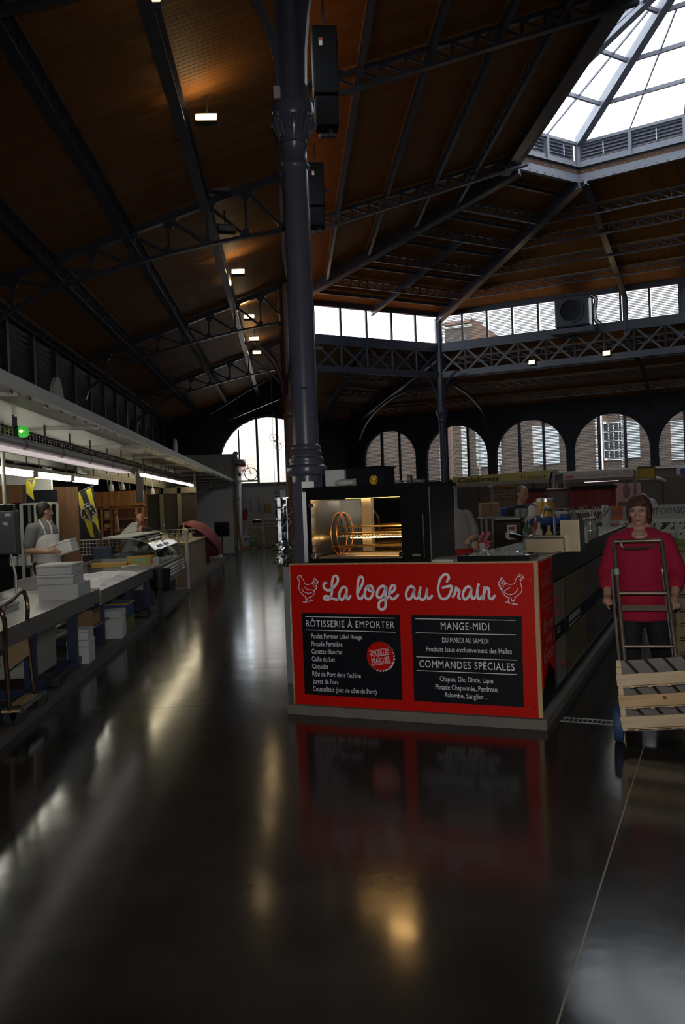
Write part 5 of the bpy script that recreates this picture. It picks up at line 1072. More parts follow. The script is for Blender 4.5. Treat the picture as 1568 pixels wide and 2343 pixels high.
sw = MB(); sw.loft([((0, .0, .655), .178, .140), ((0, .0, .72), .182, .142), ((0, .0, .85), .178, .138), ((0, 0, .98), .176, .138), ((0, -.005, 1.10), .180, .142), ((0, 0, 1.20), .188, .128), ((0, .010, 1.262), .192, .108), ((0, .014, 1.295), .180, .100), ((0, .022, 1.322), .135, .084), ((0, .028, 1.345), .090, .064)], 28)
limb(sw, [shL + V((.03, 0, .0)), shL + V((0, 0, -.012)), elL, lerp(elL, wrL, .52)], [.060, .064, .066, .060]); limb(sw, [shR - V((.03, 0, .0)), shR + V((0, 0, -.012)), elR, lerp(elR, wrR, .52)], [.060, .064, .066, .060])
for k in range(5): sw.tube([(-.15 + .01 * k, -.12, .80 + .07 * k), (0, -.146, .78 + .075 * k), (.15, -.12, .81 + .07 * k)], .006, 6)
sw.ell((0, -.08, 1.09), (.13, .07, .07))
swo = blob('sweater', sw, mat('sweater_magenta', (.40, .008, .046), .9, 0, .12, 60, .2, 220), t, .011, 4)
tr = MB()
for hip, kn, an in ((V((-.085, 0, .78)), V((-.085, -.02, .45)), V((-.095, .03, .13))), (V((.085, 0, .78)), V((.115, .04, .46)), V((.15, .22, .15)))): limb(tr, [hip, kn, an], [.100, .074, .066])
blob('trousers', tr, mat('trousers_black', (.010, .011, .013), .8), t, .012, 3)
for an, to in ((V((-.095, .03, .05)), V((-.10, -.11, .04))), (V((.15, .22, .07)), V((.158, .09, .045)))): blob('shoe', MB().cap(an, to, .05, .042), mat('shoe_black', (.01, .01, .01), .4), t, .009, 3)
hh = MB(); hd = lambda p, r: hh.ell(hc + Mh @ V(p), r, 16, 10, Mh)
hd((0, .022, .048), (.086, .098, .080)); hd((-.070, .022, .006), (.023, .068, .070)); hd((.070, .022, .006), (.023, .068, .070)); hd((0, .075, -.01), (.076, .050, .085)); hd((-.070, -.008, -.034), (.017, .030, .034)); hd((.070, -.004, -.034), (.017, .030, .034)); hd((-.045, .055, -.065), (.040, .045, .04)); hd((.045, .055, -.065), (.040, .045, .04))
for k in range(7): u = k / 6; hh.cap(hc + Mh @ V((.035, -.050, .105)), hc + Mh @ V((-.078 + .135 * u, -.080 + .012 * abs(u - .5), .040 + .022 * u)), .022, .013)
blob('hair', hh, mat('hair_auburn', (.075, .020, .013), .7, 0, .45, 30, .25, 60), t, .007, 2)
gl = MB()
for sg in (-1, 1): gl.tube([hc + Mh @ V((sg * .032 + .023 * math.cos(a), -.094, .006 + .015 * math.sin(a))) for a in [2 * math.pi * j / 18 for j in range(18)]], .0014, 6, closed=True); gl.tube([hc + Mh @ V((sg * .055, -.092, .010)), hc + Mh @ V((sg * .074, .0, .008))], .0014, 5)
gl.tube([hc + Mh @ V((-.009, -.096, .010)), hc + Mh @ V((.009, -.096, .010))], .0014, 5)
gs = part('glasses', gl, steel_d, t)
for sg in (-1, 1): part('lens', MB().add([hc + Mh @ V((sg * .032 + .022 * math.cos(a), -.0945, .006 + .014 * math.sin(a))) for a in [2 * math.pi * j / 16 for j in range(16)]], [tuple(range(16))]), glass_mat('lens_glass', (.9, .9, .9), .10, .02) if sg < 0 else MATS['lens_glass'], gs)
part('lips', MB().ell(hc + Mh @ V((0, -.0865, -.062)), (.022, .006, .004)).ell(hc + Mh @ V((0, -.084, -.071)), (.018, .006, .005)), mat('lips', (.34, .11, .10), .4), t, True)
for sg in (-1, 1): part('eyebrow', MB().tube(spline([hc + Mh @ V((sg * .016, -.0905, .030)), hc + Mh @ V((sg * .032, -.090, .036)), hc + Mh @ V((sg * .050, -.080, .031))], 4), .003, 6), MATS['hair_auburn'], t)
part('necklace', MB().tube([(.058 * math.cos(a), -.035 - .078 * math.sin(a), 1.335 - .05 * math.sin(a)) for a in [math.pi * j / 14 for j in range(15)]], .0012, 5), steel, t)
# ---- hand truck
worn = mat('worn_steel', (.20, .155, .115), .42, .75, .45, 14, .1, 60)
TX = lambda px, py, Y: atY(px, py, Y)
topL, topR = TX(1405, 1239, 6.12), TX(1514, 1236, 6.00); botL, botR = TX(1434, 1560, 5.78), TX(1553, 1552, 5.66)
def ext(a, b, z): return lerp(a, b, (a.z - z) / (a.z - b.z))
fL, fR = ext(topL, botL, .10), ext(topR, botR, .10)
t = thing('hand_truck', 'worn steel hand truck in front of the woman, carrying wooden crates', 'hand truck', (lerp(fL, fR, .5).x, lerp(fL, fR, .5).y, 0))
for a, b in ((topL, fL), (topR, fR)): wpart('upright', MB().tube([a, b], .0165, 10), worn, t, True)
wpart('top_bar', MB().tube([topL, topR], .0165, 10), worn, t, True)
hb = [TX(1421, 1239, 6.07), TX(1424, 1251, 6.06), TX(1436, 1255, 6.06), TX(1480, 1254, 6.06), TX(1491, 1250, 6.06), TX(1496, 1238, 6.07)]
wpart('grip_loop', MB().tube(spline(hb, 4), .009, 8), worn, t, True)
def onrail(py, rails=((topL, fL), (topR, fR))):
    out = []
    for i, (a, b) in enumerate(rails):
        lo, hi = 0, 1
        for _ in range(30):
            md = (lo + hi) / 2; p = lerp(a, b, md); c = ROT.transposed() @ (p - CAM); y = H / 2 + F * c.y / c.z
            if y < py: lo = md
            else: hi = md
        out.append(lerp(a, b, lo))
    return out
for py, r in ((1357, .014), (1479, .014)):
    a, b = onrail(py); wpart('cross_bar', MB().tube([a, b], r, 10), worn, t, True)
a, b = onrail(1391); wpart('flat_bar', MB().bar(a, b, .008, .040), mat('rusty_bar', (.11, .075, .045), .6, .2, .4, 14), t)
for i, (tp_, ft_) in enumerate(((topL, fL), (topR, fR))):           # thinner rear rails and the side handles
    sg = -1 if i == 0 else 1; u0, u1 = lerp(tp_, ft_, .17), lerp(tp_, ft_, .86); back = V((sg * .012, .075, .03))
    wpart('rear_rail', MB().tube(spline([u0, u0 + back * .8 - up3 * .03, lerp(tp_, ft_, .38) + back, lerp(tp_, ft_, .62) + back, u1 + back * .8, u1], 5), .0095, 8), mat('pale_steel', (.55, .55, .55), .3, .8), t, True)
    hp = V((WX, WY, 0)) + RZ(WYAW) @ (hL if i == 0 else hR); ax_ = RZ(WYAW) @ (gax if i == 0 else gaxR).normalized()
    near = min((lerp(tp_, ft_, k / 60) for k in range(60)), key=lambda q: (q - (hp + ax_ * .13)).length)
    wpart('side_handle', MB().tube([hp - ax_ * .055, hp + ax_ * .06, hp + ax_ * .10, near], .0155, 10), mat('black_rubber', (.012, .012, .013), .5), t, True)
wpart('tape_mark', MB().tube([lerp(topL, fL, .165), lerp(topL, fL, .20)], .0185, 10), mat('tape_green', (.30, .48, .32), .5), t)
axc = atZ(1417, 1655, .117); axd = (fR - fL); axd.z = 0; axd.normalize(); whM = Matrix.Rotation(math.atan2(axd.y, axd.x), 3, 'Z') @ Matrix.Rotation(R_(90), 3, 'Y')
tyre = mat('tyre_blue', (.03, .07, .17), .6, 0, .2, 14)
for k, c in enumerate((axc, axc + axd * ((fR - fL).length + .14))):
    w_ = wpart('wheel', MB().lathe([(.070, -.026), (.108, -.028), (.117, -.015), (.117, .015), (.108, .028), (.070, .026)], c, 28, whM), tyre, t, True)
    wpart('hub', MB().lathe([(.012, -.034), (.062, -.022), (.070, -.024), (.070, .024), (.062, .022), (.012, .034)], c, 20, whM), worn, w_)
wpart('axle', MB().tube([axc, axc + axd * ((fR - fL).length + .14)], .010, 8), worn, t)
# ---- wooden crates on the truck
pine = wood('pine_light', (.60, .44, .26), (.78, .62, .40), (2, 26, 26), .6, .15); pine2 = wood('pine_knotty', (.55, .34, .15), (.74, .52, .27), (1.5, 22, 22), .6, .15)
CX0 = atY(1425, 1600, 5.36).x; CWD, CDP, CH = .50, .30, .122; CM = RZ(-.36) @ Matrix.Rotation(-.085, 3, 'Y'); CBASE = atY(1426, 1674, 5.42)
def crate(z, i, lb):
    t = thing('wooden_crate', lb, 'crate', CBASE + CM @ V((.003 * i, 0, i * .134))); t.rotation_euler = CM.to_euler()
    m_ = pine2 if i == 1 else pine
    for x in (.0, CWD - .028):
        for y in (.010, CDP - .038): part('corner_post', MB().bx(x, x + .028, y, y + .028, 0, CH + .012), pine, t)
    part('slat', MB().bx(-.004, CWD + .004, 0, .009, .020, .092), m_, t); part('slat', MB().bx(-.004, CWD + .004, CDP - .01, CDP - .001, .020, .092), pine, t)
    for x in (-.006, CWD): part('slat', MB().bx(x, x + .006, .008, CDP - .008, .020, .092), pine, t)
    for k in range(5): part('bottom_slat', MB().bx(0, CWD, .012 + k * .056, .052 + k * .056, .006, .012), pine, t)
    for k in range(4): part('bottom_runner', MB().bx(.07 + k * .11, .095 + k * .11, .010, CDP - .012, -.0005, .006), pine2, t)
    part('liner', MB().bx(.012, CWD - .012, CDP - .016, CDP - .011, .012, .128), mat('liner_grey', (.20, .18, .17), .6, 0, .3, 16), t, label='grey liner inside the crate')
    for k in range(4): part('liner_slot', MB().prism([(.05 + k * .12, CDP - .018, .128), (.075 + k * .12, CDP - .018, .128), (.145 + k * .12, CDP - .018, .03), (.12 + k * .12, CDP - .018, .03)], (0, .001, 0)), mat('slot_dark', (.02, .015, .012), .8), t)
    if i == 1: part('knot', MB().lathe([(.012, 0), (.010, .001)], (.27, -.0005, .066), 12, Matrix.Rotation(R_(90), 3, 'X')), mat('knot', (.16, .07, .02), .7), t)
    for x in (.012, CWD - .012):
        for z_k in (.035, .075): part('staple', MB().bx(x - .004, x + .004, -.001, .0005, z_k, z_k + .002), worn, t)
    return t
zb = .135
for i, lb in enumerate(('bottom wooden crate of three on the hand truck', 'middle wooden crate on the truck with a knot in its slat', 'top wooden crate of three on the hand truck')): crate(zb + i * .134, i, lb)
tt = [o for o in C.objects if o.name == 'hand_truck'][0]
wpart('toe_plate', MB().prism([CBASE + CM @ V(q) for q in ((.03, .03, -.010), (.46, .03, -.010), (.46, .34, -.010), (.03, .34, -.010))], (0, 0, .007)), worn, tt)
wpart('toe_bracket', MB().bar(fL, CBASE + CM @ V((.05, .33, -.006)), .02, .03).bar(fR, CBASE + CM @ V((.40, .33, -.006)), .02, .03).bar((axc.x + .03, axc.y, .117), CBASE + CM @ V((.05, .33, -.006)), .03, .02), worn, tt)
# ---- fishmonger with a white apron
MX, MY = -3.17, 11.5
t = thing('person', 'man with cropped dark hair and white apron holding a white polystyrene box', 'person', (MX, MY, 0), 0)
fz = .09; k_ = .000804; mp = lambda px, py, y=0.0: V(((px - 700) * k_, y, 1.6 - ((py / 7.127 + 1080) - 1180.5) * MY / F))
fc = RZ(R_(118)); hc2 = mp(722, 652, 0); m = MB(); head_parts(m, hc2, RZ(R_(128)), 1.04, True)
m.cap(mp(700, 900), mp(712, 740), .062, .056)
m.loft([((-.02, 0, .95), .145, .115), ((-.02, 0, 1.05), .14, .11), ((-.02, 0, 1.18), .145, .115), ((-.01, 0, 1.30), .16, .125), ((-.005, 0, 1.42), .165, .12), ((0, 0, 1.49), .11, .085), ((.0, 0, 1.52), .06, .06)])
sN_, eN_, wN_ = mp(560, 925, -.14), mp(480, 1262, -.17), mp(830, 1290, -.24); sF_, eF_, wF_ = mp(730, 925, .15), mp(860, 1200, .18), mp(1000, 1170, .10)
limb(m, [sN_, eN_, wN_], [.060, .046, .030]); limb(m, [sF_, eF_, wF_], [.060, .046, .030])
hp_ = mp(905, 1270, -.235); m.ell(hp_, (.050, .020, .042), 12, 8); m.cap(wN_, hp_, .030, .032)
for (fx, fy, tx, ty) in ((930, 1250, 1030, 1290), (930, 1275, 1020, 1312), (925, 1300, 1000, 1335), (905, 1310, 960, 1355)):
    a, b = mp(fx, fy, -.235), mp(tx, ty, -.222); md = lerp(a, b, .5) + V((0, -.010, .004)); m.cap(a, md, .010, .009, 8); m.cap(md, b, .009, .0075, 8)
a = mp(890, 1250, -.235); m.cap(a, mp(930, 1200, -.232), .012, .011, 8); m.cap(mp(930, 1200, -.232), mp(955, 1160, -.22), .011, .009, 8)
hf_ = mp(1010, 1140, .08); m.ell(hf_, (.04, .04, .022), 10, 7)
for k in range(4): m.cap(hf_ + V((.01 * k - .01, -.02, .005)), hf_ + V((.012 * k + .0, -.075, .012)), .009, .008, 8)
m.cap(hf_ + V((-.03, 0, 0)), hf_ + V((-.04, -.05, .01)), .010, .008, 8)
for sg in (-1, 1): limb(m, [V((-.02, sg * .09, .95)), V((-.01, sg * .10, .52)), V((-.03, sg * .10, .16))], [.095, .062, .045]); limb(m, [V((-.03, sg * .1, .15)), V((.10, sg * .11, .13))], [.045, .038])
blob('body', m, skin2, t, .009, 3)
eyes(hc2, RZ(R_(128)), t, 1.04)
hm = MB(); Mz = RZ(R_(128)); hm.ell(hc2 + Mz @ V((0, .022, .046)), (.084, .094, .085), 16, 10, Mz); hm.ell(hc2 + Mz @ V((0, .062, .0)), (.076, .050, .085), 16, 10, Mz); blob('hair', hm, mat('hair_dark', (.018, .014, .012), .6, 0, .3, 30, .3, 120), t, .008, 2)
sh = MB(); sh.loft([((-.02, 0, 1.00), .162, .132), ((-.02, 0, 1.18), .164, .134), ((-.01, 0, 1.30), .176, .142), ((-.005, 0, 1.42), .180, .138), ((0, 0, 1.495), .122, .100), ((.0, 0, 1.53), .07, .07)])
limb(sh, [sN_ + V((.04, .06, 0)), sN_, lerp(sN_, eN_, .72)], [.076, .080, .074]); limb(sh, [sF_ + V((0, -.06, 0)), sF_, lerp(sF_, eF_, .75)], [.076, .080, .070]); blob('t_shirt', sh, mat('tshirt_grey', (.16, .165, .175), .85, 0, .1, 20), t, .012, 4)
ap = MB()
ap.loft([((.012, -.02, .70), .185, .165), ((.004, -.015, .95), .165, .148), ((.0, -.01, 1.15), .166, .142), ((.018, -.012, 1.30), .168, .140), ((.034, -.012, 1.36), .150, .125)], 24)
blob('apron', ap, mat('apron_white', (.60, .58, .57), .75, 0, .05, 12), t, .011, 3)
part('apron_strap', MB().tube(spline([(.05, -.125, 1.36), (.02, -.115, 1.45), (-.035, -.075, 1.535), (-.05, 0, 1.55), (-.03, .07, 1.53)], 5), .013, 8), MATS['apron_white'], t, True)
part('apron_strap', MB().tube(spline([(.12, -.105, 1.35), (.11, -.085, 1.44), (.05, -.03, 1.53), (-.02, .05, 1.545)], 5), .012, 8), MATS['apron_white'], t, True)
tr = MB()
for sg in (-1, 1): limb(tr, [V((-.055, sg * .075, .97)), V((-.03, sg * .08, .52)), V((-.03, sg * .10, .2))], [.085, .075, .07])
blob('trousers', tr, mat('trousers_black', (.01, .01, .01)), t, .014, 3)
for sg in (-1, 1): blob('boot', MB().cap((-.03, sg * .10, .145), (.11, sg * .11, .135), .052, .045), mat('boot_white', (.4, .4, .4), .5), t, .010, 3)
styro = mat('styrofoam', (.62, .62, .62), .8)
bxm = MB(); M_ = Matrix.Rotation(R_(-4), 3, 'Z') @ Matrix.Rotation(R_(-17), 3, 'Y'); c_ = mp(1020, 1240, -.06)
t = thing('polystyrene_box', 'white polystyrene fish box held in the hands of the aproned man', 'box', MX_ := (MX + c_.x, MY + c_.y, c_.z))
part('body', MB().cbox((0, 0, -.012), (.29, .28, .135), .012, M=M_), styro, t); part('lid', MB().cbox(M_ @ V((0, 0, .066)), (.298, .288, .026), .008, M=M_), styro, t)
# ---- cook in grey behind the oven (seen from the shoulder down)
gx, gy = atY(1042, 1200, 9.3).x, 9.3
t = thing('person', 'cook in a grey t-shirt and red apron bending behind the oven', 'person', (gx, gy, 0), 0)
m = MB(); hcg = V((-.16, -.20, 1.50)); head_parts(m, hcg, RZ(-.5), 1.0, True); m.cap((-.07, -.03, 1.42), (-.14, -.17, 1.46), .06, .055)
m.loft([((0, 0, .95), .15, .11), ((0, 0, 1.15), .155, .115), ((-.02, -.01, 1.32), .18, .12), ((-.04, -.02, 1.45), .15, .10), ((-.05, -.03, 1.50), .07, .06)])
limb(m, [V((.13, 0, 1.42)), V((.205, -.02, 1.20)), V((.08, -.20, 1.16))], [.058, .046, .032]); limb(m, [V((-.22, -.03, 1.42)), V((-.28, -.14, 1.2)), V((-.12, -.28, 1.12))], [.058, .046, .032])
for hp_ in (V((.06, -.24, 1.155)), V((-.09, -.31, 1.11))):
    m.ell(hp_, (.03, .045, .02), 10, 7)
    for k in range(4): m.cap(hp_ + V((.016 * (k - 1.5), -.03, 0)), hp_ + V((.016 * (k - 1.5), -.085 + .006 * abs(k - 1.5), -.02)), .009, .0075, 8)
    m.cap(hp_ + V((-.025, 0, 0)), hp_ + V((-.05, -.04, -.01)), .010, .008, 8)
for sg in (-1, 1): limb(m, [V((sg * .09, 0, .95)), V((sg * .10, 0, .5)), V((sg * .10, .02, .10))], [.1, .065, .045]); limb(m, [V((sg * .1, .02, .10)), V((sg * .1, -.11, .07))], [.045, .036])
blob('body', m, skin, t, .010, 3); eyes(hcg, RZ(-.5), t)
hm = MB(); hm.ell(hcg + V((0, .02, .045)), (.085, .098, .085)); blob('hair', hm, MATS['hair_dark'], t, .009, 2)
sh = MB(); sh.loft([((0, 0, .98), .168, .128), ((0, 0, 1.15), .17, .132), ((-.02, -.01, 1.32), .195, .138), ((-.04, -.02, 1.45), .165, .116), ((-.05, -.03, 1.51), .08, .07)]); limb(sh, [V((.12, 0, 1.42)), V((.185, -.01, 1.26))], [.074, .068]); limb(sh, [V((-.21, -.03, 1.42)), V((-.26, -.10, 1.28))], [.074, .068]); blob('t_shirt', sh, mat('tshirt_pale', (.27, .26, .25), .85, 0, .1, 20), t, .012, 4)
ap = MB(); ap.loft([((.02, -.015, .55), .19, .13), ((.01, -.012, .9), .182, .138), ((.01, -.01, 1.08), .180, .140)]); blob('apron', ap, mat('apron_red', (.40, .015, .012), .8), t, .012, 3)
part('apron_tie', MB().tube(spline([(.12, .12, 1.10), (.16, .08, 1.02), (.17, .02, .92)], 4), .012, 6), MATS['apron_red'], t)
tr = MB()
for sg in (-1, 1): limb(tr, [V((sg * .09, 0, .93)), V((sg * .10, 0, .5)), V((sg * .10, .02, .16))], [.11, .085, .07])
blob('trousers', tr, MATS['trousers_black'], t, .014, 3)
# ---- a customer beyond the counter
cx2 = atY(1196, 1180, 12.6).x
t = thing('person', 'grey-haired man in dark clothes leaning over the far side of the stall, looking down', 'person', (cx2, 12.6, 0), 0)
m = MB(); hcg = V((0, -.06, 1.685 - .04)); Mg = RZ(.45) @ Matrix.Rotation(.25, 3, 'X'); head_parts(m, hcg, Mg, 1.0, True); m.cap((-.02, .02, 1.42), (-.01, -.03, 1.58), .06, .056)
m.loft([((0, .05, .95), .15, .11), ((0, .04, 1.15), .16, .115), ((0, .03, 1.32), .185, .12), ((0, .02, 1.44), .16, .10), ((0, .02, 1.49), .07, .06)])
limb(m, [V((-.18, .02, 1.41)), V((-.25, .02, 1.16)), V((-.12, -.18, 1.10))], [.058, .046, .032]); limb(m, [V((.18, .02, 1.41)), V((.25, 0, 1.16)), V((.10, -.2, 1.12))], [.058, .046, .032])
for hp_ in (V((-.10, -.22, 1.10)), V((.08, -.24, 1.12))):
    m.ell(hp_, (.03, .045, .02), 10, 7)
    for k in range(4): m.cap(hp_ + V((.016 * (k - 1.5), -.03, 0)), hp_ + V((.016 * (k - 1.5), -.085 + .006 * abs(k - 1.5), -.02)), .009, .0075, 8)
    m.cap(hp_ + V((-.025, 0, 0)), hp_ + V((-.05, -.04, -.01)), .010, .008, 8)
for sg in (-1, 1): limb(m, [V((sg * .09, .05, .95)), V((sg * .10, .03, .5)), V((sg * .10, .05, .10))], [.1, .065, .045]); limb(m, [V((sg * .1, .05, .10)), V((sg * .1, -.08, .06))], [.045, .036])
blob('body', m, skin2, t, .010, 3); eyes(hcg, Mg, t)
hm = MB(); hm.ell(hcg + Mg @ V((0, .03, .042)), (.082, .088, .078), 14, 9, Mg); hm.ell(hcg + Mg @ V((0, .07, -.01)), (.07, .04, .07), 14, 9, Mg); blob('hair', hm, mat('hair_grey', (.09, .085, .08), .6, 0, .3, 30), t, .009, 2)
sh = MB(); sh.loft([((0, .05, .90), .168, .128), ((0, .04, 1.15), .175, .132), ((0, .03, 1.32), .200, .138), ((0, .02, 1.45), .170, .116), ((0, .02, 1.50), .08, .07)]); limb(sh, [V((-.17, .02, 1.41)), V((-.25, .02, 1.16)), V((-.15, -.13, 1.12))], [.072, .062, .05]); limb(sh, [V((.17, .02, 1.41)), V((.25, 0, 1.16)), V((.13, -.15, 1.13))], [.072, .062, .05]); blob('jacket', sh, mat('jacket_dark', (.018, .018, .022), .85), t, .012, 4)
gl = MB()
for sg in (-1, 1): gl.tube([hcg + Mg @ V((sg * .032 + .022 * math.cos(a), -.096, .006 + .015 * math.sin(a))) for a in [2 * math.pi * j / 14 for j in range(14)]], .0016, 5, closed=True); gl.tube([hcg + Mg @ V((sg * .054, -.094, .010)), hcg + Mg @ V((sg * .078, .0, .008))], .0016, 5)
part('glasses', gl, steel_d, t); tr = MB()
for sg in (-1, 1): limb(tr, [V((sg * .09, .05, .93)), V((sg * .10, .03, .5)), V((sg * .10, .05, .16))], [.11, .085, .07])
blob('trousers', tr, MATS['trousers_black'], t, .014, 3)
p = V((cx2 - .06, 12.32, 1.24)); t = thing('cloth', 'white cloth in front of the grey-haired man', 'cloth', p); cl = MB()
for k in range(5): cl.cap((-.05 + .03 * k, 0, .10 - .02 * abs(k - 1)), (-.07 + .05 * k, .01, -.16), .028, .035)
blob('cloth', cl, mat('paper_white', (.55, .53, .50)), t, .012, 3); part('stand', MB().bar((0, .05, -1.24), (0, .05, -.1), .03, .03), black_m, t)
# ---- shopkeeper behind the glass case
fx = atY(318, 1190, 17.32).x
t = thing('person', 'smiling red-haired woman in a dark cardigan and red top behind the glass display case', 'person', (fx, 17.32, 0), 0)
zf = lambda py: 1.6 - (py - 1171.8) * 17.32 / F
m = MB(); hcf = V((0, -.02, zf(1189))); head_parts(m, hcf, RZ(.1), .98); zs = zf(1206); m.cap((0, .01, zs - .06), (0, -.01, hcf.z - .08), .055, .05)
m.loft([((0, 0, .75), .16, .11), ((0, 0, 1.0), .165, .115), ((0, 0, zs - .12), .175, .115), ((0, .01, zs - .03), .15, .09), ((0, .01, zs), .07, .06)])
m.ell((0, -.07, zs - .08), (.07, .06, .07))
for sg in (-1, 1):
    limb(m, [V((sg * .18, 0, zs - .06)), V((sg * .25, -.03, zs - .33)), V((sg * .16, -.22, zs - .40))], [.058, .045, .03]); hp_ = V((sg * .14, -.26, zs - .40)); m.ell(hp_, (.03, .045, .02), 10, 7)
    for k in range(4): m.cap(hp_ + V((.016 * (k - 1.5), -.03, 0)), hp_ + V((.016 * (k - 1.5), -.085, -.01)), .009, .0075, 8)
    m.cap(hp_ + V((-sg * .025, 0, 0)), hp_ + V((-sg * .05, -.04, 0)), .010, .008, 8)
    limb(m, [V((sg * .09, 0, .75)), V((sg * .10, 0, .45)), V((sg * .10, .02, .16))], [.1, .065, .045]); limb(m, [V((sg * .1, .02, .16)), V((sg * .1, -.11, .14))], [.045, .036])
blob('body', m, skin, t, .010, 3); eyes(hcf, RZ(.1), t)
hm = MB(); hm.ell(hcf + V((0, .03, .045)), (.09, .098, .080)); hm.ell(hcf + V((-.078, .03, -.03)), (.022, .06, .08)); hm.ell(hcf + V((.078, .03, -.03)), (.022, .06, .08)); blob('hair', hm, mat('hair_red', (.22, .055, .02), .5, 0, .3, 30), t, .009, 2)
sh = MB(); sh.loft([((0, 0, .70), .178, .128), ((0, 0, 1.0), .182, .132), ((0, 0, zs - .12), .190, .128), ((0, .015, zs - .03), .165, .10), ((0, .03, zs + .005), .09, .06)])
for sg in (-1, 1): limb(sh, [V((sg * .18, 0, zs - .06)), V((sg * .25, -.03, zs - .33)), V((sg * .19, -.15, zs - .38))], [.068, .058, .05])
tr = MB()
for sg in (-1, 1): limb(tr, [V((sg * .09, 0, .80)), V((sg * .10, 0, .45)), V((sg * .10, .02, .2))], [.115, .085, .07])
blob('trousers', tr, MATS['trousers_black'], t, .014, 3)
blob('cardigan', sh, mat('jacket_dark', (.018, .018, .022)), t, .012, 4)
fr_ = MB(); fr_.ell((0, -.085, zs - .20), (.085, .062, .13)); blob('red_top', fr_, mat('top_red', (.50, .02, .025), .8), t, .010, 3)
part('smile', MB().tube(spline([hcf + V((-.022, -.080, -.056)), hcf + V((0, -.090, -.066)), hcf + V((.022, -.080, -.056))], 4), .004, 6), mat('lips', (.34, .11, .10)), t)
# ================================================================== LEFT AISLE STALLS
XF = -2.1
galv = mat('galvanised', (.48, .465, .42), .5, .55, .12, 3, .05, 8); pale_paint = mat('pale_paint', (.55, .54, .50), .5, 0, .05, 4); blue_p = mat('blue_paint', (.008, .018, .06), .4); tube_on = mat('tube_light', (1, 1, 1), .5, emit=(1.0, .99, .84), estr=15.0); tube_gold = mat('tube_warm', (1, 1, 1), .5, emit=(1.0, .86, .55), estr=14.0)
step_m = mat('step_concrete', (.10, .092, .082), .6, 0, .3, 4, .2, 30)
solo('platform', MB().bx(-5.04, -2.06, 3.0, 36.5, 0, .08), step_m, 'low concrete platform under all the stalls of the left aisle', 'platform')
# ---- canopy
t = thing('stall_canopy', 'long pale metal canopy over the stalls along the left aisle', 'canopy', (-3.5, 20, 2.6))
for k in range(10):
    y0, y1 = 4.2 + k * 3.0, 4.2 + (k + 1) * 3.0
    wpart('soffit_panel', MB().bx(-4.95, -2.14, y0 + .006, y1 - .006, 2.60, 2.625), galv, t); wpart('cross_beam', MB().bx(-4.95, -2.145, y1 - .025, y1 + .025, 2.565, 2.60), pale_paint, t)
    wpart('roof_sheet', MB().bx(-4.95, -2.14, y0, y1, 2.63, 2.66), galv, t)
    wpart('fascia', MB().bx(-2.14, -2.08, y0 + .003, y1 - .003, 2.585, 2.69), pale_paint, t)
    for j in range(6): wpart('clip', MB().bx(-2.16, -2.135, y0 + .25 + j * .5, y0 + .33 + j * .5, 2.565, 2.60), steel_d, t)
wpart('back_beam', MB().bx(-4.2, -4.1, 4.2, 34.2, 2.45, 2.60), pale_paint, t)
for y in (5.5, 10.2, 16.4, 22.4, 28.4, 33.8): wpart('post', MB().bx(-4.5, -4.42, y - .04, y + .04, .08, 2.60), pale_paint, t)
wpart('post', MB().bx(-2.62, -2.56, 24.3, 24.36, .08, 2.60), pale_paint, t)
wpart('fascia_beam', MB().bx(-3.5, -3.42, 14.8, 34, 2.28, 2.44), pale_paint, t); wpart('fascia_beam', MB().bx(-5.0, -3.55, 13.35, 13.43, 1.98, 2.30), pale_paint, t)
for p, lb, s_ in ((atX(130, 890, -2.35), 'white rounded sign back standing on the canopy, nearer one', 1.0), (atX(402, 1028, -2.35), 'white rounded sign back standing on the canopy, farther one', 1.25)):
    q = thing('rounded_sign', lb, 'sign', (p.x, p.y, 2.66)); pts = [(-.02, math.cos(a) * .22 * s_, .02 + max(0, math.sin(a)) * .34 * s_) for a in [math.pi * j / 14 for j in range(15)]]
    part('board', MB().prism(pts, (.04, 0, 0)), mat('sign_back', (.33, .31, .29), .6), q); part('foot', MB().bx(-.06, .06, -.15 * s_, .15 * s_, 0, .03), steel_d, q)
# ---- perforated cable tray
def tray(label, x, y0, y1, z0, m, h=.10):
    t = thing('cable_tray', label, 'cable tray', (x, (y0 + y1) / 2, z0)); r_ = MB(); n = int((y1 - y0) / .115); st = (y1 - y0) / n
    for z, hh in ((z0, .026), (z0 + h * .42, .016), (z0 + h * .78, .026)): r_.bx(x - .002, x + .002, y0, y1, z, z + hh)
    for k in range(n + 1): r_.bx(x - .002, x + .002, y0 + k * st - .03, y0 + k * st + .03, z0, z0 + h)
    wpart('perforated_side', r_, m, t, kind='stuff'); wpart('base', MB().bx(x - .035, x, y0, y1, z0 - .004, z0), m, t)
    for k in range(int((y1 - y0) / 1.1)): y = y0 + .4 + k * 1.1; wpart('hanger', MB().bar((x - .02, y, z0 + h * .9), (x - .02, y, 2.60), .02, .02).bar((x - .02, y, z0), (x - .02, y + .05, z0 - .14), .02, .03), lampbody, t)
    return t
tray('perforated grey cable tray hung under the canopy front', -2.66, 6.2, 21.8, 2.385, mat('tray_grey', (.20, .19, .175), .5, .3), .08)
tray('perforated pale cable tray deeper under the canopy', -3.35, 15.0, 24.0, 2.22, mat('tray_pale', (.50, .46, .36), .5, .2))
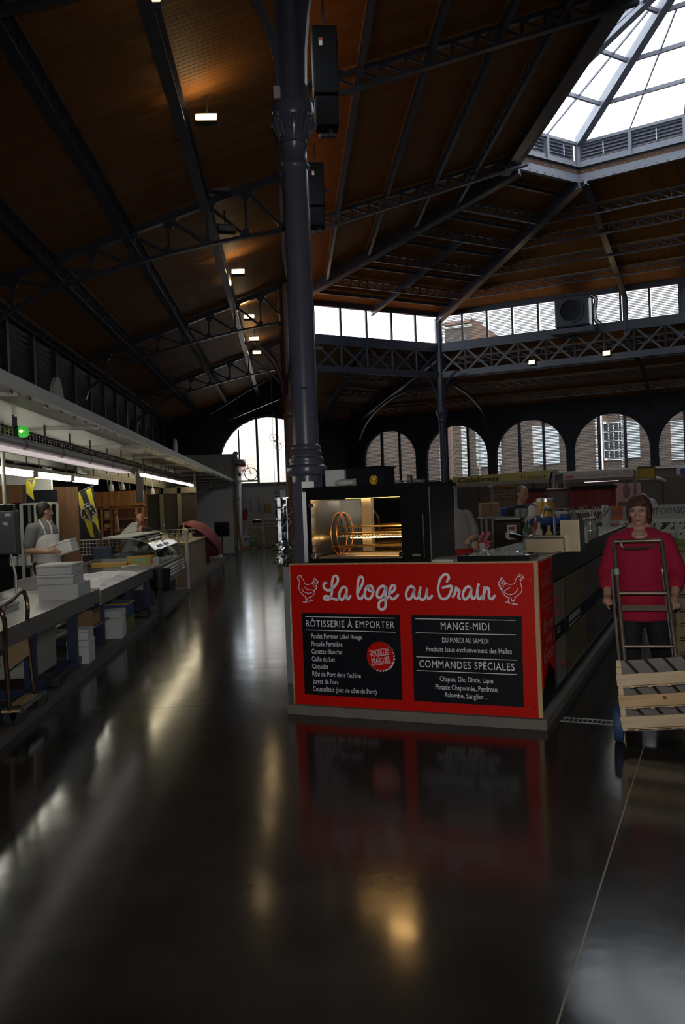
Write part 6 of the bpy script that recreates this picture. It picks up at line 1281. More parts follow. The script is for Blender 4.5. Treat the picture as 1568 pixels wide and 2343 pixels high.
# ---- heater strip and tube lamps
t = thing('light_trough', 'long grey light trough with pale pinkish diffusers over the fish counter', 'light', (-2.48, 10, 2.2))
wpart('housing', MB().tube([(-2.46, 5.6, 2.265), (-2.46, 13.6, 2.265)], .055, 12), mat('trough_grey', (.36, .33, .33), .45, .3), t, True)
for k in range(6):
    y = 5.6 + k * 1.333; wpart('diffuser', MB().bx(-2.56, -2.40, y + .03, y + 1.30, 2.195, 2.205), mat('diffuser_pink', (.75, .66, .66), .5, emit=(1, .86, .85), estr=.5), t); wpart('end_band', MB().tube([(-2.46, y - .02, 2.265), (-2.46, y + .05, 2.265)], .058, 12), mat('band_brown', (.16, .13, .10), .5), t)
wpart('side_rail', MB().bx(-2.585, -2.565, 5.6, 13.55, 2.19, 2.215), galv, t)
fl_y = ((8.0, 9.9), (10.05, 11.5), (11.65, 13.45), (13.6, 15.3)); fn = ['at the very left edge of the photo', 'nearest fully visible', 'middle', 'farthest']
for k, (a, b) in enumerate(fl_y):
    t = thing('tube_lamp', ('white fluorescent tube lamp over the fish stall, ' + fn[k]), 'lamp', (-3.3, a, 2.13), group='tube lamps')
    part('fitting', MB().bx(-.05, .05, 0, b - a, .045, .09), pale_paint, t); part('tube', MB().tube([(-.0, .04, 0), (0, b - a - .04, 0)], .032, 10), tube_on, t, True); part('cap', MB().bx(-.03, .03, 0, .04, -.03, .05).bx(-.03, .03, b - a - .04, b - a, -.03, .05), pale_paint, t)
    part('hanger', MB().bar((0, .2, .09), (0, .2, .47), .012, .012).bar((0, b - a - .2, .09), (0, b - a - .2, .47), .012, .012), lampbody, t)
for k, (a, b) in enumerate(((15.6, 18.4), (18.5, 21.2), (21.3, 23.9))):
    t = thing('tube_lamp', 'warm white tube lamp under the farther canopy, ' + ['nearest', 'middle', 'farthest'][k], 'lamp', (-2.6, a, 2.25)); part('fitting', MB().bx(-.04, .04, 0, b - a, .03, .07), pale_paint, t); part('tube', MB().tube([(0, .04, 0), (0, b - a - .04, 0)], .024, 8), tube_gold, t, True); part('hanger', MB().bar((0, .3, .07), (0, .3, .34), .012, .012).bar((0, b - a - .3, .07), (0, b - a - .3, .34), .012, .012), lampbody, t)
p = atX(45, 988, -2.62); t = thing('beacon_light', 'round green-lit beacon on the cable tray', 'lamp', p); part('housing', MB().lathe([(.02, -.09), (.052, -.085), (.055, 0), (.05, .0)], n=20, M=Matrix.Rotation(R_(90), 3, 'Y')), lampbody, t, True)
part('lens', MB().lathe([(.054, 0), (.056, .05), (.045, .075), (.01, .085)], n=20, M=Matrix.Rotation(R_(90), 3, 'Y')), mat('beacon_green', (.04, .35, .04), .2, emit=(.1, 1.0, .12), estr=.35), t, True); part('bulb', MB().ell((.03, -.052, .0), (.02, .01, .016), 10, 6), mat('beacon_bulb', (1, .8, .3), .3, emit=(1, .75, .15), estr=4), t, True); part('bracket', MB().bar((-.04, 0, 0), (-.04, 0, .15), .03, .03), lampbody, t)
spotm = mat('spot_glow', (1, 1, 1), .5, emit=(1, .96, .9), estr=9.0)
for px, py, Y, n_ in ((255, 1122, 16.0, 'left'), (281, 1119, 17.2, 'middle'), (350, 1130, 18.5, 'right')):
    p = atY(px, py, Y); t = thing('spotlight', 'small white spotlight under the canopy by the pine cabinet, %s of three' % n_, 'lamp', p); part('shade', MB().lathe([(.02, .12), (.035, .10), (.055, 0), (.05, 0), (.02, .09)], n=16, M=Matrix.Rotation(.3, 3, 'X')), pale_paint, t, True); part('lens', MB().lathe([(.048, .004), (.02, .002)], n=14, M=Matrix.Rotation(.3, 3, 'X')), spotm, t); part('stem', MB().bar((0, -.03, .11), (0, -.03, 2.60 - p.z), .015, .015), pale_paint, t)
# ---- steel fish table
t = thing('fish_table', 'long empty stainless fish table at the left edge of the photo', 'table', (-2.52, 7, .08))
def tb(x0, x1, y0, y1, z0, z1): return MB().bx(x0, x1, y0, y1, z0, z1)
wpart('tabletop', tb(-2.95, XF - .012, 4.4, 9.66, .745, .76), steel, t); wpart('front_apron', tb(XF - .012, XF, 4.4, 9.66, .645, .785), steel_d, t); wpart('rim', tb(-2.97, -2.95, 4.4, 9.66, .70, .84), steel, t); wpart('end_rim', tb(-2.95, XF, 9.655, 9.665, .70, .79), steel, t)
wpart('under_tray', tb(-2.9, -2.16, 4.5, 9.6, .60, .62), steel_d, t)
for y in (7.4, 8.8): wpart('leg', tb(-2.24, -2.15, y - .04, y + .04, .08, .645), blue_p, t); wpart('leg', tb(-2.92, -2.83, y - .04, y + .04, .08, .645), blue_p, t); wpart('foot_rail', tb(-2.90, -2.16, y - .03, y + .03, .10, .16), blue_p, t)
wpart('long_rail', tb(-2.22, -2.16, 4.5, 9.6, .10, .17), blue_p, t)
for k, (y0, y1, z, lb) in enumerate(((6.6, 7.2, .76, 'shallow pale tray near the back of the fish table'), (7.6, 8.2, .76, 'white-edged tray at the back corner of the fish table'))):
    q = thing('fish_tray', lb, 'tray', (-2.72, (y0 + y1) / 2, z)); hx_, hy = .20, (y1 - y0) / 2
    part('base', MB().bx(-hx_ + .01, hx_ - .01, -hy + .01, hy - .01, .001, .008), pale_paint, q); part('rim', MB().tube([(-hx_, -hy, .05), (hx_, -hy, .05), (hx_, hy, .05), (-hx_, hy, .05)], .012, 6, closed=True), pale_paint, q); part('side', MB().bx(-hx_, hx_, -hy, -hy + .01, 0, .05).bx(-hx_, hx_, hy - .01, hy, 0, .05).bx(-hx_, -hx_ + .01, -hy + .01, hy - .01, 0, .05).bx(hx_ - .01, hx_, -hy + .01, hy - .01, 0, .05), pale_paint, q)
# ---- ice counter
t = thing('ice_counter', 'stainless counter filled with crushed ice', 'counter', (-2.5, 11.8, .08))
wpart('bed', tb(-3.0, XF - .012, 9.72, 14.0, .68, .70), steel, t); wpart('front_apron', tb(XF - .012, XF, 9.7, 14.0, .60, .755), steel_d, t); wpart('back_rim', tb(-3.02, -3.0, 9.7, 14.0, .60, .90), steel_d, t); wpart('end_rim', tb(-3.0, XF, 13.99, 14.0, .6, .88), steel_d, t)
for y in (10.3, 12.1, 13.6): wpart('leg', tb(-2.29, -2.20, y - .04, y + .04, .08, .60), blue_p, t); wpart('leg', tb(-2.95, -2.86, y - .04, y + .04, .08, .60), blue_p, t); wpart('foot_rail', tb(-2.92, -2.22, y - .03, y + .03, .10, .16), blue_p, t)
ic = MB(); nx, ny = 16, 70; vs = []
for j in range(ny + 1):
    for i in range(nx + 1):
        x = -2.99 + .87 * i / nx; y = 9.74 + 3.7 * j / ny; e = min(1, 5 * min(i / nx, 1 - i / nx), 10 * min(j / ny, 1 - j / ny)); vs.append((x + random.uniform(-.015, .015), y + random.uniform(-.015, .015), .705 + e * (.065 + .025 * math.sin(y * 2.3) + random.uniform(-.014, .014))))
ic.add(vs, [(j * (nx + 1) + i, j * (nx + 1) + i + 1, (j + 1) * (nx + 1) + i + 1, (j + 1) * (nx + 1) + i) for j in range(ny) for i in range(nx)])
o = link('crushed_ice', ic.mesh('crushed_ice'), mat('ice', (.74, .72, .74), .4, 0, .06, 60, .5, 150)); o['label'] = 'heap of crushed ice on the stainless counter'; o['category'] = 'ice'; o['kind'] = 'stuff'
# ---- polystyrene boxes
def styro_box(name, label, p, sx, sy, sz, rz=0.0, open_=False, n_=2):
    t = thing(name, label, 'box', p, rz)
    if open_: part('body', MB().bx(-sx / 2, sx / 2, -sy / 2, -sy / 2 + .03, 0, sz).bx(-sx / 2, sx / 2, sy / 2 - .03, sy / 2, 0, sz).bx(-sx / 2, -sx / 2 + .03, -sy / 2 + .03, sy / 2 - .03, 0, sz).bx(sx / 2 - .03, sx / 2, -sy / 2 + .03, sy / 2 - .03, 0, sz).bx(-sx / 2 + .03, sx / 2 - .03, -sy / 2 + .03, sy / 2 - .03, .002, .03), styro, t)
    else:
        part('body', MB().cbox((0, 0, sz * .36), (sx, sy, sz * .72), .010), styro, t); part('lid', MB().cbox((0, 0, sz * .86), (sx * 1.02, sy * 1.015, sz * .27), .010), styro, t)
    nd = MB()
    for k in range(n_): x = -sx * .28 + k * sx * .55; nd.bx(x - .025, x + .025, -sy / 2 - .004, -sy / 2 + .002, sz * .42, sz * .47)
    part('moulded_rib', nd, styro, t); return t
styro_box('polystyrene_box', 'open white polystyrene box, bottom of the stack on the fish table', (-2.315, 9.06, .761), .39, .53, .150, 0, True)
styro_box('polystyrene_box', 'white polystyrene box with lid, middle of the stack on the fish table', (-2.345, 9.02, .912), .36, .46, .095, .02)
styro_box('polystyrene_box', 'white polystyrene box with lid, topmost of the stack on the fish table', (-2.345, 9.03, 1.008), .35, .45, .105, -.02)
styro_box('polystyrene_box', 'tall white polystyrene box standing under the fish table by the aisle', (-2.20, 9.15, .081), .22, .30, .24, 0); styro_box('polystyrene_box', 'white lidded polystyrene box stacked on the tall one under the fish table', (-2.20, 9.15, .322), .21, .29, .11, .03)
styro_box('polystyrene_box', 'single white polystyrene box under the ice counter by the aisle', (-2.20, 10.85, .081), .24, .34, .34, .05)
t = thing('storage_bin', 'big pale bin with faint lettering under the fish table', 'bin', (-2.55, 8.25, .16)); part('body', MB().cbox((0, 0, .20), (.50, .70, .40), .02), mat('bin_pale', (.30, .30, .26), .6), t); part('lid', MB().cbox((0, 0, .415), (.52, .72, .04), .01), mat('bin_pale', (.3, .3, .26)), t)
put_text('Grand Hole', (-2.72, 7.895, .27), (-2.38, 7.895, .27), .045, up3, (0, -1, 0), mat('faint_dark', (.06, .07, .06), .6), t)
for k, (y, z, c_, lb) in enumerate(((11.6, .08, (.10, .16, .02), 'green-yellow plastic crate under the ice counter'), (11.6, .26, (.03, .06, .16), 'blue plastic crate with yellow rim on the green crate under the ice counter'))):
    t = thing('plastic_crate', lb, 'crate', (-2.28, y, z)); cm = mat('crate_%d' % k, c_, .5); part('body', MB().bx(-.15, .15, -.2, -.19, .01, .17).bx(-.15, .15, .19, .2, .01, .17).bx(-.15, -.14, -.19, .19, .01, .17).bx(.14, .15, -.19, .19, .01, .17).bx(-.15, .15, -.2, .2, 0, .01), cm, t); part('rim', MB().tube([(-.155, -.205, .165), (.155, -.205, .165), (.155, .205, .165), (-.155, .205, .165)], .009, 6, closed=True), mat('rim_yellow', (.5, .38, .03), .5) if k else cm, t)
    for j in range(4): part('rib', MB().bx(.15, .156, -.15 + .09 * j, -.13 + .09 * j, .02, .15), cm, t)
t = thing('carton', 'brown cardboard box on the shelf under the ice counter', 'box', (-2.32, 10.0, .36)); part('body', MB().cbox((0, 0, .09), (.20, .40, .18), .006), mat('cardboard', (.28, .18, .09), .8), t); part('tape', MB().bx(-.025, .025, -.205, .205, .1795, .182), mat('tape_brown', (.2, .12, .05), .4), t); part('shelf', MB().bx(-.3, .12, -.3, .6, -.02, -.001), steel_d, t)
for k, (y, lb) in enumerate(((8.0, 'dark rubber block on the platform edge near the fish table'), (12.9, 'dark block on the platform edge under the ice counter'))):
    solo('block', MB().cbox((0, 0, .05), (.14, .30, .10), .01), mat('black_rubber', (.012, .012, .013)), lb, 'block', (-2.16, y, .081))
t = thing('rubber_bin', 'black rubber bin hanging at the end of the ice counter', 'bin', (-2.03, 13.55, .0)); part('body', MB().lathe([(.10, .40), (.15, .42), (.17, .72), (.16, .72), (.12, .46)], n=20), mat('black_rubber', (.012, .012, .013)), t, True); part('hook', MB().bar((-.12, 0, .72), (-.068, 0, .74), .03, .02), steel_d, t); part('post', MB().bx(-.04, .04, -.04, .04, 0, .41), mat('black_rubber', (.012, .012, .013)), t)
# baskets and bits at the far end of the ice
for k, (x, y, lb) in enumerate(((-2.72, 13.25, 'long yellow wooden tray at the far end of the ice'), (-2.30, 13.45, 'yellow basket with a green label at the far end of the ice'))):
    t = thing('basket', lb, 'basket', (x, y, .80), .1); sx, sy, sz = ((.50, .22, .06), (.34, .26, .13))[k]; bm_ = mat('basket_yellow', (.50, .32, .08), .6, 0, .2, 20)
    part('base', MB().bx(-sx / 2, sx / 2, -sy / 2, sy / 2, 0, .01), bm_, t); part('side', MB().prism([(-sx / 2, -sy / 2, 0), (sx / 2, -sy / 2, 0), (sx / 2 + .02, -sy / 2 - .02, sz), (-sx / 2 - .02, -sy / 2 - .02, sz)], (0, .01, 0)), bm_, t); part('side', MB().prism([(-sx / 2, sy / 2, 0), (sx / 2, sy / 2, 0), (sx / 2 + .02, sy / 2 + .02, sz), (-sx / 2 - .02, sy / 2 + .02, sz)], (0, -.01, 0)), bm_, t); part('side', MB().prism([(-sx / 2, -sy / 2, 0), (-sx / 2, sy / 2, 0), (-sx / 2 - .02, sy / 2 + .02, sz), (-sx / 2 - .02, -sy / 2 - .02, sz)], (.01, 0, 0)), bm_, t); part('side', MB().prism([(sx / 2, -sy / 2, 0), (sx / 2, sy / 2, 0), (sx / 2 + .02, sy / 2 + .02, sz), (sx / 2 + .02, -sy / 2 - .02, sz)], (-.01, 0, 0)), bm_, t)
    if k: part('label', MB().prism([(-.10, -sy / 2 - .012, .03), (.12, -sy / 2 - .012, .03), (.12, -sy / 2 - .022, .10), (-.10, -sy / 2 - .022, .10)], (0, -.003, 0)), mat('label_green', (.25, .38, .2), .6), t)
solo('scoop', MB().loft([((0, 0, 0), .02, .05), ((.05, 0, .02), .07, .09), ((.14, 0, .03), .07, .10), ((.20, 0, .025), .02, .06)]), mat('scoop_cream', (.55, .50, .40), .5), 'cream plastic scoop lying on the ice', 'scoop', (-2.45, 12.9, .80), .4, smooth=True)
# ---- platform trolley at the left edge
tA, tB = atY(22, 1600, 6.55), atY(78, 1575, 7.15); tA.z = tB.z = .16; topA, topB = atY(4, 1392, 6.45), atY(52, 1352, 7.05)
rust = mat('worn_tube', (.09, .055, .035), .35, .7, .4, 10)
t = thing('platform_trolley', 'bent-tube platform trolley with a plywood back at the left edge', 'trolley', (tA.x, 6.8, .08))
wpart('frame_tube', MB().tube(spline([tA, lerp(tA, topA, .6), lerp(tA, topA, .86) + V((.02, -.02, 0)), topA, lerp(topA, topB, .5), topB, lerp(tB, topB, .86) + V((.03, -.02, 0)), lerp(tB, topB, .6), tB], 5), .018, 8), rust, t, True)
wpart('back_board', MB().prism([lerp(tA, topA, .40), lerp(tB, topB, .40), lerp(tB, topB, .62), lerp(tA, topA, .62)], (-.012, 0, 0)), ply, t)
wpart('deck', MB().prism([(tA.x - .06, tA.y - .02, .17), (tA.x + .07, tA.y - .02, .17), (tB.x + .07, tB.y + .02, .17), (tB.x - .06, tB.y + .02, .17)], (0, 0, .018)), ply, t); wpart('deck_edge', MB().bar((tA.x + .075, tA.y - .02, .18), (tB.x + .075, tB.y + .02, .18), .015, .03), steel, t)
for q in (tA, tB):
    for dx in (-.02, .05): w_ = wpart('wheel', MB().lathe([(.03, -.018), (.062, -.018), (.066, 0), (.062, .018), (.03, .018)], (q.x + dx, q.y + (.03 if q is tA else -.03), .148), 16, Matrix.Rotation(R_(90), 3, 'X')), mat('black_rubber', (.012, .012, .013)), t, True)
# ---- hanging scale / display block near the left edge
t = thing('weighing_cabinet', 'dark grey weighing scale cabinet with a pale post, at the left edge', 'scale', (atY(18, 1210, 9.3).x, 9.3, .76)); dk = mat('scale_grey', (.045, .05, .055), .5); zo = atY(18, 1268, 9.3).z - .76; z1_ = atY(18, 1168, 9.3).z - .76
part('cabinet', MB().cbox((0, 0, (zo + z1_) / 2), (.20, .16, z1_ - zo), .015), dk, t); part('bellows', MB().lathe([(.06, z1_), (.085, z1_ + .012), (.06, z1_ + .024), (.085, z1_ + .036), (.06, z1_ + .048), (.085, z1_ + .06), (.05, z1_ + .07)], n=18), lampbody, t, True); part('post', MB().tube([(-.02, 0, z1_ + .06), (-.02, 0, 2.60 - .76)], .022, 10), galv, t); part('sticker', MB().bx(.0, .06, -.083, -.08, z1_ - .06, z1_ - .03), mat('sticker_pale', (.35, .33, .35), .5), t); part('sticker', MB().prism([(-.03, -.083, z1_ - .14), (.02, -.083, z1_ - .16), (.03, -.083, z1_ - .13), (-.02, -.083, z1_ - .115)], (0, .003, 0)), mat('sticker_pale', (.3, .3, .3)), t); part('leg', MB().tube([(.02, 0, zo), (.06, .0, zo * .5), (.06, 0, .0)], .014, 8), galv, t)
# ---- rack behind the fishmonger
t = thing('steel_rack', 'open grey steel rack with bottles behind the fishmonger', 'rack', (-3.7, 13.0, .08)); rx0, rx1 = atY(55, 1200, 13.0).x, atY(120, 1200, 13.0).x
for x in (rx0, lerp(rx0, rx1, .5), rx1):
    for y in (12.9, 13.3): wpart('post', MB().bx(x - .02, x + .02, y - .02, y + .02, .08, 1.78), galv, t)
for z in (.35, .85, 1.20, 1.76): wpart('shelf', MB().bx(rx0, rx1, 12.9, 13.3, z, z + .03), galv if z > 1.7 else lampbody, t)
wpart('back_sheet', MB().bx(rx0 - .8, rx1, 13.32, 13.33, .08, 1.98), blackp, t)
for k in range(7):
    q = thing('bottle', 'dark glass bottle on the steel rack, %s from the left' % words_[k], 'bottle', (rx0 + .05 + k * .055, 13.12, 1.231), group='dark bottles on the rack'); part('body', MB().lathe([(.02, 0), (.022, .01), (.022, .15), (.008, .20), (.008, .26)], n=12), mat('bottle_dark', (.02, .03, .02), .15), q, True); part('cap', MB().lathe([(.010, .26), (.010, .28)], n=10), steel_d, q)
for k in range(3): styro_box('carton', ['pale packet stack on the left of the rack shelf', 'middle pale packet on the rack shelf', 'pale packet on the right of the rack shelf'][k], (rx0 - .18 + k * .12, 13.1, .881), .10, .2, .14 + .03 * k)
t = thing('wood_header', 'brown wooden header board above the rack at the left edge', 'board', (-4.0, 13.25, 1.7)); hx1 = atY(58, 1120, 13.25).x; brownw = wood('brown_panel', (.13, .055, .018), (.20, .09, .032), (14, 14, 1.2), .5, .05)
wpart('board', MB().bx(hx1 - 1.2, hx1, 13.22, 13.25, atY(30, 1151, 13.25).z, atY(30, 1110, 13.25).z), brownw, t); wpart('frame_edge', MB().bx(hx1 - .01, hx1 + .01, 13.20, 13.26, atY(30, 1151, 13.25).z, atY(30, 1110, 13.25).z), lampbody, t)
bx0, bx1 = atY(106, 1200, 13.6).x, atY(180, 1200, 13.6).x
t = thing('room_divider', 'tall plain brown wooden panel right of the fishmonger', 'panel', ((bx0 + bx1) / 2, 13.6, .08)); wpart('board', MB().bx(bx0, bx1, 13.58, 13.61, .08, atY(178, 1113, 13.6).z), brownw, t); wpart('edge', MB().bx(bx1, bx1 + .012, 13.57, 13.62, .08, atY(178, 1113, 13.6).z), brownw, t); wpart('bracket', MB().cbox((bx1 - .06, 13.57, .62), (.04, .02, .05), .004), lampbody, t)
p = atY(66, 1098, 11.9); t = thing('pennant', 'plain yellow pennant hanging from the lamp row', 'pennant', p); yel = mat('flag_yellow', (.55, .45, .02), .7); gpx = lambda px, py, Y: atY(px, py, Y) - p
part('cloth', MB().prism([gpx(60, 1099, 11.9), gpx(68, 1104, 11.9), gpx(72, 1112, 11.9), gpx(78, 1098, 11.9), gpx(80, 1108, 11.9), gpx(74, 1120, 11.9), gpx(78, 1145, 11.9), gpx(60, 1128, 11.9)], (0, .01, 0)), yel, t); part('cord', MB().tube([gpx(60, 1099, 11.9), gpx(78, 1096, 11.9), gpx(95, 1092, 11.9)], .006, 5), yel, t)
# ---- club flag
fp = lambda x, y, o=0.0: atY(160 + x / 5.6, 1080 + y / 5.6, 14.3) + V((0, -o, 0))
t = thing('club_flag', 'yellow and black striped club flag with a crest hanging beside the brown panel', 'flag', fp(230, 500)); blk = mat('flag_black', (.012, .012, .014), .7); whf = mat('flag_white', (.55, .54, .5), .7)
def fpoly(name, pts, m, o): wpart(name, MB().prism([fp(x, y, o) for x, y in pts], (0, .004, 0)), m, t)
fpoly('cloth', [(105, 258), (200, 212), (285, 188), (312, 330), (345, 520), (385, 760), (385, 850), (270, 835), (190, 640), (120, 420)], yel, 0)
for pts in ([(128, 262), (198, 222), (262, 405), (192, 425)], [(118, 430), (128, 445), (195, 640), (262, 835), (140, 800), (132, 600)], [(285, 640), (322, 655), (383, 775), (385, 850), (318, 850), (300, 760)], [(266, 193), (300, 188), (345, 520), (318, 420)]): fpoly('black_stripe', pts, blk, .006)
fpoly('crest_border', [(205, 398), (290, 408), (332, 465), (360, 545), (302, 565), (296, 645), (250, 628), (150, 585), (138, 508), (165, 445)], whf, .012); fpoly('crest_field', [(209, 408), (286, 417), (323, 470), (346, 538), (292, 552), (286, 630), (252, 614), (160, 576), (148, 510), (172, 452)], blk, .018)
for pts in ([(252, 470), (278, 455), (284, 472), (262, 488)], [(172, 575), (190, 555), (212, 578), (190, 582)]): fpoly('crest_mark', pts, yel, .024)
for pts in ([(208, 448), (214, 420), (232, 422), (230, 446)], [(240, 446), (244, 424), (264, 428), (258, 450)], [(296, 505), (340, 538), (334, 545), (292, 520)], [(160, 470), (200, 450), (204, 458), (164, 484)]): fpoly('crest_mark', pts, whf, .024)
fpoly('crest_band', [(200, 480), (222, 472), (296, 616), (272, 632)], mat('flag_dull', (.16, .15, .06), .7), .026); fpoly('crest_band_line', [(196, 484), (201, 480), (272, 628), (266, 630)], yel, .028)
wpart('flag_pole', MB().tube([fp(100, 262), fp(300, 178)], .012, 6), lampbody, t)
# ---- pine cabinet
cp = lambda px, py: atY(px, py, 18.5); orange = wood('pine_orange', (.30, .115, .025), (.46, .20, .05), (12, 12, 1.4), .45, .08); ox0, ox1 = cp(219, 1200).x, cp(330, 1200).x; z0c, z1c = .08, cp(270, 1124).z
t = thing('pine_cabinet', 'orange pine shelf cabinet with scalloped trim behind the glass case', 'cabinet', ((ox0 + ox1) / 2, 18.600, .08)); zh = cp(270, 1156).z
wpart('header', MB().bx(ox0, ox1, 18.480, 18.520, zh, z1c), orange, t); wpart('cornice', MB().bx(ox0 - .02, ox1 + .03, 18.440, 18.540, zh - .02, zh + .012), orange, t); wpart('back_panel', MB().bx(ox0, ox1, 18.950, 18.970, z0c, z1c), wood('pine_dark', (.10, .04, .012), (.17, .07, .02), (12, 12, 1.4)), t)
for k in range(7): x = lerp(ox0, ox1, (k + .5) / 7); wpart('header_board', MB().bx(x - .055, x + .055, 18.465, 18.480, zh + .015, z1c - .01), orange, t)
for f_ in (.02, .13, .33, .42, .85, .98): x = lerp(ox0, ox1, f_); wpart('post', MB().bx(x - .022, x + .022, 18.480, 18.530, z0c, zh), orange, t)
sc_m = MB()
for k in range(26): x = lerp(ox0 + .05, ox1 - .05, k / 25); sc_m.lathe([(.022, 0), (.022, .012)], (x, 18.500, zh - .05), 10, Matrix.Rotation(R_(90), 3, 'X'))
sc_m.bx(ox0, ox1, 18.480, 18.500, zh - .05, zh - .02); wpart('scalloped_trim', sc_m, orange, t)
for z in (.55, 1.0, cp(300, 1188).z, cp(300, 1212).z): wpart('shelf', MB().bx(ox0, ox1, 18.520, 18.950, z, z + .022), orange, t)
for k, (px, py, w_, h_, c_, lb) in enumerate(((243, 1178, .10, .16, (.55, .38, .12), 'cream packets on the upper left cabinet shelf'), (243, 1204, .11, .10, (.60, .36, .03), 'yellow boxes on the middle left cabinet shelf'), (240, 1211, .06, .07, (.45, .06, .04), 'red packets beside the yellow boxes in the cabinet'), (246, 1232, .09, .05, (.4, .2, .12), 'small pinkish packet low in the cabinet'))):
    q = thing('goods_box', lb, 'box', (cp(px, py).x, 18.650, cp(px, py + h_ * 115 / 2).z)); gm = mat('goods_%d' % k, c_, .6); part('body', MB().cbox((0, 0, h_ / 2), (w_, .12, h_), .004), gm, q); part('label', MB().bx(-w_ * .35, w_ * .35, -.063, -.060, h_ * .3, h_ * .7), pale_paint, q)
p = cp(268, 1175); t = thing('wood_bust', 'carved brown wooden bust on the cabinet front', 'ornament', (p.x, 18.350, p.z)); part('head', MB().ell((0, 0, .02), (.055, .06, .07)).ell((.01, -.03, .075), (.065, .075, .02)), orange, t, True); part('post', MB().bar((.02, .02, -.05), (.05, .02, -.36), .035, .03), pale_paint, t); part('bracket', MB().cbox((.05, .04, -.38), (.18, .12, .03), .008), orange, t)
# wire grid panels
def grid(label, px0, px1, py0, py1, Y, nx_=12, nz_=4, base=False):
    a, b = atY(px0, py1, Y), atY(px1, py0, Y); t = thing('wire_grid', label, 'grid panel', (a.x, Y, a.z)); fr = MB(); W_, H_ = b.x - a.x, b.z - a.z
    part('frame', MB().tube([(0, 0, 0), (W_, 0, 0), (W_, 0, H_), (0, 0, H_)], .010, 6, closed=True), pale_paint, t)
    for k in range(1, nx_): part('wire', MB().tube([(W_ * k / nx_, 0, 0), (W_ * k / nx_, 0, H_)], .006, 5), pale_paint, t)
    for k in range(1, nz_): part('wire', MB().tube([(0, 0, H_ * k / nz_), (W_, 0, H_ * k / nz_)], .006, 5), pale_paint, t)
    part('foot', MB().bar((.02, .0, 0), (.02, 0, .08 - a.z), .02, .02).bar((W_ - .02, 0, 0), (W_ - .02, 0, .08 - a.z), .02, .02), pale_paint, t)
grid('white wire grid panel right of the tall brown panel', 184, 272, 1233, 1270, 14.6); grid('white wire grid panel behind the plank counter', 333, 446, 1210, 1240, 21.9, 16, 3)
# blue patterned bag
bluef = mat('blue_floral', (.05, .07, .11), .8, 0, .97, 34); p = atY(237, 1275, 14.25); t = thing('patterned_bag', 'dark blue flower-patterned bag standing behind the ice counter', 'bag', (p.x, 14.25, .70)); part('body', MB().cbox((0, 0, .19), (.30, .14, .36), .03), bluef, t); part('stand', MB().bx(-.2, .2, -.12, .12, -.62, .0), galv, t); part('handle', MB().tube(spline([(-.07, 0, .36), (-.05, 0, .44), (.05, 0, .44), (.07, 0, .36)], 5), .008, 6), bluef, t)
# ---- curved glass display case
gy0, gy1 = 14.15, 17.1
t = thing('display_case', 'glass display case with curved front and white price sheets', 'display case', (-2.5, 15.6, .08)); cg = glass_mat('case_glass', (.86, .92, .90), .12, .03)
wpart('base', MB().bx(-3.0, -2.16, gy0, gy1, .35, .72), steel_d, t); wpart('deck', MB().bx(-3.0, -2.12, gy0, gy1, .72, .74), pale_paint, t)
for k in range(4): wpart('chrome_rail', MB().tube([(-2.10, gy0, .50 + k * .055), (-2.10, gy1, .50 + k * .055)], .022, 8), steel, t, True)
for y in (gy0 + .2, gy1 - .2): wpart('leg', MB().bx(-2.9, -2.25, y - .04, y + .04, .08, .35), blue_p, t)
prof = [(-2.13, .74), (-2.14, .86), (-2.19, .98), (-2.28, 1.08), (-2.40, 1.15), (-2.55, 1.185), (-2.85, 1.20)]
gm = MB()
for (x0, z0_), (x1, z1_) in zip(prof, prof[1:]): gm.quad((x0, gy0, z0_), (x0, gy1, z0_), (x1, gy1, z1_), (x1, gy0, z1_))
wpart('curved_glass', gm, cg, t, True); wpart('end_glass', MB().prism([(x, gy0 + .01, z) for x, z in prof] + [(-2.85, gy0 + .01, .74)], (0, .006, 0)), cg, t); wpart('end_glass', MB().prism([(x, gy1 - .01, z) for x, z in prof] + [(-2.85, gy1 - .01, .74)], (0, .006, 0)), cg, t)
for y in (gy0, (gy0 + gy1) / 2, gy1): wpart('glass_edge', MB().tube([(x, y, z) for x, z in prof], .008, 6), steel, t, True)
wpart('top_shelf', MB().bx(-3.0, -2.52, gy0, gy1, 1.195, 1.215), pale_paint, t); wpart('inner_shelf', MB().bx(-2.9, -2.45, gy0 + .05, gy1 - .05, .95, .96), cg, t)
for y in (gy0 + .3, gy0 + .9): wpart('shelf_bracket', MB().bar((-2.85, y, .75), (-2.60, y + .1, 1.17), .05, .10), pale_paint, t)
for k in range(2): y = gy0 + .55 + k * .75; wpart('price_sheet', MB().quad((-2.205, y, 1.005), (-2.205, y + .6, 1.005), (-2.385, y + .6, 1.15), (-2.385, y, 1.15)), mat('sheet_white', (.75, .72, .72), .6), t)
for k in range(2):
    for j in range(3): y = gy0 + .55 + k * .75; wpart('print_line', MB().tube([(-2.235 - j * .05 + .004, y + .05 + .06 * q_, 1.03 + j * .045 + .012 * (q_ % 2)) for q_ in range(9)], .005, 4), blackp, t)
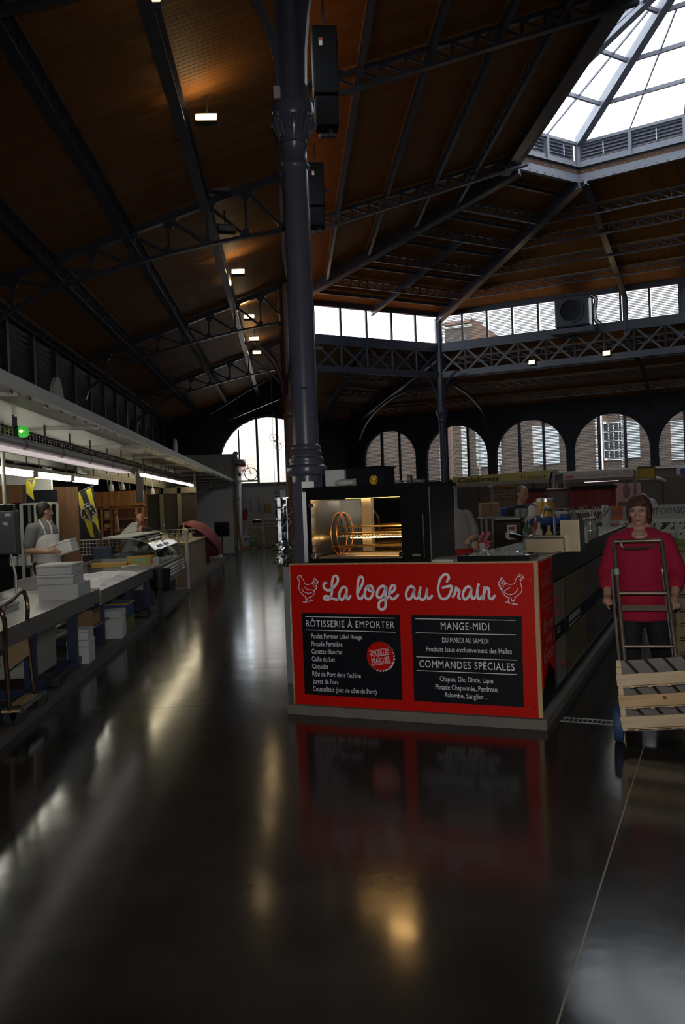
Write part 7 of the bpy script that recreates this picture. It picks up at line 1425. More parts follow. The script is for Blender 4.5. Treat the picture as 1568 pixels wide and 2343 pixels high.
for k in range(5):
    q = thing('cheese_piece', ['pale wedge in the glass case near its front', 'white round in the glass case', 'yellow wedge in the glass case', 'dark sausage bundle in the glass case', 'white block at the far end of the glass case'][k], 'food', (-2.45 - .06 * (k % 2), gy0 + .4 + k * .5, .741)); part('piece', MB().cbox((0, 0, .05), (.18, .22, .10), .02) if k != 1 else MB().lathe([(.09, 0), (.1, .02), (.1, .08), (.09, .09)]), mat('food_%d' % k, ((.6, .5, .3), (.6, .58, .5), (.6, .42, .12), (.15, .06, .04), (.6, .58, .55))[k], .6), q); part('tag', MB().prism([(-.03, -.12, .08), (.03, -.12, .08), (.03, -.12, .13), (-.03, -.12, .13)], (0, .002, 0)), blackp, q)
p = atY(310, 1240, 14.9); t = thing('serving_scale', 'white domed kitchen scale inside the glass case end', 'scale', (p.x, 14.6, .961)); part('dome', MB().lathe([(.09, 0), (.085, .05), (.05, .09), (.01, .10)], n=18), pale_paint, t, True); part('pan', MB().lathe([(.10, -.0005), (.11, .01), (.10, .012)], n=18), steel, t)
p = atY(300, 1222, 15.2); t = thing('paper_pad', 'white sheet leaning on top of the case before the shopkeeper', 'paper', (p.x, 15.2, 1.216)); part('sheet', MB().prism([(-.20, 0, .0), (.10, 0, .06), (.12, .02, .22), (.0, .02, .20)], (0, .006, 0)), mat('paper_white', (.55, .53, .50)), t); part('clip', MB().cbox((.08, .0, .16), (.03, .02, .03), .004), steel, t)
# ---- plank counter
t = thing('plank_counter', 'counter clad with upright pale planks beyond the glass case', 'counter', (-2.4, 19.3, .08)); pg = wood('plank_grey', (.20, .14, .085), (.30, .22, .14), (14, 14, 1.2), .6, .1)
for k in range(14): y = 17.85 + k * .26; wpart('plank', MB().bx(XF - .02, XF + random.uniform(0, .006), y + .008, y + .252, .09, .90), pg, t)
for k in range(5): x = -2.9 + k * .155; wpart('plank', MB().bx(x + .006, x + .149, 17.81, 17.83, .09, .90), pg, t)
wpart('worktop', MB().bx(-2.95, XF + .03, 17.77, 21.55, .90, .94), pg, t); wpart('carcass', MB().bx(-2.9, -2.13, 17.84, 21.5, .08, .89), wood('pine_dark', (.10, .04, .012), (.17, .07, .02)), t)
gcols = ((.55, .50, .30), (.60, .36, .02), (.10, .12, .06), (.55, .52, .45), (.50, .30, .05), (.3, .33, .12), (.6, .55, .4))
for k in range(9):
    y = 18.0 + k * .38; q = thing('jar', ['pale jar', 'orange jar', 'dark tall bottle', 'white tub', 'honey jar', 'green jar', 'cream jar', 'second dark tall bottle', 'second orange jar'][k] + ' on the plank counter, number %s from its near end' % words_[min(k, 7)] if k < 8 else 'last orange jar at the far end of the plank counter', 'jar', (-2.32 - .18 * (k % 3), y, .941)); hgt = .34 if k in (2, 7) else .13; rr = .045 if hgt > .2 else .05
    part('body', MB().lathe([(rr * .9, 0), (rr, .01), (rr, hgt * .62), (rr * (.35 if hgt > .2 else .9), hgt * .8), (rr * (.35 if hgt > .2 else .9), hgt)], n=14), mat('jar_%d' % (k % 7), gcols[k % 7] if hgt < .2 else gcols[2], .3), q, True); part('lid', MB().lathe([(rr * (.4 if hgt > .2 else .95), hgt), (rr * (.4 if hgt > .2 else .95), hgt + .025)], n=14), pale_paint if hgt > .2 else steel_d, q)
t = thing('bollard', 'pale round-topped post at the front of the plank counter', 'post', (-2.02, 17.05, .08)); part('post', MB().lathe([(.035, 0), (.035, 1.08), (.02, 1.09)], n=14), pale_paint, t, True); part('knob', MB().ell((0, 0, 1.12), (.045, .045, .05)), pale_paint, t, True)
# ---- pink parasol
p = atY(456, 1262, 22.6); t = thing('parasol', 'folded-back pink parasol beyond the plank counter', 'parasol', (p.x, 22.6, .08)); Mp = Matrix.Rotation(R_(38), 3, 'Y') @ Matrix.Rotation(R_(-25), 3, 'X')
dome = [(max(.01, .62 * math.sin(a)), .42 * math.cos(a)) for a in [math.pi / 2 * j / 8 for j in range(9)]]
part('canopy', MB().lathe([(r, z) for r, z in dome] + [(r * .98, z - .012) for r, z in reversed(dome)], (0, 0, .72), 24, Mp, cap=False), mat('parasol_pink', (.26, .055, .07), .7), t, True); part('shaft', MB().tube([V((0, 0, .72)) + Mp @ V((0, 0, .38)), V((0, 0, .72)) + Mp @ V((0, 0, -.72))], .014, 8), pale_paint, t)
for k in range(8): a = 2 * math.pi * k / 8; part('rib', MB().tube([V((0, 0, .72)) + Mp @ V((math.cos(a) * .52, math.sin(a) * .52, .03)), V((0, 0, .72)) + Mp @ V((0, 0, .1))], .006, 5), steel_d, t)
part('valance', MB().bx(-.10, .25, -.02, .02, .12, .55), mat('valance_red', (.16, .02, .03), .8), t)
# ---- hanging banners under the canopy
for k, (px, Y, w_, lb) in enumerate(((319, 17.0, .15, 'dark hanging banner under the canopy above the shopkeeper'), (437, 27, .14, 'narrow dark hanging banner farther along the canopy'), (482, 31, .14, 'farthest narrow hanging banner under the canopy'))):
    a, b = atY(px, (1082, 1112, 1118)[k], Y), atY(px, (1150, 1150, 1152)[k], Y); q = thing('hanging_banner', lb, 'banner', (a.x, Y, b.z)); part('cloth', MB().bx(-w_ / 2, w_ / 2, -.006, .006, 0, a.z - b.z), mat('banner_dark', (.035, .035, .04) if k == 0 else (.14, .09, .03), .5), q); part('rod', MB().bar((-w_ / 2, 0, a.z - b.z), (w_ / 2, 0, a.z - b.z), .012, .012).bar((0, 0, a.z - b.z), (0, 0, max(a.z - b.z + .1, 2.6 - b.z)), .012, .012), steel_d, q)
    part('edge_strip', MB().bx(w_ / 2 - .015, w_ / 2, -.012, -.006, .0, (a.z - b.z) * .4), pale_paint, q)
# ---- dark partitions behind
t = thing('partition', 'dark fabric partition with beige posts behind the plank counter', 'partition', (-3.3, 24, .08)); qx0, qx1 = atY(329, 1200, 24).x, atY(452, 1200, 24).x
for k in range(3): wpart('panel', MB().bx(lerp(qx0, qx1, k / 3), lerp(qx0, qx1, (k + 1) / 3), 24.0, 24.03, .08, 2.05), mat('fabric_dark', (.050, .045, .035), .8), t)
for f_ in (.35, .68): x = lerp(qx0, qx1, f_); wpart('post', MB().bx(x - .05, x + .05, 23.94, 24.0, .08, 2.25), mat('post_beige', (.22, .19, .13), .7), t)
wpart('rail', MB().bx(qx0, qx1, 23.94, 24.0, 2.06, 2.22), mat('post_beige', (.22, .19, .13)), t)
# ---- white partition, television, leaning plank, white room
t = thing('white_partition', 'white partition panels at the far end of the left stalls', 'partition', (-2.7, 30, .08)); vx0, vx1 = atY(408, 1200, 30).x, atY(535, 1200, 30).x
for k in range(3): wpart('panel', MB().bx(lerp(vx0, vx1, k / 3) + .006, lerp(vx0, vx1, (k + 1) / 3) - .006, 30, 30.04, .08, 2.25), white_wall, t)
p = atY(508, 1228, 28.3); t = thing('television', 'black flat television screen against the white partition', 'television', (p.x, 28.3, .08)); h0 = p.z - .08; part('bezel', MB().cbox((0, .03, h0 + .24), (.50, .05, .48), .01), black_m, t); part('screen', MB().bx(-.225, .225, .0, .006, h0 + .03, h0 + .45), mat('screen_black', (.006, .008, .014), .08), t); part('stand', MB().bar((0, .03, 0), (0, .03, h0), .06, .06).bx(-.2, .2, -.1, .16, 0, .03), black_m, t)
t = thing('post', 'slim white post beside the television', 'post', (atY(488, 1200, 27.6).x, 27.6, .08)); part('shaft', MB().bx(-.03, .03, -.03, .03, 0, atY(488, 1196, 27.6).z - .08), pale_paint, t); part('foot', MB().bx(-.12, .25, -.1, .1, 0, .10), pale_paint, t)
rx = -2.05
structure('wall_white_room', MB().bx(-5.04, rx, 33.6, 33.75, .08, 3.6).bx(rx - .12, rx, 33.75, 38.0, .08, 3.6).bx(-5.04, rx, 33.6, 38.0, 3.6, 3.68), white_wall)
d = bpy.data.objects.new('door_3', None); C.objects.link(d); d['kind'] = 'structure'; WM[d.name] = Matrix.Identity(4); da, db = atY(523, 1200, 33.58).x, atY(548, 1200, 33.58).x
wpart('door_leaf', MB().bx(da, db, 33.55, 33.60, .09, 2.2), pale_paint, d); wpart('door_frame', MB().bx(da - .04, da, 33.54, 33.62, .09, 2.25).bx(db, db + .03, 33.54, 33.62, .09, 2.25), galv, d)
for z in (.5, 1.15, 1.9): wpart('door_hinge', MB().cbox((da + .06, 33.53, z), (.05, .03, .12), .006), steel_d, d)
t = thing('corner_post', 'tall white post with grey collars at the corner of the white room', 'post', (rx + .06, 33.5, .0)); part('shaft', MB().lathe([(.07, 0), (.07, 3.75)], n=16), pale_paint, t, True)
for z in (1.9, 2.5, 3.62): part('collar', MB().lathe([(.08, z), (.10, z + .03), (.10, z + .09), (.08, z + .12)], n=16), pale_paint, t, True)
a, b = atY(553, 1256, 33.2), atY(537, 1145, 33.4); solo('leaning_plank', MB().bar(V((0, 0, 0)), b - V((a.x, a.y, .0)), .09, .03, up=(0, 1, 0)), wood('plank_orange', (.30, .14, .04), (.40, .20, .07)), 'long orange-brown plank leaning on the white corner post', 'plank', (a.x, a.y, .0))
# ---- end of the aisle
def crate_far(p, rz, lb, grp):
    return dup(CR0, p, rz, lb)
CR0 = thing('wooden_crate', 'slatted wooden crate at the bottom of the right stack by the end door', 'crate', (0, 0, 0)); pc_ = wood('crate_far_wood', (.26, .17, .08), (.36, .25, .13), (2, 26, 26))
for x in (.0, .47):
    for y in (.01, .26): part('corner_post', MB().bx(x, x + .03, y, y + .03, 0, .135), pc_, CR0)
part('slat', MB().bx(0, .5, 0, .01, .03, .10), pc_, CR0); part('slat', MB().bx(0, .5, .29, .30, .03, .10), pc_, CR0); part('end_board', MB().bx(0, .01, .01, .29, .03, .10), pc_, CR0); part('end_board', MB().bx(.49, .5, .01, .29, .03, .10), pc_, CR0); part('bottom', MB().bx(0, .5, 0, .3, 0, .012), pc_, CR0)
cxr, cxl = atY(607, 1240, 35.2).x, atY(570, 1240, 35.0).x
CR0.location = (cxr, 35.2, .001); CR0['group'] = 'crate stacks by the end door'
for k in range(1, 8): crate_far((cxr + random.uniform(-.01, .01), 35.2, .001 + k * .137), random.uniform(-.03, .03), 'slatted wooden crate, %s from the bottom of the right stack by the end door' % words_[k], 1)
for k in range(7): crate_far((cxl + random.uniform(-.03, .03), 35.0, .001 + k * .137), random.uniform(-.12, .12), 'slatted wooden crate, %s from the bottom of the untidy left stack by the end door' % words_[k], 1)
p = V((cxl + .35, 35.1, 1.10)); blob_t = thing('black_sack', 'black plastic sack on top of the untidy crate stack', 'sack', (p.x, p.y, .96)); mbk = MB()
for k in range(6): mbk.ell((random.uniform(-.12, .12), random.uniform(-.05, .05), .06 + random.uniform(0, .07)), (.12, .09, .06))
blob('sack', mbk, mat('sack_black', (.012, .012, .012), .35), blob_t, .014, 2); part('knot', MB().cap((.05, 0, .16), (.09, 0, .22), .02, .012), MATS['sack_black'], blob_t)
for k, (px, lb, c_, h_) in enumerate(((564, 'white box with a dark slot by the white corner post', (.42, .42, .42), .42), (580, 'green and white printed carton before the crate stacks', (.10, .22, .05), .34))):
    p = atY(px, 1240, 34.2); t = thing('carton', lb, 'box', (p.x, 34.2, 0)); part('body', MB().cbox((0, 0, .10 + h_ / 2), (.30, .25, h_), .01), mat('cart_%d' % k, c_, .7), t); part('base_crate', MB().cbox((0, 0, .05), (.32, .27, .10), .01), pc_, t); part('slot' if k == 0 else 'label', MB().bx(-.06, .06, -.13, -.125, .10 + h_ * .6, .10 + h_ * .75), blackp if k == 0 else white_wall, t)
p = atY(566, 1215, 34.25); t = thing('leafy_bunch', 'bunch of greens on the white box by the corner post', 'vegetables', (p.x, 34.2, .521)); lm = MB()
for k in range(24): a = random.uniform(0, 6.28); c = V((math.cos(a) * random.uniform(0, .1), math.sin(a) * .08, random.uniform(.02, .12))); e = V((math.cos(a), math.sin(a), .6)) * .06; x = e.cross(up3).normalized() * .03; lm.add([c, c + e * .5 + x, c + e, c + e * .5 - x], [(0, 1, 2, 3)])
part('leaves', lm, leafm, t); part('tie', MB().lathe([(.10, 0), (.10, .02)], n=14), mat('tie_red', (.3, .05, .03), .6), t)
p = atY(561, 1178, 37.9); t = thing('fire_extinguisher', 'red fire extinguisher on the white end wall', 'fire extinguisher', (p.x, 37.9, p.z - .2)); part('cylinder', MB().lathe([(.07, 0), (.08, .02), (.08, .36), (.03, .42)], n=16), mat('extinguisher_red', (.40, .02, .02), .3), t, True); part('valve', MB().lathe([(.03, .42), (.03, .47)], n=10).bar((0, 0, .47), (.08, 0, .50), .02, .02), blackp, t); part('hose', MB().tube(spline([(.02, -.03, .46), (.10, -.05, .35), (.09, -.04, .08)], 5), .012, 6), blackp, t); part('wall_bracket', MB().bx(-.03, .03, .08, .2, .2, .26), steel_d, t)
for k, (px0, px1, py0, py1, c_, lb) in enumerate(((574, 591, 1141, 1170, (.5, .48, .47), 'white notice with a red border on the end wall'), (596, 606, 1154, 1172, (.48, .46, .42), 'plain pale notice on the end wall between two others'), (608, 619, 1153, 1173, (.50, .34, .05), 'yellow notice on the end wall beside the door'))):
    a, b = atY(px0, py1, YE - .03), atY(px1, py0, YE - .03); t = thing('notice', lb, 'notice', (a.x, YE - .03, a.z)); W_, H_ = b.x - a.x, b.z - a.z; part('sheet', MB().bx(0, W_, -.006, .006, 0, H_), mat('notice_%d' % k, c_, .6), t); part('border', MB().tube([(0, -.008, 0), (W_, -.008, 0), (W_, -.008, H_), (0, -.008, H_)], .012, 4, closed=True), mat('notice_edge_%d' % k, ((.35, .05, .04), (.3, .3, .3), (.4, .26, .03))[k], .6), t)
a, b = atY(626, 1135, 36.6), atY(664, 1116, 36.4); t = thing('direction_sign', 'pale hanging direction sign with a left arrow over the end door', 'sign', (a.x, 36.5, a.z)); W_, H_ = b.x - a.x, b.z - a.z; part('board', MB().bx(0, W_, -.02, .02, 0, H_), mat('sign_pale', (.42, .41, .40), .5), t); part('rod', MB().bar((.08, 0, H_), (.08, 0, zl(a.x + .1) - a.z), .015, .015).bar((W_ - .08, 0, H_), (W_ - .08, 0, zl(a.x + .1) - a.z), .015, .015), steel_d, t)
part('arrow', MB().bar((.06, -.023, H_ * .45), (.16, -.023, H_ * .45), .004, .02).bar((.06, -.023, H_ * .45), (.10, -.023, H_ * .60), .004, .02).bar((.06, -.023, H_ * .45), (.10, -.023, H_ * .30), .004, .02), blackp, t)
put_text('ASCENSEUR', (a.x + .20, 36.477, a.z + H_ * .36), (a.x + W_ - .04, 36.477, a.z + H_ * .36), H_ * .22, up3, (0, -1, 0), mat('text_red', (.35, .05, .05), .6), t)
# ---- bicycles
def bicycle(label, p, s, rot, face=None, extra_rot=None):
    t = thing('bicycle', label, 'bicycle', p); t.scale = (s, s, s); t.rotation_euler = rot; dk_ = mat('bike_dark', (.035, .028, .025), .4, .3)
    for x in (-.52, .52):
        w_ = part('wheel', MB().tube([(x + .33 * math.cos(a), 0, .33 + .33 * math.sin(a)) for a in [2 * math.pi * j / 28 for j in range(28)]], .022, 6, closed=True), dk_, t); sp = MB()
        for j in range(8): a = math.pi * j / 8; sp.tube([(x + .32 * math.cos(a), 0, .33 + .32 * math.sin(a)), (x - .32 * math.cos(a), 0, .33 - .32 * math.sin(a))], .003, 4)
        part('spokes', sp, dk_, w_)
    fr = MB()
    for a, b in (((-.52, 0, .33), (-.08, 0, .30)), ((-.08, 0, .30), (-.22, 0, .80)), ((-.22, 0, .72), (-.52, 0, .33)), ((-.08, 0, .30), (.36, 0, .68)), ((-.20, 0, .70), (.34, 0, .76)), ((.33, 0, .86), (.52, 0, .33))): fr.tube([a, b], .018, 6)
    part('frame', fr, dk_, t); part('saddle', MB().cbox((-.24, 0, .84), (.26, .12, .05), .02), dk_, t); part('handlebar', MB().tube([(.33, 0, .88), (.36, 0, .96), (.34, -.22, .98)], .014, 6).tube([(.36, 0, .96), (.34, .22, .98)], .014, 6), dk_, t); part('crank', MB().lathe([(.09, -.02), (.09, .02)], (-.08, 0, .30), 14, Matrix.Rotation(R_(90), 3, 'X')), dk_, t)
    return t
p = atY(636, 1012, YE - .25); bk_ = bicycle('small dark bicycle hung on the mullion of the arched end window', (p.x - .22, p.y, p.z - .05), .44, (0, R_(62), 0)); part('hook', MB().bar((-.3, 0, .55), (-.3, .55, .55), .03, .03), iron, bk_)
p = atY(571, 1106, 33.4); bicycle('small dark bicycle on the ledge of the white room, in front of the arched window', (rx + .22, 33.9, 2.66), .72, (0, 0, .05)); 
solo('bike_ledge', MB().bx(0, .9, -.12, .12, -.06, -.001), pale_paint, 'pale wall shelf under the bicycle at the white room corner', 'shelf', (rx + .002, 33.9, 2.66))
t = thing('bike_helmet', 'white and red helmet hung beside the bicycle on the corner post', 'helmet', (rx + .22, 33.5, 3.25)); part('shell', MB().lathe([(.20, 0), (.19, .09), (.12, .18), (.02, .21)], n=18), white_wall, t, True); part('visor', MB().lathe([(.205, -.06), (.205, 0), (.19, 0), (.19, -.06)], n=18), mat('visor_red', (.35, .02, .03), .5), t, True)
# ================================================================== STALLS BEYOND, RIGHT
def seg(px0, py0, Y0, px1, py1, Y1): return atY(px0, py0, Y0), atY(px1, py1, Y1)
def signboard(label, a, b, h, m, name='stall_sign', thick=.06):
    """long board from a to b (bottom edge), height h"""
    t = thing(name, label, 'sign', lerp(a, b, .5)); e = (b - a).normalized(); n = V((e.y, -e.x, 0)).normalized(); n = n if n.y < 0 or n.x < 0 else -n
    b = V((b.x, b.y, a.z)); wpart('board', MB().prism([a, b, b + up3 * h, a + up3 * h], -n * thick), m, t); return t, a, b, e, n
yb = mat('board_yellow', (.36, .27, .085), .5, 0, .05, 2); dkt = mat('letters_dark', (.045, .028, .016), .5)
a, b = seg(1036, 1109, 26.5, 1266, 1098, 22.6); t, a, b, e, n = signboard('long yellow stall sign lettered in dark brown', a, b, .225, yb)
n = V((-1, -1, 0)).normalized() if n.length < .1 else n
def on_board(px, py): return atP(px, py, a, n)
wpart('lower_edge', MB().prism([a - up3 * .10, b - up3 * .10, b - up3 * .004, a - up3 * .004], -n * .05), mat('canopy_beige', (.17, .16, .13), .6), t)
put_text('Calabrais', on_board(1048, 1104.5), on_board(1143, 1100), .135, up3, n, dkt, t, shear=.25, bold=.03); put_text('Traiteur', on_board(1189, 1097.5), on_board(1252, 1094.5), .125, up3, n, dkt, t, bold=.004)
wpart('dot', MB().ell(on_board(1031, 1098), (.05, .05, .05), 10, 6), dkt, t)
for q in (a, lerp(a, b, .5), b): wpart('post', MB().bar(q - n * .1 - up3 * .1, V((q.x, q.y, 0)) - n * .1, .08, .08), steel_d, t)
wb = mat('board_offwhite', (.33, .29, .28), .5, 0, .05, 2); pkt = mat('letters_pink', (.24, .12, .12), .5)
a, b = seg(1289, 1098, 21.2, 1449, 1091, 20.0); t, a, b, e, n = signboard('off-white stall sign with faded pink script, right of the yellow sign', a, b, .18, wb)
put_text('Charcuterie de Millas', on_board(1318, 1092), on_board(1420, 1086.5), .075, up3, n, pkt, t, shear=.3)
wpart('red_mark', MB().bar(on_board(1294, 1092) + n * .002, on_board(1313, 1091) + n * .002, .004, .06), mat('mark_red', (.30, .06, .05), .5), t)
for k in range(3): wpart('print_line', MB().bar(on_board(1426, 1078 + k * 4) + n * .002, on_board(1445, 1077 + k * 4) + n * .002, .003, .014), pkt, t)
for q in (a, b): wpart('post', MB().bar(q - n * .1, V((q.x, q.y, 0)) - n * .1, .06, .06), steel_d, t)
a, b = seg(1262, 1083, 21.9, 1600, 1064, 19.6); t = thing('canopy_rail', 'thin white rail along the top of the far right stalls', 'rail', a); wpart('rail', MB().bar(a, b, .04, .05), pale_paint, t); wpart('valance', MB().prism([a - up3 * .03, b - up3 * .03, b - up3 * .26, a - up3 * .26], (.02, .04, 0)), mat('canopy_brown', (.10, .07, .055), .7), t)
for q in (.02, .98): qq = lerp(a, b, q); wpart('post', MB().bar(qq, V((qq.x, qq.y, 0)), .06, .06), steel_d, t)
p = atY(1272, 1075, 21.7); t = thing('junction_box', 'small beige box on the stall rail between both signs', 'box', p); part('box', MB().cbox((0, 0, -.06), (.14, .08, .14), .01), mat('box_beige', (.16, .13, .11), .6), t); part('cable', MB().tube(spline([(-.10, 0, -.05), (-.16, 0, -.25), (-.18, 0, -.48)], 4), .03, 6), blackp, t)
p = atY(1477, 1083, 19.8); t = thing('light_box', 'ochre square light box on the far right stall canopy', 'sign', p); part('case', MB().cbox((0, 0, 0), (.40, .16, .30), .02), mat('ochre', (.28, .18, .02), .5), t); part('frame', MB().tube([(-.2, -.085, -.15), (.2, -.085, -.15), (.2, -.085, .15), (-.2, -.085, .15)], .012, 5, closed=True), lampbody, t); part('hanger', MB().bar((0, .09, 0), (0, .25, -.05), .05, .05), lampbody, t)
p = atY(1500, 1094, 19.7); t = thing('spotlight', 'grey cylinder spotlight pointing down right of the ochre box', 'lamp', p); part('barrel', MB().lathe([(.05, 0), (.065, .04), (.065, .24), (.05, .25)], n=16, M=Matrix.Rotation(R_(115), 3, 'Y')), steel_d, t, True); part('arm', MB().bar((0, 0, 0), (-.02, .12, .10), .025, .025), lampbody, t)
p = atY(1556, 1078, 19.6); t = thing('round_sign', 'white sign with a blue oval at the right edge of the photo', 'sign', p); part('board', MB().cbox((.1, 0, 0), (.36, .03, .17), .01), mat('sign_pale', (.42, .41, .40)), t); part('oval', MB().lathe([(.07, 0), (.07, .006)], (.06, -.021, 0), 20, Matrix.Rotation(R_(90), 3, 'X')), mat('oval_blue', (.03, .06, .25), .4), t); part('hanger', MB().bar((.05, .05, 0), (.05, .3, 0), .03, .03), steel_d, t)
a, b = seg(1338, 1102.5, 22, 1415, 1098.5, 21.4); t = thing('tube_lamp', 'thin lit tube lamp under the pink-script stall sign', 'lamp', a); wpart('tube', MB().tube([a, b], .016, 8), mat('tube_far', (1, 1, 1), .5, emit=(1, .85, .88), estr=1.6), t); wpart('fitting', MB().bar(a + up3 * .035, b + up3 * .035, .05, .03), pale_paint, t); wpart('hanger', MB().bar(a + up3 * .035, a + up3 * .3, .02, .02).bar(b + up3 * .035, b + up3 * .3, .02, .02), steel_d, t)
def plane_q(name, label, cat, px0, px1, py0, py1, Y, m, t_=.05, extra=None):
    a, b = atY(px0, py1, Y), atY(px1, py0, Y); t = thing(name, label, cat, (a.x, Y, a.z)); W_, H_ = b.x - a.x, b.z - a.z; part('panel', MB().bx(0, W_, 0, t_, 0, H_), m, t); return t, W_, H_
t, W_, H_ = plane_q('pink_lit_board', 'pink-lit back panel with a faded picture under the thin tube lamp', 'panel', 1408, 1466, 1104, 1150, 22.6, mat('board_pink_lit', (.30, .13, .13), .7)); part('picture', MB().ell((W_ * .45, -.01, H_ * .62), (.10, .008, .20), 10, 7), mat('picture_brown', (.12, .05, .05), .7), t); part('leg', MB().bar((.05, .02, 0), (.05, .02, -t.location.z), .04, .04).bar((W_ - .05, .02, 0), (W_ - .05, .02, -t.location.z), .04, .04), steel_d, t)  # the tube lamp's pink light is put into the board colour
awn = mat('awning_red', (.14, .012, .010), .85, 0, .2, 6)
for k, (x0, x1, y0, y1, lb) in enumerate(((1182, 1247, 1121, 1168, 'dark red cloth screen left of the framed picture stall'), (1307, 1409, 1114, 1166, 'wide dark red cloth screen under the off-white sign'))):
    t, W_, H_ = plane_q('cloth_screen', lb, 'cloth', x0, x1, y0, y1, 21.0, awn, .02); part('dark_hem', MB().bx(-.02, W_ + .03, -.02, .04, H_ - .03, H_ + .05), blackp, t)
    for j in range(5): part('fold', MB().tube([(W_ * (j + .5) / 5, -.006, .02), (W_ * (j + .5) / 5 + .03, -.012, H_ - .05)], .014, 6), awn, t)
    part('leg', MB().bar((.03, .01, 0), (.03, .01, -t.location.z), .04, .04).bar((W_ - .03, .01, 0), (W_ - .03, .01, -t.location.z), .04, .04), steel_d, t)
t, W_, H_ = plane_q('picture_stand', 'brownish framed picture panel between both red cloth screens', 'picture', 1251, 1303, 1118, 1166, 21.2, mat('picture_dull', (.10, .06, .05), .7, 0, .4, 5), .03); part('frame', MB().tube([(0, -.01, 0), (W_, -.01, 0), (W_, -.01, H_), (0, -.01, H_)], .025, 6, closed=True), brownw, t); part('leg', MB().bar((W_ / 2, .02, 0), (W_ / 2, .02, -t.location.z), .06, .06), steel_d, t)
tile = brick_mat('pillar_tiles', (.13, .075, .035), (.17, .10, .05), (.05, .035, .02), 1.0, .20, .075)
a, b = atY(1132, 1160, 20.0), atY(1178, 1113, 20.0); t = thing('tiled_pillar', 'brown tiled square pillar of the far stall', 'pillar', ((a.x + b.x) / 2, 20.2, 0)); w_ = (b.x - a.x) / 2
part('core', MB().bx(-w_, w_, -.2, .2, 0, b.z), tile, t); part('cap_course', MB().bx(-w_ - .02, w_ + .02, -.22, .22, b.z, b.z + .06), brownw, t); part('edge_strip', MB().bx(-.01, .01, -.206, -.2, 0, b.z), brownw, t)
p = atY(1161, 1180, 17.5); t = thing('plastic_crate', 'blue plastic crate in front of the tiled pillar', 'crate', (p.x, 17.5, 0)); part('crate', MB().cbox((0, 0, p.z + .08), (.30, .25, .17), .01), mat('crate_blue_far', (.02, .06, .22), .5), t); part('table', MB().bx(-.55, .5, -.3, .3, p.z - .04, p.z - .006).bx(-.5, -.46, -.25, -.21, 0, p.z - .04).bx(.42, .46, -.25, -.21, 0, p.z - .04).bx(-.5, -.46, .21, .25, 0, p.z - .04).bx(.42, .46, .21, .25, 0, p.z - .04), steel_d, t)
p2 = atY(1120, 1192, 17.4); t = thing('carton', 'brown carton left of the blue crate near the tiled pillar', 'box', (p2.x, 17.4, p.z)); part('body', MB().cbox((0, 0, .14), (.36, .30, .27), .01), mat('cardboard', (.28, .18, .09)), t); part('tape', MB().bx(-.02, .02, -.152, -.150, .02, .26), mat('tape_brown', (.2, .12, .05)), t)
# white railings
def railing(label, pts_top, drop, nbars, m=pale_paint):
    t = thing('railing', label, 'railing', (pts_top[0].x, pts_top[0].y, 0)); a, b = pts_top[0], pts_top[-1]
    wpart('top_rail', MB().bar(a, b, .05, .05), m, t); wpart('mid_rail', MB().bar(a - up3 * drop * .5, b - up3 * drop * .5, .04, .05), m, t); wpart('low_rail', MB().bar(a - up3 * drop, b - up3 * drop, .04, .05), m, t)
    for k in range(nbars + 1): q = lerp(a, b, k / nbars); wpart('post', MB().bar(q, V((q.x, q.y, 0)), .05, .05, up=(1, 0, 0)), m, t)
    return t
railing('white railing across the background behind the cloth bundle', seg(1170, 1180, 15.5, 1392, 1166, 14.6), .35, 6); railing('white slanted-strut railing right of the woman', seg(1420, 1196, 12.3, 1640, 1186, 11.6), .30, 5)
t = [o for o in C.objects if o.name == 'railing.001'][0]
for k in range(6): a, b = atY(1480 + 26 * k, 1232, 12.0), atY(1514 + 26 * k, 1198, 12.0); wpart('slant_strut', MB().bar(a, b, .03, .05), pale_paint, t)
zz = MB()
for k in range(9): a, b = atY(1420 + k * 5, 1213 if k % 2 else 1197, 12.1), atY(1425 + k * 5, 1197 if k % 2 else 1213, 12.1); zz.bar(a, b, .015, .02)
wpart('zigzag_lattice', zz, pale_paint, t)
# name board
a, b = seg(1386, 1198, 12.4, 1640, 1187, 11.9); t, a, b, e, n = signboard('white name board in dark capitals behind the woman, at the right edge', a, b, .245, mat('board_white', (.33, .32, .30), .5), 'name_board', .03)
put_text('THOMASO-', on_board(1491, 1177), on_board(1575, 1172.5), .085, up3, n, mat('letters_grey', (.035, .035, .04), .5), t, bold=.012)
wpart('end_post', MB().bar(a + up3 * .27, V((a.x, a.y, 0)), .07, .07), pale_paint, t)
op = mat('poster_orange', (.42, .09, .02), .6); wpart('art_poster', MB().prism([on_board(1398, 1190) + n * .004, on_board(1426, 1189) + n * .004, on_board(1426, 1157) + n * .004, on_board(1398, 1158) + n * .004], n * .003), op, t, label='orange poster with grey letters')
put_text('art', on_board(1399.5, 1179) + n * .008, on_board(1425, 1178) + n * .008, .075, up3, n, mat('letters_mid', (.16, .10, .09), .6), t, bold=.02); put_text('OCCITAN', on_board(1401, 1188) + n * .008, on_board(1424, 1187.4) + n * .008, .018, up3, n, mat('letters_yellow', (.5, .3, .03), .6), t, bold=.02); put_text('PASS', on_board(1400, 1163) + n * .008, on_board(1416, 1162.5) + n * .008, .016, up3, n, mat('letters_yellow', (.5, .3, .03)), t, bold=.02)
wpart('cross_poster', MB().prism([on_board(1397, 1226), on_board(1422, 1225), on_board(1422, 1197) , on_board(1397, 1198)], n * .006), mat('poster_red_orange', (.32, .05, .015), .6), t, label='red poster with a yellow twelve-pointed cross')
cxp = on_board(1410, 1211) + n * .010; crs = MB(); cw = mat('cross_yellow', (.50, .27, .02), .6)
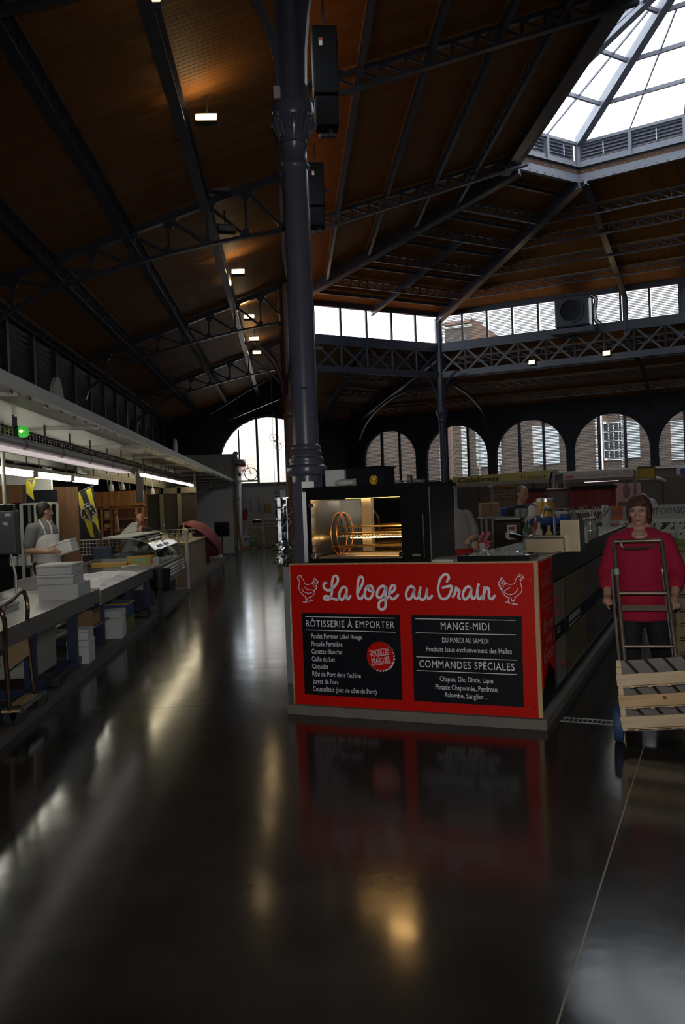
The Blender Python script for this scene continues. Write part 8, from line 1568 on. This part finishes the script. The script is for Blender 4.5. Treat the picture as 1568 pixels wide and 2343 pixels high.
for k in range(4):
    d_ = e * math.cos(math.pi / 2 * k) + up3 * math.sin(math.pi / 2 * k); s_ = e * -math.sin(math.pi / 2 * k) + up3 * math.cos(math.pi / 2 * k)
    crs.bar(cxp + d_ * .012, cxp + d_ * .052 + s_ * .020, .003, .006).bar(cxp + d_ * .012, cxp + d_ * .052 - s_ * .020, .003, .006).bar(cxp + d_ * .052 + s_ * .02, cxp + d_ * .062, .003, .006).bar(cxp + d_ * .052 - s_ * .02, cxp + d_ * .062, .003, .006)
    for q in (d_ * .068, d_ * .054 + s_ * .026, d_ * .054 - s_ * .026): crs.ell(cxp + q, (.007, .007, .007), 8, 5)
wpart('cross', crs, cw, t)
p = atY(1482, 1158, 10.5); t = thing('scale_head', 'white rounded scale head rising behind the woman', 'scale', (p.x, 10.5, 0)); sm_ = MB(); sm_.ell((-.05, 0, p.z + .11), (.055, .04, .05)).ell((.03, 0, p.z + .04), (.09, .05, .06)).ell((.08, 0, p.z + .0), (.06, .05, .04)).cap((-.03, 0, p.z + .08), (.04, 0, p.z + .03), .05, .06)
blob('head', sm_, mat('porcelain', (.62, .61, .6)), t, .010, 4); part('post', MB().bar((.03, .02, 0), (.03, .02, p.z), .06, .06), pale_paint, t)
# vegetable stall at the right edge
bcol = mat('crate_beige', (.30, .22, .13), .7, 0, .15, 5)
for k in range(8):
    q = atY(1548, 1500 - k * 34, 7.6); t = thing('vegetable_crate', 'beige vegetable crate at the right edge, %s from the bottom of its stack' % words_[k], 'crate', (q.x, 7.6, .02 + .128 * k)); 
    part('front_board', MB().bx(0, .5, 0, .012, .022, .118), bcol, t); part('end_board', MB().bx(0, .012, .012, .33, .022, .118), bcol, t); part('end_board', MB().bx(.488, .5, .012, .33, .022, .118), bcol, t); part('bottom', MB().bx(0, .5, 0, .34, 0, .012), bcol, t); part('back_board', MB().bx(0, .5, .328, .34, .022, .118), bcol, t)
    for x in (.012, .46): part('corner_post', MB().bx(x, x + .028, .012, .04, .012, .127), bcol, t)
    if k in (1, 3, 5): part('contents', MB().ell((.10, .10, .09), (.06, .06, .03)).ell((.22, .10, .09), (.06, .06, .03)).ell((.34, .10, .09), (.06, .06, .03)), mat('veg_dark_red', (.10, .015, .02), .4), t, True)
solo('pallet', MB().bx(0, .55, 0, .36, 0, .02), steel_d, 'low dark base under the vegetable crates at the right edge', 'base', (atY(1546, 1500, 7.6).x, 7.59, 0))
ztop = .02 + .128 * 8; q = atY(1562, 1240, 7.7)
for k in range(2):
    t = thing('lettuce', ['green lettuce on the vegetable crates at the right edge', 'second green lettuce beside it, half out of frame'][k], 'lettuce', (q.x + .02 + .2 * k, 7.74, ztop)); lg = mat('lettuce_green', (.20, .26, .08), .6, 0, .3, 9); part('heart', MB().ell((0, 0, .07), (.07, .07, .07)), lg, t, True)
    for j in range(14): a_ = 2 * math.pi * j / 14 + (j % 2) * .2; e_ = V((math.cos(a_), math.sin(a_), .5 + .4 * (j % 3))).normalized(); x_ = e_.cross(up3).normalized(); c_ = V((0, 0, .03)); part('leaf', MB().add([c_, c_ + e_ * .07 + x_ * .055, c_ + e_ * .13 + x_ * .02 + up3 * .01, c_ + e_ * .13 - x_ * .02, c_ + e_ * .07 - x_ * .055, c_ + e_ * .07 - up3 * .012], [(0, 1, 5), (1, 2, 5), (2, 3, 5), (3, 4, 5), (4, 0, 5)]), lg, t)
# dark backs of the far stalls
t = thing('partition', 'dark brown back boards of the far stalls under the signs', 'partition', (9, 24, 0)); a, b = atY(1040, 1150, 30), atY(1700, 1150, 22.5); n_ = 9
for k in range(n_): p0, p1 = lerp(a, b, k / n_), lerp(a, b, (k + .96) / n_); wpart('board', MB().prism([V((p0.x, p0.y, 0)), V((p1.x, p1.y, 0)), V((p1.x, p1.y, 2.25)), V((p0.x, p0.y, 2.25))], (.02, .04, 0)), mat('boards_brown', (.045, .028, .018), .8, 0, .3, 4), t)
